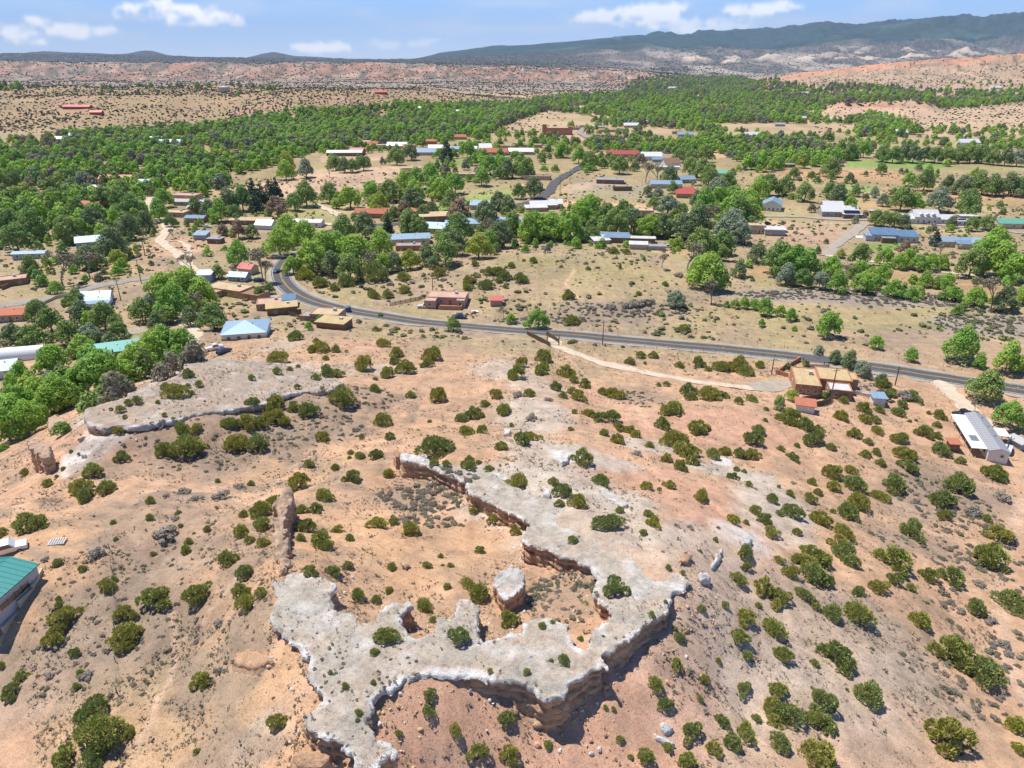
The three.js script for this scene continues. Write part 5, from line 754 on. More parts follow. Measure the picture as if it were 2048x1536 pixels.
car(816, 498, 15, K, 'dark car before the orange garage'); car(826, 497, 5, SV, 'silver car before the orange garage'); car(1533, 447, 20, K, 'black pickup between the tan house and grey shed', 'pickup'); car(125, 476, 10, K, 'black car in the row under the left trees'); car(138, 475, 10, BL, 'blue car in the row under the left trees'); car(152, 474, 10, SV, 'silver car in the row under the left trees'); car(350, 447, 10, K, 'black car beside the dirt road'); car(18, 497, 30, W, 'white car among trees at the left edge'); car(88, 507, 0, SV, 'silver car beside the blue-grey trailer'); car(415, 453, 0, W, 'white van in the dirt yard'); car(1905, 446, 0, W, 'white car beside the small white trailer', 'pickup'); car(1530, 344, 0, K, 'dark van at the edge of the orange field'); car(1546, 343, 0, SV, 'grey car at the edge of the orange field');
// tank and board near the highway
{ const s = survey(695, 619, 1), t = thing('storage_tank', 'dark blue storage tank beside the brown adobe house', 'tank', s.x, ground(s.x, s.d), -s.d); part(t, 'drum', new THREE.CylinderGeometry(1.4, 1.4, 2.2, 20).translate(0, 1, 0), paint(.06, .11, .2, .6)); part(t, 'lid', new THREE.SphereGeometry(1.42, 20, 8, 0, 6.29, 0, 1.2).scale(1, .35, 1).translate(0, 1.98, 0), paint(.07, .13, .23, .6)); }
{ const s = survey(950, 624), t = thing('board', 'white board lying on dry grass beside the highway', 'board', s.x, ground(s.x, s.d) + .15, -s.d, .2); part(t, 'sheet', box(2.6, .08, 2, 0, .2, 0), paint(.75, .74, .72)); for (const a of [-1, 1]) part(t, 'batten', box(.12, .16, 1.9, a, .08, 0), paint(.35, .27, .2)); }
// ---------------------------------------------------------------- poles, fences, walls
function pole(px, py, h, label) { const s = survey(px, py), t = thing('utility_pole', label, 'pole', s.x, ground(s.x, s.d), -s.d, .3), wood = paint(.10, .075, .055, .9); part(t, 'shaft', new THREE.CylinderGeometry(.12, .19, h + .6, 8).translate(0, h / 2 - .3, 0), wood); part(t, 'crossarm', box(2.2, .14, .12, 0, h - .7, .14), wood); for (const x of [-1, 0, 1]) part(t, 'insulator', new THREE.CylinderGeometry(.06, .07, .22, 6).translate(x, h - .52, .14), paint(.5, .5, .48)); }
for (const p of [[283, 567, 11, 'utility pole beside the pale side road'], [290, 510, 9, 'utility pole on the bare dirt bank by the winding road'], [242, 601, 9, 'utility pole near the stepped blue-roofed house'], [721, 561, 9, 'utility pole at the foot of the tall cottonwoods'], [866, 589, 9, 'utility pole left of the pink adobe house'], [1205, 690, 9, 'utility pole on the near side of the highway'], [1120, 394, 14, 'utility pole beside the far climbing road'], [1543, 748, 5.5, 'short pole left of the orange adobe house'], [1662, 794, 9, 'utility pole in front of the orange adobe house'], [2009, 915, 6, 'leaning pole at the near end of the long trailer'], [1790, 770, 6, 'pole in the brushy yard right of the adobe house'], [1140, 365, 11, 'second utility pole beside the far climbing road']]) pole(...p);
const wood = paint(.17, .125, .09, .95), steel = paint(.12, .13, .12, .7), wireMat = paint(.25, .24, .23, .5, .5);
function fence(list, gap, h, mat, label, slats = false, posts = .05) {
  const pts = list.map(([px, py]) => { const s = survey(px, py); return new THREE.Vector3(s.x, 0, -s.d); }), c = new THREE.CatmullRomCurve3(pts, false, 'centripetal'), n = Math.ceil(c.getLength() / gap), p0 = pts[0], t = thing('fence', label, 'fence', p0.x, ground(p0.x, -p0.z), p0.z), y0 = t.position.y, at = [], r = rng(n);
  const postG = new THREE.CylinderGeometry(posts, posts * 1.1, h + .5, 6);
  for (let i = 0; i <= n; i++) { const p = c.getPointAt(i / n), y = ground(p.x, -p.z); at.push(new THREE.Vector3(p.x - p0.x, y - y0, p.z - p0.z)); const m = part(t, 'post', postG, mat); m.position.set(p.x - p0.x, y - y0 + h / 2 - .25, p.z - p0.z); m.rotation.set((r() - .5) * .1, 0, (r() - .5) * .1); }
  if (slats) { const gs = []; for (let i = 0; i < n; i++) for (let k = 0; k < 9; k++) { const p = at[i].clone().lerp(at[i + 1], (k + .5) / 9), b = new THREE.CylinderGeometry(.07, .08, h * (.9 + r() * .2), 5); b.translate(p.x, p.y + h * .45, p.z); gs.push(b); } const m = part(t, 'slat', mergeGeometries(gs), mat); m.userData.kind = 'stuff'; }
  else for (const k of [.35, .65, .95]) { const cc = new THREE.CatmullRomCurve3(at.map(p => new THREE.Vector3(p.x, p.y + h * k, p.z))); part(t, 'wire', new THREE.TubeGeometry(cc, at.length * 2, .012, 3), wireMat); }
}
fence([[1130, 689], [1250, 696], [1400, 705], [1530, 713], [1600, 722]], 4, 1.3, steel, 'wire fence along the near side of the highway');
fence([[1000, 648], [1150, 660], [1300, 671], [1450, 686], [1600, 700], [1750, 716], [1900, 735], [2048, 757]], 4.5, 1.3, wood, 'wire fence along the far side of the highway');
fence([[590, 560], [640, 588], [720, 606], [800, 612], [850, 598]], 4, 1.3, wood, 'wire fence inside the highway bend by the dry field'); fence([[780, 612], [830, 602], [858, 594]], 2.4, 1.6, wood, 'wooden rail fence running up to the pink adobe', true, .08);
fence([[1054, 670], [1070, 678], [1086, 686], [1100, 694]], 1.6, 1.7, wood, 'dark slat fence on the left of the driveway gate', true, .1); fence([[1093, 671], [1106, 679], [1118, 687]], 1.6, 1.7, wood, 'dark slat fence on the right of the driveway gate', true, .1);
fence([[940, 625], [985, 640], [1010, 612], [1030, 596]], 3, 1.3, wood, 'wire fence around the small pink shed'); fence([[550, 622], [590, 634], [640, 652]], 2.2, 1.7, wood, 'rough stick fence below the yellow-roofed buildings', true, .08); fence([[1590, 806], [1620, 800], [1660, 795], [1658, 806], [1620, 815]], 1.6, 1.6, wood, 'stick pen beside the small white shed', true, .07);
fence([[1545, 440], [1600, 446], [1690, 452], [1715, 446]], 4, 1.2, wood, 'rail fence along the tilled field'); fence([[1700, 520], [1760, 505], [1720, 510]], 4, 1.1, wood, 'short fence below the green lawn'); fence([[1840, 470], [1820, 490], [1800, 500]], 4, 1.2, wood, 'fence between the modern house and the circular drive');
fence([[220, 1100], [228, 1180], [230, 1250], [232, 1330], [236, 1390]], 5.5, 1.2, steel, 'old wire fence down the left slope');
fence([[1864, 768], [1905, 815], [1925, 850]], 4.5, 1.2, wood, 'wire fence beside the trailer driveway'); fence([[1560, 338], [1700, 345], [1800, 372], [1850, 380]], 9, 1.3, wood, 'pasture fence across the orange field');
{ const s = survey(1106, 690), t = thing('gate', 'tall dark log gate frame across the driveway', 'gate', s.x, ground(s.x, s.d), -s.d, -.1); for (const x of [-2, 2]) part(t, 'post', new THREE.CylinderGeometry(.16, .18, 4, 8).translate(x, 1.6, 0), wood); part(t, 'beam', new THREE.CylinderGeometry(.13, .13, 4.8, 8).rotateZ(Math.PI / 2).translate(0, 3.5, 0), wood); for (const y of [.4, .9, 1.4]) part(t, 'rail', box(3.7, .1, .06, 0, y, .1), steel); }
function wallRun(list, h, th, mat, label) { const t0 = survey(...list[0]), t = thing('garden_wall', label, 'wall', t0.x, ground(t0.x, t0.d), -t0.d), y0 = t.position.y; for (let i = 1; i < list.length; i++) { const a = survey(...list[i - 1]), b = survey(...list[i]), L = Math.hypot(a.x - b.x, a.d - b.d), g = box(L + th * .6, h + 1, th), x = (a.x + b.x) / 2, d = (a.d + b.d) / 2; g.rotateY(Math.atan2(b.d - a.d, b.x - a.x)); g.translate(x - t0.x, ground(x, d) - y0 + h / 2 - .5 + i * .004, -(d - t0.d)); part(t, 'wall_section', g, mat); } }
wallRun([[1600, 722], [1575, 734], [1552, 748], [1575, 754]], 1.4, .35, wallMat('orange'), 'orange garden wall left of the adobe house'); wallRun([[1708, 742], [1730, 752], [1752, 763]], 1.3, .2, wallMat('white'), 'white garden wall right of the adobe house'); wallRun([[1686, 784], [1720, 790], [1742, 796]], 1.0, .2, wallMat('white'), 'low white wall below the adobe house porch');
wallRun([[480, 588], [530, 580], [540, 574]], 2, .35, wallMat('adobe'), 'adobe wall of the compound at the bend'); wallRun([[5, 580], [40, 565], [85, 545]], 1.8, .35, wallMat('brown'), 'brown garden wall at the left edge'); wallRun([[80, 612], [110, 598], [140, 590]], 1.2, .25, wallMat('cream'), 'pale wall beside the side road');
wallRun([[84, 1142], [76, 1160], [66, 1178], [40, 1214], [10, 1268], [0, 1290]], .5, .3, wallMat('cream'), 'low pale kerb wall beside the teal-roofed trailer');
// where the plants stand: sight line and crown width as seen
const JUNIPERS = {
  j: [[552, 712, 41], [554, 741, 22], [579, 737, 15], [596, 732, 12], [503, 754, 18], [397, 766, 19], [331, 772, 23], [350, 781, 41], [376, 770, 13], [384, 784, 13], [255, 803, 18], [272, 798, 23], [280, 806, 9], [315, 803, 12], [239, 817, 21], [221, 817, 9], [249, 832, 12], [328, 828, 13], [375, 744, 29], [346, 836, 9], [127, 861, 19], [234, 860, 26], [142, 902, 11], [157, 907, 9], [243, 910, 32], [363, 855, 35], [393, 854, 26], [325, 896, 38], [376, 889, 67], [460, 845, 35], [492, 842, 44], [519, 845, 32], [472, 883, 53], [516, 883, 50], [507, 814, 32], [551, 804, 50], [548, 830, 56], [589, 813, 29], [574, 845, 15], [186, 937, 44], [160, 968, 50], [168, 986, 41], [207, 973, 44], [48, 943, 21], [94, 965, 25], [97, 937, 16], [126, 936, 12], [113, 952, 10], [299, 999, 22], [435, 961, 14], [501, 966, 18], [299, 1034, 21], [357, 1024, 15], [360, 1050, 11], [226, 1044, 15], [231, 1077, 13], [413, 1056, 18], [388, 1066, 9], [376, 1082, 21], [51, 1043, 70], [3, 1062, 35], [486, 1027, 23], [521, 1018, 44], [554, 1005, 47], [524, 1044, 38], [480, 1059, 35], [498, 1079, 23], [524, 1084, 29], [752, 657, 16], [780, 660, 7], [765, 685, 29], [591, 671, 29], [633, 680, 15], [641, 691, 35], [623, 697, 23], [671, 697, 22], [693, 702, 9], [651, 715, 16], [726, 725, 47], [792, 704, 29], [789, 719, 26], [813, 735, 37], [866, 706, 41], [854, 725, 26], [774, 745, 35], [750, 757, 12], [749, 776, 25], [654, 743, 35], [671, 743, 32], [632, 753, 21], [686, 794, 56], [613, 819, 44], [822, 789, 23], [874, 788, 41], [765, 839, 35], [781, 870, 26], [644, 871, 32], [723, 871, 15], [594, 772, 15], [948, 825, 41], [922, 835, 32], [1007, 817, 35], [969, 806, 21], [992, 785, 29], [1058, 785, 25], [1033, 744, 44], [1043, 725, 29], [1083, 737, 29], [1090, 713, 35], [1023, 849, 13], [931, 861, 32], [966, 859, 29], [1004, 889, 29], [1042, 877, 41], [1064, 871, 32], [872, 893, 59], [750, 907, 29], [718, 910, 22], [702, 904, 16], [699, 915, 12], [616, 926, 23], [670, 933, 19], [702, 949, 41], [646, 986, 41], [600, 962, 51], [777, 945, 26], [868, 924, 23], [893, 927, 23], [939, 924, 41], [957, 924, 15], [978, 937, 22], [1036, 959, 47], [989, 1036, 32], [947, 1021, 21], [1032, 1059, 28], [755, 1044, 41], [821, 1057, 41], [789, 1040, 26], [673, 1057, 28], [699, 1074, 21], [630, 1015, 32], [603, 1018, 29], [608, 1050, 38], [641, 1077, 50], [600, 1074, 23], [859, 842, 12], [1082, 703, 18], [1088, 731, 26], [1078, 743, 21], [1132, 741, 38], [1148, 757, 23], [1170, 765, 29], [1110, 771, 29], [1145, 779, 26], [1160, 792, 32], [1126, 789, 21], [1205, 782, 23], [1223, 786, 29], [1240, 789, 32], [1149, 822, 15], [1179, 825, 29], [1199, 833, 29], [1223, 832, 35], [1141, 857, 14], [1208, 864, 23], [1237, 852, 26], [1261, 857, 32], [1271, 867, 29], [1237, 876, 32], [1325, 845, 35], [1349, 813, 44], [1331, 819, 32], [1299, 889, 21], [1164, 912, 48], [1202, 959, 37], [1108, 962, 25], [1126, 981, 41], [1120, 1005, 23], [1157, 1000, 40], [1217, 1041, 53], [1240, 1018, 21], [1264, 1016, 7], [1296, 970, 32], [1319, 977, 12], [1338, 968, 28], [1296, 1027, 25], [1287, 1063, 19], [1145, 1078, 23], [1404, 990, 34], [1360, 729, 21], [1398, 723, 31], [1416, 737, 16], [1444, 731, 35], [1480, 728, 44], [1492, 740, 32], [1520, 728, 23], [1261, 721, 23], [1281, 709, 22], [1290, 725, 9], [1308, 709, 22], [1333, 767, 16], [1317, 768, 12], [1141, 684, 12], [1378, 778, 38], [1381, 792, 29], [1419, 786, 47], [1445, 789, 26], [1396, 849, 48], [1504, 795, 26], [1478, 801, 23], [1532, 817, 12], [1530, 839, 12], [1349, 877, 47], [1363, 895, 44], [1384, 898, 38], [1384, 918, 35], [1334, 915, 28], [1362, 930, 35], [1428, 907, 29], [1448, 899, 29], [1478, 904, 32], [1504, 904, 38], [1504, 874, 41], [1519, 858, 29], [1561, 896, 18], [1466, 951, 26], [1473, 937, 15], [1489, 941, 12], [1498, 967, 18], [1492, 1043, 15], [1437, 1055, 10], [1431, 1077, 13], [1580, 830, 53], [1611, 848, 38], [1638, 857, 29], [1630, 874, 44], [1685, 830, 31], [1687, 798, 21], [1729, 813, 34], [1759, 817, 22], [1750, 838, 23], [1729, 835, 29], [1710, 864, 31], [1754, 858, 26], [1738, 882, 21], [1731, 905, 26], [1753, 902, 21], [1763, 924, 22], [1587, 911, 29], [1594, 890, 15], [1662, 893, 23], [1798, 822, 29], [1804, 806, 26], [1858, 825, 12], [1880, 829, 26], [1832, 840, 9], [1820, 841, 10], [1849, 860, 38], [1876, 848, 18], [1876, 870, 21], [1882, 895, 41], [1801, 874, 35], [1808, 904, 47], [1817, 929, 38], [1923, 920, 23], [1991, 942, 47], [2002, 953, 29], [1923, 965, 62], [1887, 996, 56], [1893, 1030, 32], [1975, 1036, 23], [1999, 1065, 53], [1829, 1059, 53], [1665, 942, 44], [1701, 936, 29], [1712, 965, 50], [1669, 971, 32], [1791, 965, 50], [1759, 989, 35], [1715, 1000, 47], [1694, 1021, 44], [1666, 1021, 15], [1624, 962, 23], [1636, 983, 21], [1622, 996, 29], [1580, 986, 22], [1558, 972, 10], [1545, 997, 26], [1583, 1021, 41], [1558, 1025, 18], [1511, 1018, 29], [1529, 1036, 35], [1545, 1062, 35], [1640, 1034, 44], [1594, 1063, 23], [1688, 1062, 41], [1679, 1082, 44], [1767, 766, 32], [1767, 789, 38], [1782, 784, 26], [1829, 792, 32], [114, 1123, 23], [163, 1136, 18], [116, 1196, 15], [116, 1208, 18], [122, 1232, 67], [108, 1268, 53], [215, 1171, 38], [226, 1158, 21], [308, 1191, 70], [394, 1184, 53], [246, 1222, 44], [267, 1230, 23], [249, 1265, 64], [255, 1290, 26], [148, 1303, 26], [160, 1345, 21], [151, 1372, 21], [400, 1356, 47], [188, 1420, 70], [205, 1464, 97], [188, 1505, 59], [252, 1464, 38], [125, 1508, 56], [22, 1379, 44], [41, 1350, 35], [1, 1329, 18], [552, 1438, 44], [453, 1114, 44], [489, 1143, 38], [371, 1099, 26], [305, 1107, 15], [480, 1183, 50], [492, 1203, 47], [519, 1183, 35], [393, 1502, 18], [666, 1139, 32], [696, 1128, 23], [620, 1139, 32], [783, 1131, 22], [853, 1130, 22], [881, 1111, 15], [885, 1130, 10], [900, 1130, 16], [960, 1098, 26], [715, 1187, 35], [752, 1197, 23], [778, 1178, 19], [894, 1171, 19], [937, 1165, 32], [958, 1186, 45], [849, 1209, 38], [866, 1237, 19], [1019, 1235, 47], [770, 1268, 47], [748, 1303, 22], [915, 1269, 45], [660, 1343, 12], [1084, 1249, 19], [1054, 1341, 18], [980, 1339, 13], [717, 1423, 18], [715, 1438, 12], [690, 1370, 18], [746, 1363, 15], [860, 1385, 32], [856, 1417, 32], [910, 1458, 32], [797, 1465, 18], [1011, 1432, 38], [956, 1502, 41], [1020, 1505, 47], [1096, 1487, 21], [654, 1089, 29], [1233, 1169, 53], [1303, 1226, 16], [1127, 1316, 26], [1105, 1243, 12], [1161, 1276, 16], [1211, 1413, 13], [1227, 1416, 12], [1240, 1477, 19], [1262, 1512, 13], [1293, 1511, 38], [1334, 1492, 28], [1384, 1464, 47], [1372, 1517, 44], [1432, 1495, 38], [1445, 1440, 35], [1464, 1479, 41], [1495, 1461, 50], [1514, 1435, 22], [1330, 1408, 32], [1311, 1364, 35], [1354, 1326, 32], [1359, 1274, 26], [1350, 1256, 15], [1409, 1356, 26], [1400, 1395, 16], [1404, 1215, 21], [1450, 1208, 22], [1437, 1320, 16], [1489, 1376, 35], [1548, 1254, 50], [1567, 1307, 44], [1495, 1232, 53], [1480, 1268, 44], [1495, 1309, 26], [1478, 1156, 35], [1495, 1130, 26], [1492, 1104, 38], [1527, 1171, 47], [1562, 1189, 44], [1554, 1206, 32], [1517, 1209, 18], [1560, 1118, 26], [1583, 1142, 38], [1595, 1115, 29], [1557, 1376, 44], [1548, 1408, 44], [1574, 1423, 59], [1551, 1438, 38], [1562, 1482, 47], [1337, 1133, 15], [1375, 1108, 15], [1366, 1143, 13], [1401, 1101, 10], [1331, 1202, 10], [1207, 1272, 9], [1103, 1319, 10], [1630, 1104, 59], [1612, 1118, 44], [1647, 1118, 38], [1630, 1145, 59], [1650, 1159, 38], [1691, 1098, 50], [1703, 1118, 41], [1608, 1186, 35], [1630, 1206, 26], [1665, 1221, 44], [1718, 1224, 59], [1791, 1112, 73], [1759, 1169, 41], [1789, 1155, 32], [1716, 1180, 28], [1824, 1174, 22], [1860, 1148, 38], [1905, 1150, 53], [1842, 1237, 50], [1952, 1213, 41], [1984, 1112, 70], [2028, 1203, 59], [1905, 1297, 82], [1969, 1338, 70], [1674, 1303, 64], [1691, 1329, 44], [1630, 1325, 22], [1738, 1383, 63], [1647, 1405, 59], [1636, 1435, 44], [1663, 1455, 38], [1896, 1470, 97], [1641, 1508, 79], [1624, 1375, 10], [1694, 1378, 9], [1744, 1297, 10], [639, 564, 32], [668, 574, 23], [692, 561, 35], [879, 544, 28], [805, 551, 29], [746, 588, 26], [774, 588, 25], [809, 577, 26], [950, 526, 19], [1023, 530, 19], [1048, 520, 9], [1067, 520, 19], [979, 542, 26], [995, 541, 29], [1010, 551, 29], [1041, 555, 31], [998, 560, 18], [972, 569, 29], [937, 557, 32], [934, 574, 23], [1011, 572, 13], [922, 530, 9], [690, 646, 23], [586, 598, 16], [749, 544, 53], [761, 630, 12], [1229, 501, 22], [1253, 503, 18], [1138, 588, 29], [1331, 567, 15], [1277, 586, 13], [1144, 639, 31], [1368, 656, 25], [1177, 536, 12], [1240, 532, 9]],
  s: [[164, 876, 18], [331, 990, 18], [366, 980, 32], [391, 994, 23], [439, 990, 41], [476, 970, 26], [328, 1065, 56], [349, 1036, 21], [1036, 786, 29], [1064, 832, 29], [951, 952, 21], [1097, 797, 18], [1275, 904, 26], [1381, 1052, 18], [2005, 989, 38], [1949, 1018, 41], [2022, 1077, 35], [1587, 965, 15], [1814, 786, 41], [190, 1101, 38], [88, 1117, 18], [173, 1347, 32], [439, 1241, 32], [97, 1350, 23], [78, 1293, 18], [1378, 1335, 15], [1967, 1104, 44], [1958, 1164, 26], [1920, 1218, 26], [2005, 1285, 35], [2022, 1306, 29], [1984, 1238, 29], [781, 566, 18], [1359, 547, 22], [1272, 605, 32], [1293, 602, 32], [1252, 608, 26], [1223, 611, 23], [1182, 614, 21]],
  y: [[1309, 1043, 35], [1466, 1036, 32], [2034, 1446, 44], [2040, 1496, 29], [611, 544, 44]]
};
const TREES = {
  g: [[322, 579, 64], [366, 573, 70], [401, 582, 62], [346, 602, 64], [158, 676, 35], [316, 421, 38], [325, 394, 35], [475, 506, 44], [574, 456, 53], [557, 482, 53], [111, 573, 26], [439, 421, 38], [608, 468, 50], [646, 497, 82], [623, 509, 64], [673, 491, 64], [711, 503, 79], [758, 485, 62], [585, 529, 35], [764, 526, 38], [1077, 636, 38], [1021, 636, 22], [641, 639, 16], [617, 651, 18], [699, 391, 53], [743, 383, 38], [831, 356, 56], [860, 347, 38], [831, 380, 56], [872, 371, 56], [910, 365, 50], [963, 350, 44], [980, 330, 47], [934, 298, 35], [570, 339, 41], [881, 377, 50], [811, 368, 44], [1057, 456, 47], [1080, 453, 44], [980, 482, 35], [1051, 497, 16], [1067, 447, 59], [1103, 450, 64], [1141, 453, 62], [1164, 421, 62], [1182, 409, 47], [1126, 298, 44], [1158, 309, 47], [1410, 403, 56], [1439, 397, 59], [1469, 391, 59], [1498, 406, 59], [1457, 421, 47], [1299, 450, 44], [1416, 538, 73], [1396, 535, 41], [1434, 558, 41], [1152, 485, 22], [1470, 607, 18], [1489, 605, 22], [1510, 608, 22], [1530, 614, 32], [1561, 620, 23], [1583, 629, 23], [1454, 607, 13], [1524, 645, 15], [1589, 655, 12], [1287, 514, 10], [1589, 520, 67], [1615, 526, 53], [1665, 529, 44], [1720, 535, 32], [1726, 561, 44], [1753, 564, 28], [1767, 547, 35], [1789, 576, 34], [1824, 585, 29], [1852, 558, 29], [1879, 561, 22], [1896, 564, 34], [1911, 585, 32], [1952, 591, 38], [2043, 591, 32], [1677, 564, 38], [1770, 511, 35], [1800, 523, 28], [1817, 517, 34], [1841, 523, 34], [1864, 523, 31], [1885, 523, 28], [1975, 514, 70], [2005, 520, 79], [1990, 485, 76], [2031, 532, 56], [1659, 649, 47], [1820, 356, 28], [1858, 339, 19], [1832, 403, 32], [1703, 403, 21], [1671, 312, 38], [1729, 298, 38], [1495, 418, 50], [1477, 403, 50], [1914, 620, 18], [1521, 377, 44], [322, 684, 70], [366, 693, 59], [305, 707, 59], [278, 725, 64], [205, 748, 82], [182, 728, 64], [167, 763, 70], [223, 766, 64], [249, 754, 59], [114, 792, 67], [73, 781, 59], [97, 804, 56], [141, 792, 50], [35, 798, 64], [18, 786, 47], [23, 828, 70], [15, 863, 64], [53, 851, 64], [64, 828, 50], [100, 702, 53], [35, 731, 38], [18, 748, 32], [53, 743, 29], [164, 684, 47], [132, 751, 35], [12, 912, 22], [1753, 684, 26], [1824, 710, 25], [1926, 687, 62], [1961, 719, 29], [2019, 713, 59], [2043, 725, 35], [2019, 828, 53]],
  d: [[281, 620, 44], [378, 632, 38], [425, 632, 50], [152, 595, 32], [70, 617, 38], [18, 649, 50], [59, 652, 53], [97, 637, 50], [129, 646, 47], [164, 626, 50], [205, 632, 53], [182, 667, 41], [231, 646, 35], [331, 629, 35], [311, 640, 32], [176, 511, 47], [223, 485, 56], [258, 456, 41], [62, 450, 56], [29, 473, 56], [18, 444, 47], [59, 529, 35], [132, 456, 53], [185, 438, 44], [240, 397, 53], [205, 391, 47], [264, 415, 44], [434, 541, 29], [141, 605, 32], [340, 441, 23], [390, 409, 29], [504, 462, 26], [469, 426, 32], [416, 418, 32], [483, 397, 41], [457, 403, 38], [290, 444, 35], [688, 456, 47], [729, 450, 47], [664, 526, 44], [699, 532, 53], [787, 520, 38], [852, 506, 41], [866, 523, 26], [890, 497, 56], [910, 485, 44], [998, 468, 47], [916, 456, 59], [816, 444, 47], [837, 453, 38], [907, 646, 31], [611, 388, 44], [658, 385, 35], [588, 403, 32], [778, 380, 41], [825, 400, 50], [901, 397, 38], [972, 424, 59], [998, 400, 35], [1016, 409, 32], [1016, 336, 50], [1051, 336, 44], [670, 324, 28], [688, 330, 25], [705, 330, 25], [726, 324, 28], [793, 312, 35], [822, 303, 32], [1068, 377, 35], [1036, 383, 26], [787, 426, 26], [846, 424, 26], [863, 415, 23], [893, 468, 26], [1024, 447, 41], [538, 576, 23], [518, 585, 23], [1214, 421, 35], [1249, 418, 35], [1308, 405, 23], [1179, 321, 41], [1240, 328, 35], [1270, 331, 19], [1340, 350, 32], [1381, 333, 35], [1404, 339, 41], [1419, 350, 44], [1457, 365, 53], [1393, 397, 32], [1480, 421, 47], [1234, 444, 47], [1264, 438, 47], [1328, 447, 47], [1366, 453, 47], [1396, 441, 53], [1404, 482, 59], [1445, 482, 47], [1445, 503, 32], [1516, 503, 38], [1480, 535, 32], [1360, 309, 26], [1384, 312, 26], [1410, 306, 32], [1346, 374, 23], [1296, 381, 21], [1188, 468, 26], [1167, 470, 26], [1366, 418, 21], [1205, 444, 23], [1559, 520, 56], [1709, 541, 28], [2013, 596, 47], [1606, 555, 35], [1723, 509, 38], [1946, 523, 56], [1753, 435, 28], [1770, 438, 28], [1791, 438, 28], [1808, 441, 28], [1589, 346, 23], [1624, 349, 15], [1663, 352, 19], [1700, 356, 18], [1732, 347, 10], [1764, 336, 21], [1838, 334, 14], [1852, 359, 47], [1896, 368, 28], [1931, 368, 38], [1958, 365, 41], [1990, 368, 50], [2022, 368, 47], [1805, 397, 41], [1940, 406, 44], [1928, 391, 19], [1712, 380, 22], [1677, 388, 34], [1659, 380, 28], [1612, 383, 34], [1571, 371, 34], [1539, 368, 42], [1732, 393, 13], [1665, 333, 38], [1703, 303, 38], [1767, 306, 32], [1788, 308, 34], [1808, 306, 32], [1829, 308, 34], [1852, 306, 32], [1873, 308, 34], [1896, 309, 35], [1920, 308, 32], [1943, 308, 34], [1967, 309, 32], [1990, 312, 29], [2013, 314, 29], [1996, 377, 26], [2040, 374, 32], [1636, 500, 13], [1653, 482, 10], [1905, 444, 21], [1946, 447, 26], [1975, 444, 29], [217, 672, 35], [313, 751, 22], [337, 737, 32], [117, 728, 25], [375, 737, 18], [123, 822, 18], [1975, 769, 62], [1671, 713, 26], [1700, 719, 35], [1612, 725, 15], [1577, 731, 16], [1764, 757, 23], [1559, 804, 29], [1650, 789, 15], [2043, 880, 21]],
  b: [[393, 608, 44], [117, 538, 59], [173, 529, 50], [521, 529, 56], [381, 523, 41], [346, 468, 21], [734, 520, 44], [969, 453, 44], [1007, 623, 23], [658, 342, 21], [690, 337, 15], [529, 544, 44], [1293, 344, 47], [1316, 343, 41], [1425, 432, 44], [1378, 511, 53], [1325, 520, 28], [1425, 585, 44], [1384, 371, 23], [1946, 573, 35], [1990, 588, 56], [1691, 541, 19], [1882, 500, 28], [1685, 330, 19], [410, 696, 21], [1952, 813, 21]],
  s: [[176, 652, 44], [611, 336, 32], [1337, 406, 38], [1457, 450, 59], [1480, 462, 44], [1352, 596, 35], [1316, 385, 21], [1434, 377, 44], [1574, 547, 41], [1641, 558, 35], [1882, 397, 44], [1706, 418, 22], [1750, 385, 18], [1767, 400, 22], [2037, 315, 29], [1466, 444, 47], [1712, 438, 15], [146, 807, 32], [97, 748, 32], [1638, 702, 26], [1726, 737, 32]],
  y: [[270, 409, 32], [234, 514, 32], [819, 517, 38], [957, 491, 44], [758, 403, 35], [573, 324, 44], [1682, 506, 18], [1586, 789, 26]],
  r: [[475, 459, 32], [445, 459, 23], [553, 412, 41], [919, 418, 50], [808, 421, 32], [1811, 494, 25], [1624, 416, 16]],
  c: [[498, 421, 23], [510, 406, 23], [521, 391, 26], [539, 385, 26], [504, 380, 26], [551, 377, 23], [775, 453, 22], [893, 303, 26], [1873, 476, 19]]
};

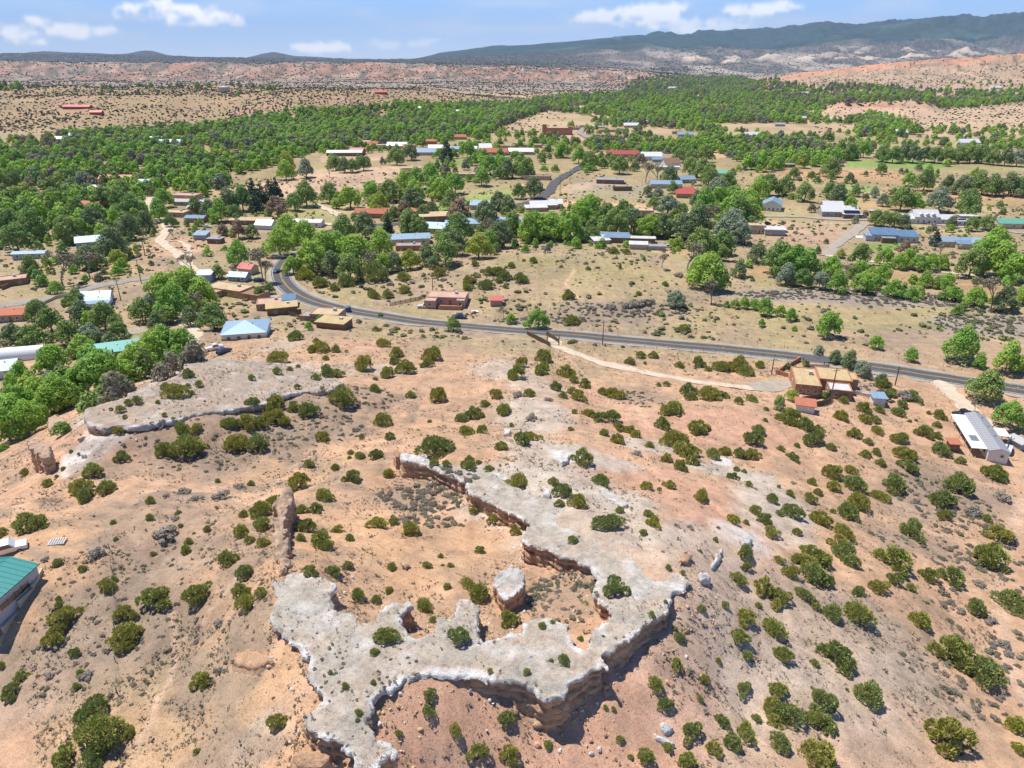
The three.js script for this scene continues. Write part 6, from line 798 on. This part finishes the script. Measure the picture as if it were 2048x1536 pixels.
// ---------------------------------------------------------------- plants
function foliage(seed, lobes, n, size, o = {}) {   // leaf sprays spread through a crown of lobes [x, y, z, r]
  const r = rng(seed), P = new Float32Array(n * 18), C = new Float32Array(n * 18), tot = lobes.reduce((s, l) => s + l[3] * l[3], 0), v = new THREE.Vector3(), a = new THREE.Vector3(), b = new THREE.Vector3(), nrm = new THREE.Vector3(), w0 = new THREE.Vector3(), flat = o.flat || 1;
  for (let k = 0; k < n; k++) {
    let l, ok = false, shell;
    for (let q = 0; q < 9 && !ok; q++) {
      let t = r() * tot; for (l of lobes) { t -= l[3] * l[3]; if (t <= 0) break; }
      v.set(r() * 2 - 1, r() * 2 - 1, r() * 2 - 1); if (v.lengthSq() > 1 || v.lengthSq() < .02) continue; v.normalize(); if (v.y < -.55 && r() < .8) continue;
      shell = .62 + .46 * Math.sqrt(r()); nrm.copy(v); v.multiplyScalar(l[3] * shell); v.y *= flat; v.x += l[0]; v.y += l[1]; v.z += l[2]; ok = v.y > (o.floor ?? 0);
      if (ok) for (const m of lobes) if (m !== l && Math.hypot(v.x - m[0], (v.y - m[1]) / flat, v.z - m[2]) < m[3] * .6) { ok = r() < .12; break; }
    }
    nrm.x += (r() - .5) * 1.5; nrm.y += (r() - .5) * 1.5 + .25; nrm.z += (r() - .5) * 1.5; nrm.normalize();
    if (o.spray) { b.copy(v).sub(w0.set(l[0], l[1] - l[3] * .6, l[2])).normalize(); b.x += (r() - .5) * .8; b.y += (r() - .2) * .5; b.z += (r() - .5) * .8; b.normalize(); a.copy(nrm).cross(b).normalize(); nrm.crossVectors(a, b); }
    else { a.set(r() - .5, r() - .5, r() - .5).cross(nrm).normalize(); b.crossVectors(nrm, a); }
    const s = size * (.6 + r() * .8), q1 = .5 + r() * .4, q2 = .35 + r() * .5, tone = .72 + r() * .56, warm = (r() - .5) * .22, off = k * 18;
    const pt = (i, x, y, z2) => { P[off + i * 3] = v.x + a.x * x * s + b.x * y * s + nrm.x * z2 * s; P[off + i * 3 + 1] = v.y + a.y * x * s + b.y * y * s + nrm.y * z2 * s; P[off + i * 3 + 2] = v.z + a.z * x * s + b.z * y * s + nrm.z * z2 * s; };
    const e = o.spray || 1;
    pt(0, -1 / e, -q2, 0); pt(1, .1, -q1, .25); pt(2, -.2 / e, e, 0); pt(3, .1, -q1, .25); pt(4, 1 / e, .3, -.1); pt(5, -.2 / e, e, 0);
    for (let i = 0; i < 6; i++) { C[off + i * 3] = tone * (1 + warm); C[off + i * 3 + 1] = tone; C[off + i * 3 + 2] = tone * (1 - warm); }
  }
  const g = new THREE.BufferGeometry(); g.setAttribute('position', new THREE.BufferAttribute(P, 3)); g.setAttribute('color', new THREE.BufferAttribute(C, 3)); g.computeVertexNormals(); return g;
}
function limb(list, p, q, r0, r1) { const d = q.clone().sub(p), L = d.length(), g = new THREE.CylinderGeometry(r1, r0, L, 6, 1, true); g.translate(0, L / 2, 0); g.applyQuaternion(new THREE.Quaternion().setFromUnitVectors(new THREE.Vector3(0, 1, 0), d.normalize())); g.translate(p.x, p.y, p.z); list.push(g); }
function branching(seed, h, spread, levels, r0, list, start = new THREE.Vector3(0, -.05, 0), dir = new THREE.Vector3(0, 1, 0), tips = []) {
  const r = rng(seed), go = (p, d, L, R, lv) => { const q = p.clone().addScaledVector(d, L); limb(list, p, q, R, R * .62); if (!lv) { tips.push(q); return; } const n = 2 + (r() < .6 ? 1 : 0); for (let i = 0; i < n; i++) { const e = d.clone().add(new THREE.Vector3((r() - .5) * spread, (r() - .25) * .5, (r() - .5) * spread)).normalize(); go(q, e, L * (.62 + r() * .25), R * .62, lv - 1); } };
  go(start, dir, h, r0, levels); return tips;
}
const leafMat = (r, g, b, through = 0) => new THREE.MeshPhysicalMaterial({ color: col(r, g, b), vertexColors: true, roughness: .95, transmission: through, thickness: 0, side: THREE.DoubleSide });
const bark = paint(.16, .125, .10, 1), paleBark = paint(.27, .235, .205, 1);
const lobesDome = (seed, n, R, h0, h1, r0, r1) => { const r = rng(seed), o = []; for (let i = 0; i < n; i++) { const a = i * 2.4 + r(), t = Math.sqrt((i + .5) / n), y = mix(h1, h0, Math.pow(t, 1.6)) + (r() - .5) * .08; o.push([Math.cos(a) * R * t * (.7 + r() * .45), y, Math.sin(a) * R * t * (.7 + r() * .45), mix(r0, r1, r())]); } return o; };
// kinds: each a list of prototypes (a crown geometry and a trunk geometry); unit size: height 1 for trees, width 1 for shrubs
const juniperKinds = [], treeKinds = [], bareKinds = [], coniferKinds = [], sageKinds = [];
for (let k = 0; k < 7; k++) { const lobes = lobesDome(100 + k, 9 + k % 5 * 3, .40, .10, .46, .075, .19), t = []; branching(200 + k, .16, 1.6, 2, .035, t); juniperKinds.push([foliage(300 + k, lobes, 2600, .030, { floor: .012, spray: 1.6 }), mergeGeometries(t)]); }
for (let k = 0; k < 7; k++) { const lobes = lobesDome(400 + k, 17 + k % 5 * 2, .39, .20, .84, .09, .19), t = []; branching(500 + k, .24, 1.25, 3, .035, t); treeKinds.push([foliage(600 + k, lobes, 3300, .024, { floor: .05 }), mergeGeometries(t)]); }
for (let k = 0; k < 3; k++) { const t = [], tips = branching(700 + k, .27, 1.2, 5, .028, t), lobes = tips.filter((_, i) => i % 4 === 0).map(p => [p.x, p.y, p.z, .07]); bareKinds.push([foliage(800 + k, lobes, 700, .020), mergeGeometries(t)]); }
for (let k = 0; k < 2; k++) { const lobes = []; for (let i = 0; i < 9; i++) for (let j = 0; j < 5 - i / 2.2; j++) { const a = j * 2.1 + i, R = .22 * (1 - i / 9.5); lobes.push([Math.cos(a) * R, .14 + i * .095, Math.sin(a) * R, .05 + .06 * (1 - i / 9)]); } const t = []; limb(t, new THREE.Vector3(0, -.05, 0), new THREE.Vector3(0, .95, 0), .03, .008); coniferKinds.push([foliage(900 + k, lobes, 1800, .026), t[0]]); }
for (let k = 0; k < 3; k++) { const lobes = lobesDome(950 + k, 8, .40, .10, .30, .10, .17), t = []; branching(960 + k, .12, 1.8, 3, .02, t); sageKinds.push([foliage(970 + k, lobes, 1100, .030, { floor: .01 }), mergeGeometries(t)]); }
const LEAF = { j: [leafMat(.36, .385, .085, .18), leafMat(.30, .35, .095, .18), leafMat(.42, .405, .085, .18)], js: leafMat(.29, .255, .21), jy: leafMat(.42, .42, .06, .15), g: [leafMat(.29, .49, .045, .35), leafMat(.25, .45, .05, .35), leafMat(.35, .51, .055, .35)], d: [leafMat(.20, .315, .065, .25), leafMat(.24, .34, .07, .25), leafMat(.19, .26, .095, .25)], y: leafMat(.40, .46, .05, .35), b: leafMat(.26, .235, .15), s: leafMat(.28, .34, .21, .2), c: leafMat(.06, .10, .05), r: leafMat(.31, .22, .14) };
const proto = new Map();
function plant(name, kinds, i, mat, trunkMat, label, category, group, x, y, z, sx, sy, turn) {
  const key = name + i + mat.uuid;
  if (!proto.has(key)) { const g = new THREE.Group(); part(g, 'crown', kinds[i][0], mat); part(g, 'trunk', kinds[i][1], trunkMat); proto.set(key, g); }
  const o = proto.get(key).clone(); o.name = numbered(name); o.position.set(x, y, z); const st = .82 + .42 * h3(Math.round(x * 7), Math.round(z * 7), 4); o.scale.set(sx * st, sy, sx / st); o.rotation.y = turn; tag(o, label, category, group); scene.add(o); return o;
}
const nearest = (anchors, px, py) => { let m = 1e9, w; for (const [x, y, n] of anchors) { const q = Math.hypot(px - x, (py - y) * 1.4); if (q < m) { m = q; w = n; } } return w; };
const SPOT_J = [[900, 1300, 'on the pale caprock ledge'], [1200, 1200, 'on the pale caprock ledge'], [680, 1350, 'on the pale caprock ledge'], [1080, 1300, 'on the pale caprock ledge'], [850, 1140, 'inside the bowl of the ledge'], [1000, 1220, 'inside the bowl of the ledge'], [700, 1120, 'inside the bowl of the ledge'], [1390, 1260, 'on the slope right of the cliff'], [1220, 1480, 'along the bottom edge below the cliff'], [900, 1480, 'along the bottom edge below the cliff'], [1480, 1450, 'at the bottom right of the cliff'], [1900, 1380, 'in the bottom right corner'], [1750, 1350, 'low on the right-hand slope'], [1560, 1180, 'on the right-hand slope'], [1700, 1080, 'in the grove on the right-hand slope'], [1900, 1020, 'below the long white trailer'], [1980, 1180, 'along the right edge wash'], [1640, 870, 'below the orange adobe house'], [1780, 880, 'between adobe house and trailer'], [1440, 870, 'on the pink dome below the driveway'], [1080, 850, 'on the pale ridge behind the ledge'], [1200, 960, 'on the ridge above the ledge'], [1180, 780, 'in the draw below the driveway'], [1360, 725, 'on dry grass above the driveway'], [800, 710, 'on the hilltop near the highway'], [620, 700, 'on the hilltop left of the highway'], [900, 880, 'on bare ground behind the ledge tip'], [650, 950, 'in the hollow above the bowl'], [530, 1060, 'beside the tan rock fin'], [350, 770, 'on the grey left shelf'], [380, 880, 'in the hollow below the left shelf'], [540, 820, 'in the hollow below the left shelf'], [180, 960, 'on the slope below the left shelf'], [60, 1040, 'on the far left slope'], [330, 1030, 'on the open left slope'], [140, 1180, 'near the teal-roofed trailer'], [280, 1260, 'on the lower left slope'], [180, 1450, 'in the bottom left corner'], [420, 1330, 'left of the pale ledge'], [960, 570, 'on the dry flats beyond the highway'], [700, 575, 'in the field inside the highway bend'], [1200, 620, 'on the flats right of the pink adobe']];
const SPOT_T = [[400, 590, 'beside the side road at left'], [100, 640, 'below the side road at left'], [200, 780, 'behind the grey left shelf'], [330, 700, 'around the teal-roofed house'], [60, 840, 'at the foot of the left cliff'], [200, 500, 'around the dirt yard at left'], [100, 440, 'in the left woods'], [320, 420, 'along the winding dirt road'], [520, 400, 'beside the lawn left of centre'], [660, 500, 'inside the highway bend'], [560, 480, 'inside the highway bend'], [880, 500, 'around the long blue-roofed house'], [860, 370, 'in the row above the lane'], [970, 420, 'beside the green field'], [1030, 340, 'near the far climbing road'], [640, 330, 'around the tilled tan field'], [1120, 440, 'in the central grove'], [1290, 440, 'around the stepped tan adobe'], [1350, 340, 'in the pale willows'], [1470, 400, 'in the grove before the barn'], [1420, 520, 'at the end of the yellow flats'], [1400, 470, 'right of the farm sheds'], [1520, 610, 'on the grassy flat near the highway'], [1600, 520, 'in the hedge below the tilled field'], [1760, 560, 'in the hedge above the flats'], [1830, 520, 'in the orchard row'], [1990, 510, 'in the big grove at the right edge'], [1960, 590, 'at the right edge above the flats'], [1850, 380, 'in the pasture rows at right'], [1700, 370, 'around the orange pasture'], [1880, 310, 'in the long windbreak at right'], [1650, 310, 'in the woods above the pasture'], [1950, 700, 'beside the highway at the right edge'], [1990, 780, 'beside the trailer driveway'], [1680, 700, 'behind the orange adobe house'], [1000, 640, 'beside the highway near the adobe'], [1790, 430, 'around the white farmhouse']];
{
  const r = rng(77), all = [];
  for (const k of Object.keys(JUNIPERS)) for (const [px, py, w] of JUNIPERS[k]) all.push([px, py, w, k]);
  all.sort((a, b) => b[2] - a[2]);
  let nj = 0; const rest = [];
  for (const [px, py, wp, k] of all) {
    const g0 = survey(px, py, 1), wm = metres(wp, g0.far) * 1.05, hm = wm * (k === 's' ? .62 : .74), s = survey(px, py, hm * .38), x = s.x, d = s.d, y = deck(x, d);
    if (k !== 's' && ++nj > 300) { rest.push([x, y - .06, d, wm, hm]); continue; }
    const place = nearest(SPOT_J, px, py), size = wm < 1.9 ? 'small' : wm < 3.4 ? 'mid-sized' : wm < 4.8 ? 'large' : 'huge', wide = size + ' ';
    if (k === 's') plant('sagebrush', sageKinds, Math.floor(r() * 3), LEAF.js, paleBark, wide.replace('mid-sized ', '') + 'grey brush ' + place, 'shrub', 'grey brush ' + place, x, y - .08, -d, wm, wm * .9, r() * 6.3);
    else plant('juniper', juniperKinds, Math.floor(r() * 7), k === 'y' ? LEAF.jy : LEAF.j[Math.floor(r() * 3)], bark, wide + (k === 'y' ? 'yellow-green juniper ' : 'green juniper ') + place, 'juniper', 'junipers ' + place, x, y - .08, -d, wm, hm * 1.36 * (.85 + r() * .3), r() * 6.3);
  }
  const im = new THREE.InstancedMesh(juniperKinds[2][0], leafMat(.35, .375, .088, .18), rest.length), m = new THREE.Matrix4(), q = new THREE.Quaternion(), up = new THREE.Vector3(0, 1, 0);
  rest.forEach(([x, y, d, w, h], i) => { m.compose(new THREE.Vector3(x, y, -d), q.setFromAxisAngle(up, r() * 6.3), new THREE.Vector3(w, h * 1.3, w)); im.setMatrixAt(i, m); });
  im.name = 'juniper_scrub'; im.userData = { kind: 'stuff', label: 'scattered smallest junipers over the dry slopes', category: 'scrub' }; put(im);
  // trees
  const TN = { g: ['cottonwood', 'bright green cottonwood', treeKinds], d: ['broadleaf_tree', 'dark broadleaf tree', treeKinds], y: ['yellow_tree', 'yellow-green tree', treeKinds], b: ['bare_tree', 'grey bare-branched tree', bareKinds], s: ['silver_tree', 'silvery olive tree', treeKinds], c: ['conifer', 'dark conifer', coniferKinds], r: ['budding_tree', 'reddish-brown budding tree', treeKinds] };
  for (const k of Object.keys(TREES)) for (const [px, py, wp] of TREES[k]) {
    const s0 = survey(px, py, 3); let wm = clamp(metres(wp, s0.far) * 1.14, 2, 17), hm = wm * (k === 'c' ? 1.5 : k === 'b' ? 1.0 : .98); let s = survey(px, py, hm * .5); if (py > 640 && px < 400) { const low = onLevel(px, py, 5 + hm * .5); s = { x: low[0], d: low[1] }; } const y = Math.min(ground(s.x, s.d), py > 640 && px < 400 ? 7 : 99), [nm, say, kinds] = TN[k];
        if (keepOut.some(([cx, cd, cr]) => Math.hypot(cx - s.x, cd - s.d) < cr * .55)) continue;
    const place = nearest(SPOT_T, px, py), size = wm < 4 ? 'small' : wm < 8 ? 'mid-sized' : wm < 12 ? 'tall' : 'huge', mt = Array.isArray(LEAF[k]) ? LEAF[k][Math.floor(r() * 3)] : LEAF[k], wide = k === 'c' ? hm * 1.05 : wm * 1.02;
    plant(nm, kinds, Math.floor(r() * kinds.length), mt, k === 'b' || k === 'g' ? paleBark : bark, size + ' ' + say + ' ' + place, 'tree', nm.replace(/_/g, ' ') + 's ' + place, s.x, y - .1, -s.d, wide, hm * 1.04 * (.94 + r() * .15), r() * 6.3);
  }
}
// woods too far to tell single trees apart
function scatter(name, label, category, geo, mat, list, tint) {
  const im = new THREE.InstancedMesh(geo, mat, list.length), m = new THREE.Matrix4(), q = new THREE.Quaternion(), up = new THREE.Vector3(0, 1, 0), c = new THREE.Color(), r = rng(list.length);
  list.forEach(([x, y, d, w, h], i) => { const st = .75 + r() * .5; m.compose(new THREE.Vector3(x, y, -d), q.setFromAxisAngle(up, r() * 6.3), new THREE.Vector3(w * st, h, w / st)); im.setMatrixAt(i, m); if (tint) im.setColorAt(i, tint(c, r, x, d)); });
  im.name = name; im.userData = { kind: 'stuff', label, category }; return put(im);
}
const offRoad = (() => { const pts = []; for (const [c, w] of roadCurves) { const n = Math.ceil(c.getLength() / 5); for (let i = 0; i <= n; i++) { const p = c.getPointAt(i / n); pts.push([p.x, -p.z, w]); } } return (x, d, m = 0) => !pts.some(([a, b, w]) => Math.abs(a - x) < w + m && Math.hypot(a - x, b - d) < w + m); })();
const free = (x, d) => !keepOut.some(([cx, cd, cr]) => Math.abs(cx - x) < cr && Math.hypot(cx - x, cd - d) < cr) && offRoad(x, d, 1);
{
  const r = rng(31), woods = [];
  const fill = (poly, gap, w0, w1, chance = 1, up = 4) => {
    const p = poly.map(([a, b]) => { const s = survey(a, b, up); return [s.x, s.d]; }), x0 = Math.min(...p.map(q => q[0])), x1 = Math.max(...p.map(q => q[0])), d0 = Math.min(...p.map(q => q[1])), d1 = Math.max(...p.map(q => q[1]));
    for (let x = x0; x < x1; x += gap) for (let d = d0; d < d1; d += gap) { const a = x + (r() - .5) * gap * 1.3, b = d + (r() - .5) * gap * 1.3; if (r() > chance * (.25 + 1.0 * smooth(-.3, .2, fbm2(a / 48 + 3, b / 48, 3))) || !inPoly(p, a, b) || !free(a, b)) continue; if (FIELDS.some(([f, , k], i) => k > .6 && a > fieldBox[i][0] && a < fieldBox[i][1] && b > fieldBox[i][2] && b < fieldBox[i][3] && inPoly(f, a, b))) continue; const w = w0 + r() * (w1 - w0); woods.push([a, ground(a, b) - .2, b, w, w * (.8 + r() * .4)]); }
  };
  fill([[-60, 292], [150, 266], [470, 242], [640, 237], [640, 296], [560, 318], [480, 346], [420, 392], [330, 360], [290, 405], [170, 400], [-60, 440]], 8, 7, 12.5, 1);
  fill([[470, 244], [720, 214], [860, 204], [1000, 205], [1100, 215], [1010, 245], [960, 272], [700, 288], [640, 300]], 8.5, 7, 13, 1.1);
  fill([[1000, 207], [1130, 190], [1300, 184], [1480, 174], [1600, 169], [1750, 168], [1850, 180], [2080, 175], [2080, 198], [1850, 202], [1680, 206], [1560, 214], [1300, 232], [1160, 226]], 13, 8, 14, .72);
  fill([[1290, 220], [1560, 214], [1700, 245], [1560, 246], [1440, 262], [1300, 250], [1180, 240]], 10, 8, 14, .8);
  fill([[1690, 240], [1740, 228], [1800, 240], [1840, 262], [1780, 270], [1720, 266]], 9, 9, 14);
  fill([[1170, 282], [1300, 280], [1450, 268], [1600, 284], [1720, 296], [1720, 330], [1600, 338], [1480, 330], [1460, 300], [1300, 300], [1180, 302]], 9, 7, 12, .85);
  fill([[1250, 162], [1330, 152], [1480, 151], [1560, 160], [1540, 170], [1350, 180], [1250, 184]], 22, 8, 14, .8);
  fill([[-60, 425], [170, 388], [290, 420], [240, 470], [100, 470], [-60, 495]], 10, 7, 12, .8);
  fill([[640, 262], [1300, 246], [1300, 320], [1150, 345], [900, 362], [660, 335]], 11, 5, 10, .55);
  fill([[1440, 255], [2080, 250], [2080, 320], [1700, 330], [1450, 320]], 14, 5, 10, .5);
  fill([[1450, 330], [2080, 340], [2080, 440], [1700, 430], [1480, 400]], 14, 3, 7, .3); fill([[560, 400], [900, 380], [1100, 400], [1080, 450], [850, 470], [640, 440]], 11, 4, 9, .5); fill([[1400, 440], [1500, 420], [1520, 560], [1420, 560], [1360, 480]], 8, 4, 7, .5); fill([[1100, 430], [1400, 420], [1400, 460], [1180, 465]], 10, 5, 8, .6);
  fill([[1780, 165], [2080, 150], [2080, 175], [1850, 180]], 26, 6, 10, .5); fill([[0, 168], [40, 168], [60, 178], [0, 182]], 22, 10, 16); fill([[200, 172], [560, 170], [560, 182], [200, 182]], 30, 7, 12, .3); fill([[1880, 270], [2080, 262], [2080, 300], [1900, 296]], 20, 6, 12, .3);
  fill([[1600, 500], [2080, 560], [2080, 610], [1900, 600], [1560, 545]], 9, 2.5, 5, .4); fill([[900, 470], [1050, 460], [1400, 470], [1380, 500], [1150, 490], [950, 505]], 8, 2.5, 5, .4); fill([[0, 650], [330, 660], [390, 700], [170, 800], [0, 860]], 8, 4, 8, .4); fill([[-20, 560], [140, 610], [420, 600], [380, 700], [120, 650], [-20, 640]], 9, 4, 8, .35); fill([[100, 480], [330, 440], [300, 480], [250, 540], [120, 560], [0, 560]], 9, 3, 7, .4);
  fill([[-20, 430], [600, 415], [1100, 395], [1500, 415], [1480, 500], [900, 480], [620, 500], [540, 540], [300, 545], [-20, 600]], 8, 2, 6, .42); fill([[1540, 420], [2080, 400], [2080, 560], [1700, 520], [1540, 500]], 13, 2, 5, .25);
  const far = foliage(1200, lobesDome(1201, 13, .38, .18, .82, .11, .22), 620, .058, { floor: .05 }), far2 = foliage(1210, lobesDome(1211, 16, .40, .18, .84, .10, .20), 760, .050, { floor: .05 });
  const green = (c, q, x, d) => { const t = clamp(q() * .8 + .1 + .3 * smooth(1400, 2300, d) * q() - fbm2(x / 70 + 11, d / 70, 3) * .7, 0, .999); return t < .5 ? c.setRGB(.27 + q() * .08, .45 + q() * .07, .05) : t < .8 ? c.setRGB(.19 + q() * .05, .29 + q() * .06, .065) : t < .86 ? c.setRGB(.33, .40, .06) : t < .93 ? c.setRGB(.26, .30, .20) : c.setRGB(.30, .26, .17); };  // fade with distance put into the tints: far trees mixed darker
  const white = new THREE.MeshStandardMaterial({ color: col(1, 1, 1), vertexColors: true, roughness: .9, side: THREE.DoubleSide }), leafy = leafMat(1, 1, 1, .25);
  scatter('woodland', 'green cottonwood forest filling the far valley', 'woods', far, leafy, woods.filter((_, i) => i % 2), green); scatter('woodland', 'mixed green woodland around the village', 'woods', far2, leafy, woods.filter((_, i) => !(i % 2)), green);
  
  // dark scrub dotted over the dry hills, plain and badlands
  const dots = [], small = foliage(1300, lobesDome(1301, 5, .30, .16, .42, .20, .28), 110, .13);
  const dot = (d0, d1, P0, P1, n, w0, w1, dens) => { for (let k = 0; k < n; k++) { const d = Math.sqrt(mix(d0 * d0, d1 * d1, r())), P = mix(P0, P1, r()), x = (P - 1024) / 1556 * d; if (r() > dens(x, d, P) || !free(x, d)) continue; const w = mix(w0, w1, r() * r()); dots.push([x, ground(x, d) - .2, d, w, w * .85]); } };
  const patchy = s => (x, d) => .35 + .65 * smooth(-.6, .3, fbm2(x / s, d / s, 3));
  dot(1010, 2000, -150, 1150, 30000, 1.8, 5, (x, d, P) => (1 - smooth(900, 1150, P)) * patchy(120)(x, d)); dot(2000, 3500, -200, 1500, 16000, 3.5, 7, patchy(200)); dot(3400, 5600, -200, 1450, 15000, 5, 9, patchy(240)); dot(5600, 8500, -200, 1450, 9000, 6, 10, patchy(300));
  dot(1900, 2420, 1480, 2250, 3500, 2.5, 5.5, patchy(110)); dot(2420, 2900, 1480, 2250, 500, 3, 6, patchy(110)); dot(1000, 1800, 1650, 2250, 2600, 2, 5, patchy(90)); dot(4400, 8500, 1300, 2250, 9000, 6, 11, patchy(260)); dot(1300, 2200, 1000, 1650, 500, 3, 6, patchy(100));
  scatter('scrub', 'dark juniper scrub dotted over the far dry hills and badlands', 'scrub', small, white, dots, (c, q) => c.setRGB(.055 + q() * .03, .062 + q() * .025, .03));
  // low brush, bunch grass and crumbs of sage over the near slopes
  const tuft = (() => { const q = rng(8), P = [], C = []; for (let k = 0; k < 13; k++) { const a = q() * 6.3, R = q() * .3, x = Math.cos(a) * R, z = Math.sin(a) * R, l = .25 + q() * .35, lean = .12 + q() * .35, b = a + (q() - .5), w = .10 + q() * .10; P.push(x - Math.sin(b) * w, 0, z + Math.cos(b) * w, x + Math.sin(b) * w, 0, z - Math.cos(b) * w, x + Math.cos(b) * lean, l, z + Math.sin(b) * lean); const t = .75 + q() * .5; for (let i = 0; i < 9; i++) C.push(t); } const g = new THREE.BufferGeometry(); g.setAttribute('position', new THREE.Float32BufferAttribute(P, 3)); g.setAttribute('color', new THREE.Float32BufferAttribute(C, 3)); g.computeVertexNormals(); return g; })();
  const grass = [], brush = [];
  const cover = deck;
  for (let k = 0; k < 110000; k++) {
    const d = 34 + 190 * Math.pow(r(), 1.15), x = (r() * 2 - 1) * (d * .78 + 10), dens = smooth(-.25, .35, fbm2(x / 9 + 60, d / 9, 4)); if (r() > .12 + dens || !offRoad(x, d)) continue;
    const c = soilColour(x, d, 26, 0), pale = smooth(.30, .5, c[2]), rosy = smooth(1.52, 1.72, c[0] / c[1]); if (r() < Math.max(pale, rosy) * .8) continue;
    const on = inPoly(LEDGE, x, d); if (on && r() < .45) continue; const s = (.20 + r() * r() * r() * .8) * (on ? .6 : 1); grass.push([x, cover(x, d) - .03, d, s, s * (.5 + r() * .4)]);
  }
  for (let k = 0; k < 9000; k++) { const d = 190 + 230 * r(), x = (r() * 2 - 1) * (d * .78); if (r() > .15 + smooth(-.2, .3, fbm2(x / 20 + 7, d / 20, 3)) || !free(x, d)) continue; const s = .6 + r() * r() * 1.3; grass.push([x, ground(x, d) - .05, d, s, s * .6]); }
  const thick = (px, py, rx, rd, n, s0, s1) => { const c = survey(px, py); for (let k = 0; k < n; k++) { const a = r() * 6.3, q = Math.sqrt(r()), x = c.x + Math.cos(a) * q * rx, d = c.d + Math.sin(a) * q * rd, s = mix(s0, s1, r()); brush.push([x, cover(x, d) - .05, d, s, s * .8]); } };
  thick(850, 1000, 8.5, 5.5, 150, .7, 1.5); thick(860, 1040, 6, 2.5, 50, .7, 1.3); thick(1120, 1200, 5, 5, 70, .6, 1.2); thick(1110, 1170, 4, 2, 25, .6, 1.1); thick(600, 850, 14, 10, 120, .6, 1.5); thick(450, 900, 20, 9, 110, .5, 1.2); thick(720, 790, 9, 8, 60, .7, 1.6); thick(1880, 1000, 12, 12, 110, .7, 1.6); thick(1860, 1100, 12, 6, 60, .7, 1.5); thick(2000, 1120, 10, 22, 110, .8, 2); thick(1250, 620, 30, 7, 140, 1, 2.2); thick(1090, 640, 20, 4, 80, 1, 2); thick(1700, 590, 44, 8, 260, 1, 2.2); thick(1840, 605, 26, 6, 120, 1, 2.2); thick(1990, 650, 22, 12, 200, 1, 2); thick(1540, 590, 14, 5, 50, 1, 2.2); thick(290, 1140, 12, 7, 60, .4, .9); thick(360, 1300, 12, 8, 60, .4, .9); thick(230, 1310, 12, 8, 60, .4, .9); thick(1270, 800, 8, 10, 60, .6, 1.4); thick(1720, 770, 9, 5, 50, .8, 1.6); thick(1900, 1370, 8, 5, 40, .6, 1.4); thick(1980, 1300, 8, 14, 60, .8, 1.8); thick(340, 500, 16, 8, 40, .8, 1.6); thick(700, 1380, 6, 7, 70, .25, .5); thick(740, 1340, 5, 4, 60, .25, .5);
  const low = [];
  for (let k = 0; k < 16000; k++) { const d = 225 + 420 * r(), x = (r() * 2 - 1) * (d * .76); if (r() > .10 + .9 * smooth(-.15, .3, fbm2(x / 30 + 17, d / 30, 4)) || !free(x, d)) continue; const s = .7 + r() * r() * 2.6; low.push([x, ground(x, d) - .05, d, s, s * .75]); }
  scatter('brush', 'low green and tan brush between the fields and houses', 'brush', small, white, low, (c, q) => { const t = q(); return t < .35 ? c.setRGB(.17, .21, .06) : t < .7 ? c.setRGB(.22, .19, .12) : c.setRGB(.12, .14, .06); });
  scatter('dry_grass', 'tufts of dry grass and low brush over the sandy ground', 'grass', tuft, white, grass, (c, q) => { const t = q(); return t < .45 ? c.setRGB(.32 + q() * .1, .25 + q() * .06, .165) : t < .78 ? c.setRGB(.22, .175, .13) : c.setRGB(.14, .125, .085); });  // darker tufts stand in for specks in shadow, shade put into their tint
  scatter('brush', 'low grey sage brush in patches', 'brush', sageKinds[1][0], white, brush, (c, q) => { const t = q(); return t < .6 ? c.setRGB(.21 + q() * .06, .185 + q() * .04, .155) : c.setRGB(.16, .155, .10); });
  
}

// things that only their place tells apart: count them from the left
{
  const same = new Map(), ORD = ['second', 'third', 'fourth', 'fifth', 'sixth', 'seventh', 'eighth', 'ninth', 'tenth', 'eleventh', 'twelfth', 'thirteenth', 'fourteenth', 'fifteenth', 'sixteenth', 'seventeenth', 'eighteenth', 'nineteenth', 'twentieth'], NUM = ['two', 'three', 'four', 'five', 'six', 'seven', 'eight', 'nine', 'ten', 'eleven', 'twelve', 'thirteen', 'fourteen', 'fifteen', 'sixteen', 'seventeen', 'eighteen', 'nineteen', 'twenty'];
  for (const o of scene.children) if (o.userData.group) { const l = o.userData.label; if (!same.has(l)) same.set(l, []); same.get(l).push(o); }
  for (const [l, list] of same) {
    if (list.length < 2 || list.length > 20) continue;
    list.sort((a, b) => a.position.x / -a.position.z - b.position.x / -b.position.z);
    const long = l.split(' ').length, many = (long > 10 ? l.replace('bright green ', 'green ') : l).replace(/(juniper|brush|cottonwood|tree|conifer)(?= )/, '$1s'), n = list.length;
    list.forEach((o, i) => { o.userData.label = i === 0 ? (n === 2 ? 'left of two ' : 'leftmost of ' + NUM[n - 2] + ' ') + many : i === n - 1 ? (n === 2 ? 'right of two ' : 'rightmost of ' + NUM[n - 2] + ' ') + many : ORD[i - 1] + ' from left of ' + NUM[n - 2] + ' ' + many; });
  }
}
scene.add(camera);
renderer.render(scene, camera);
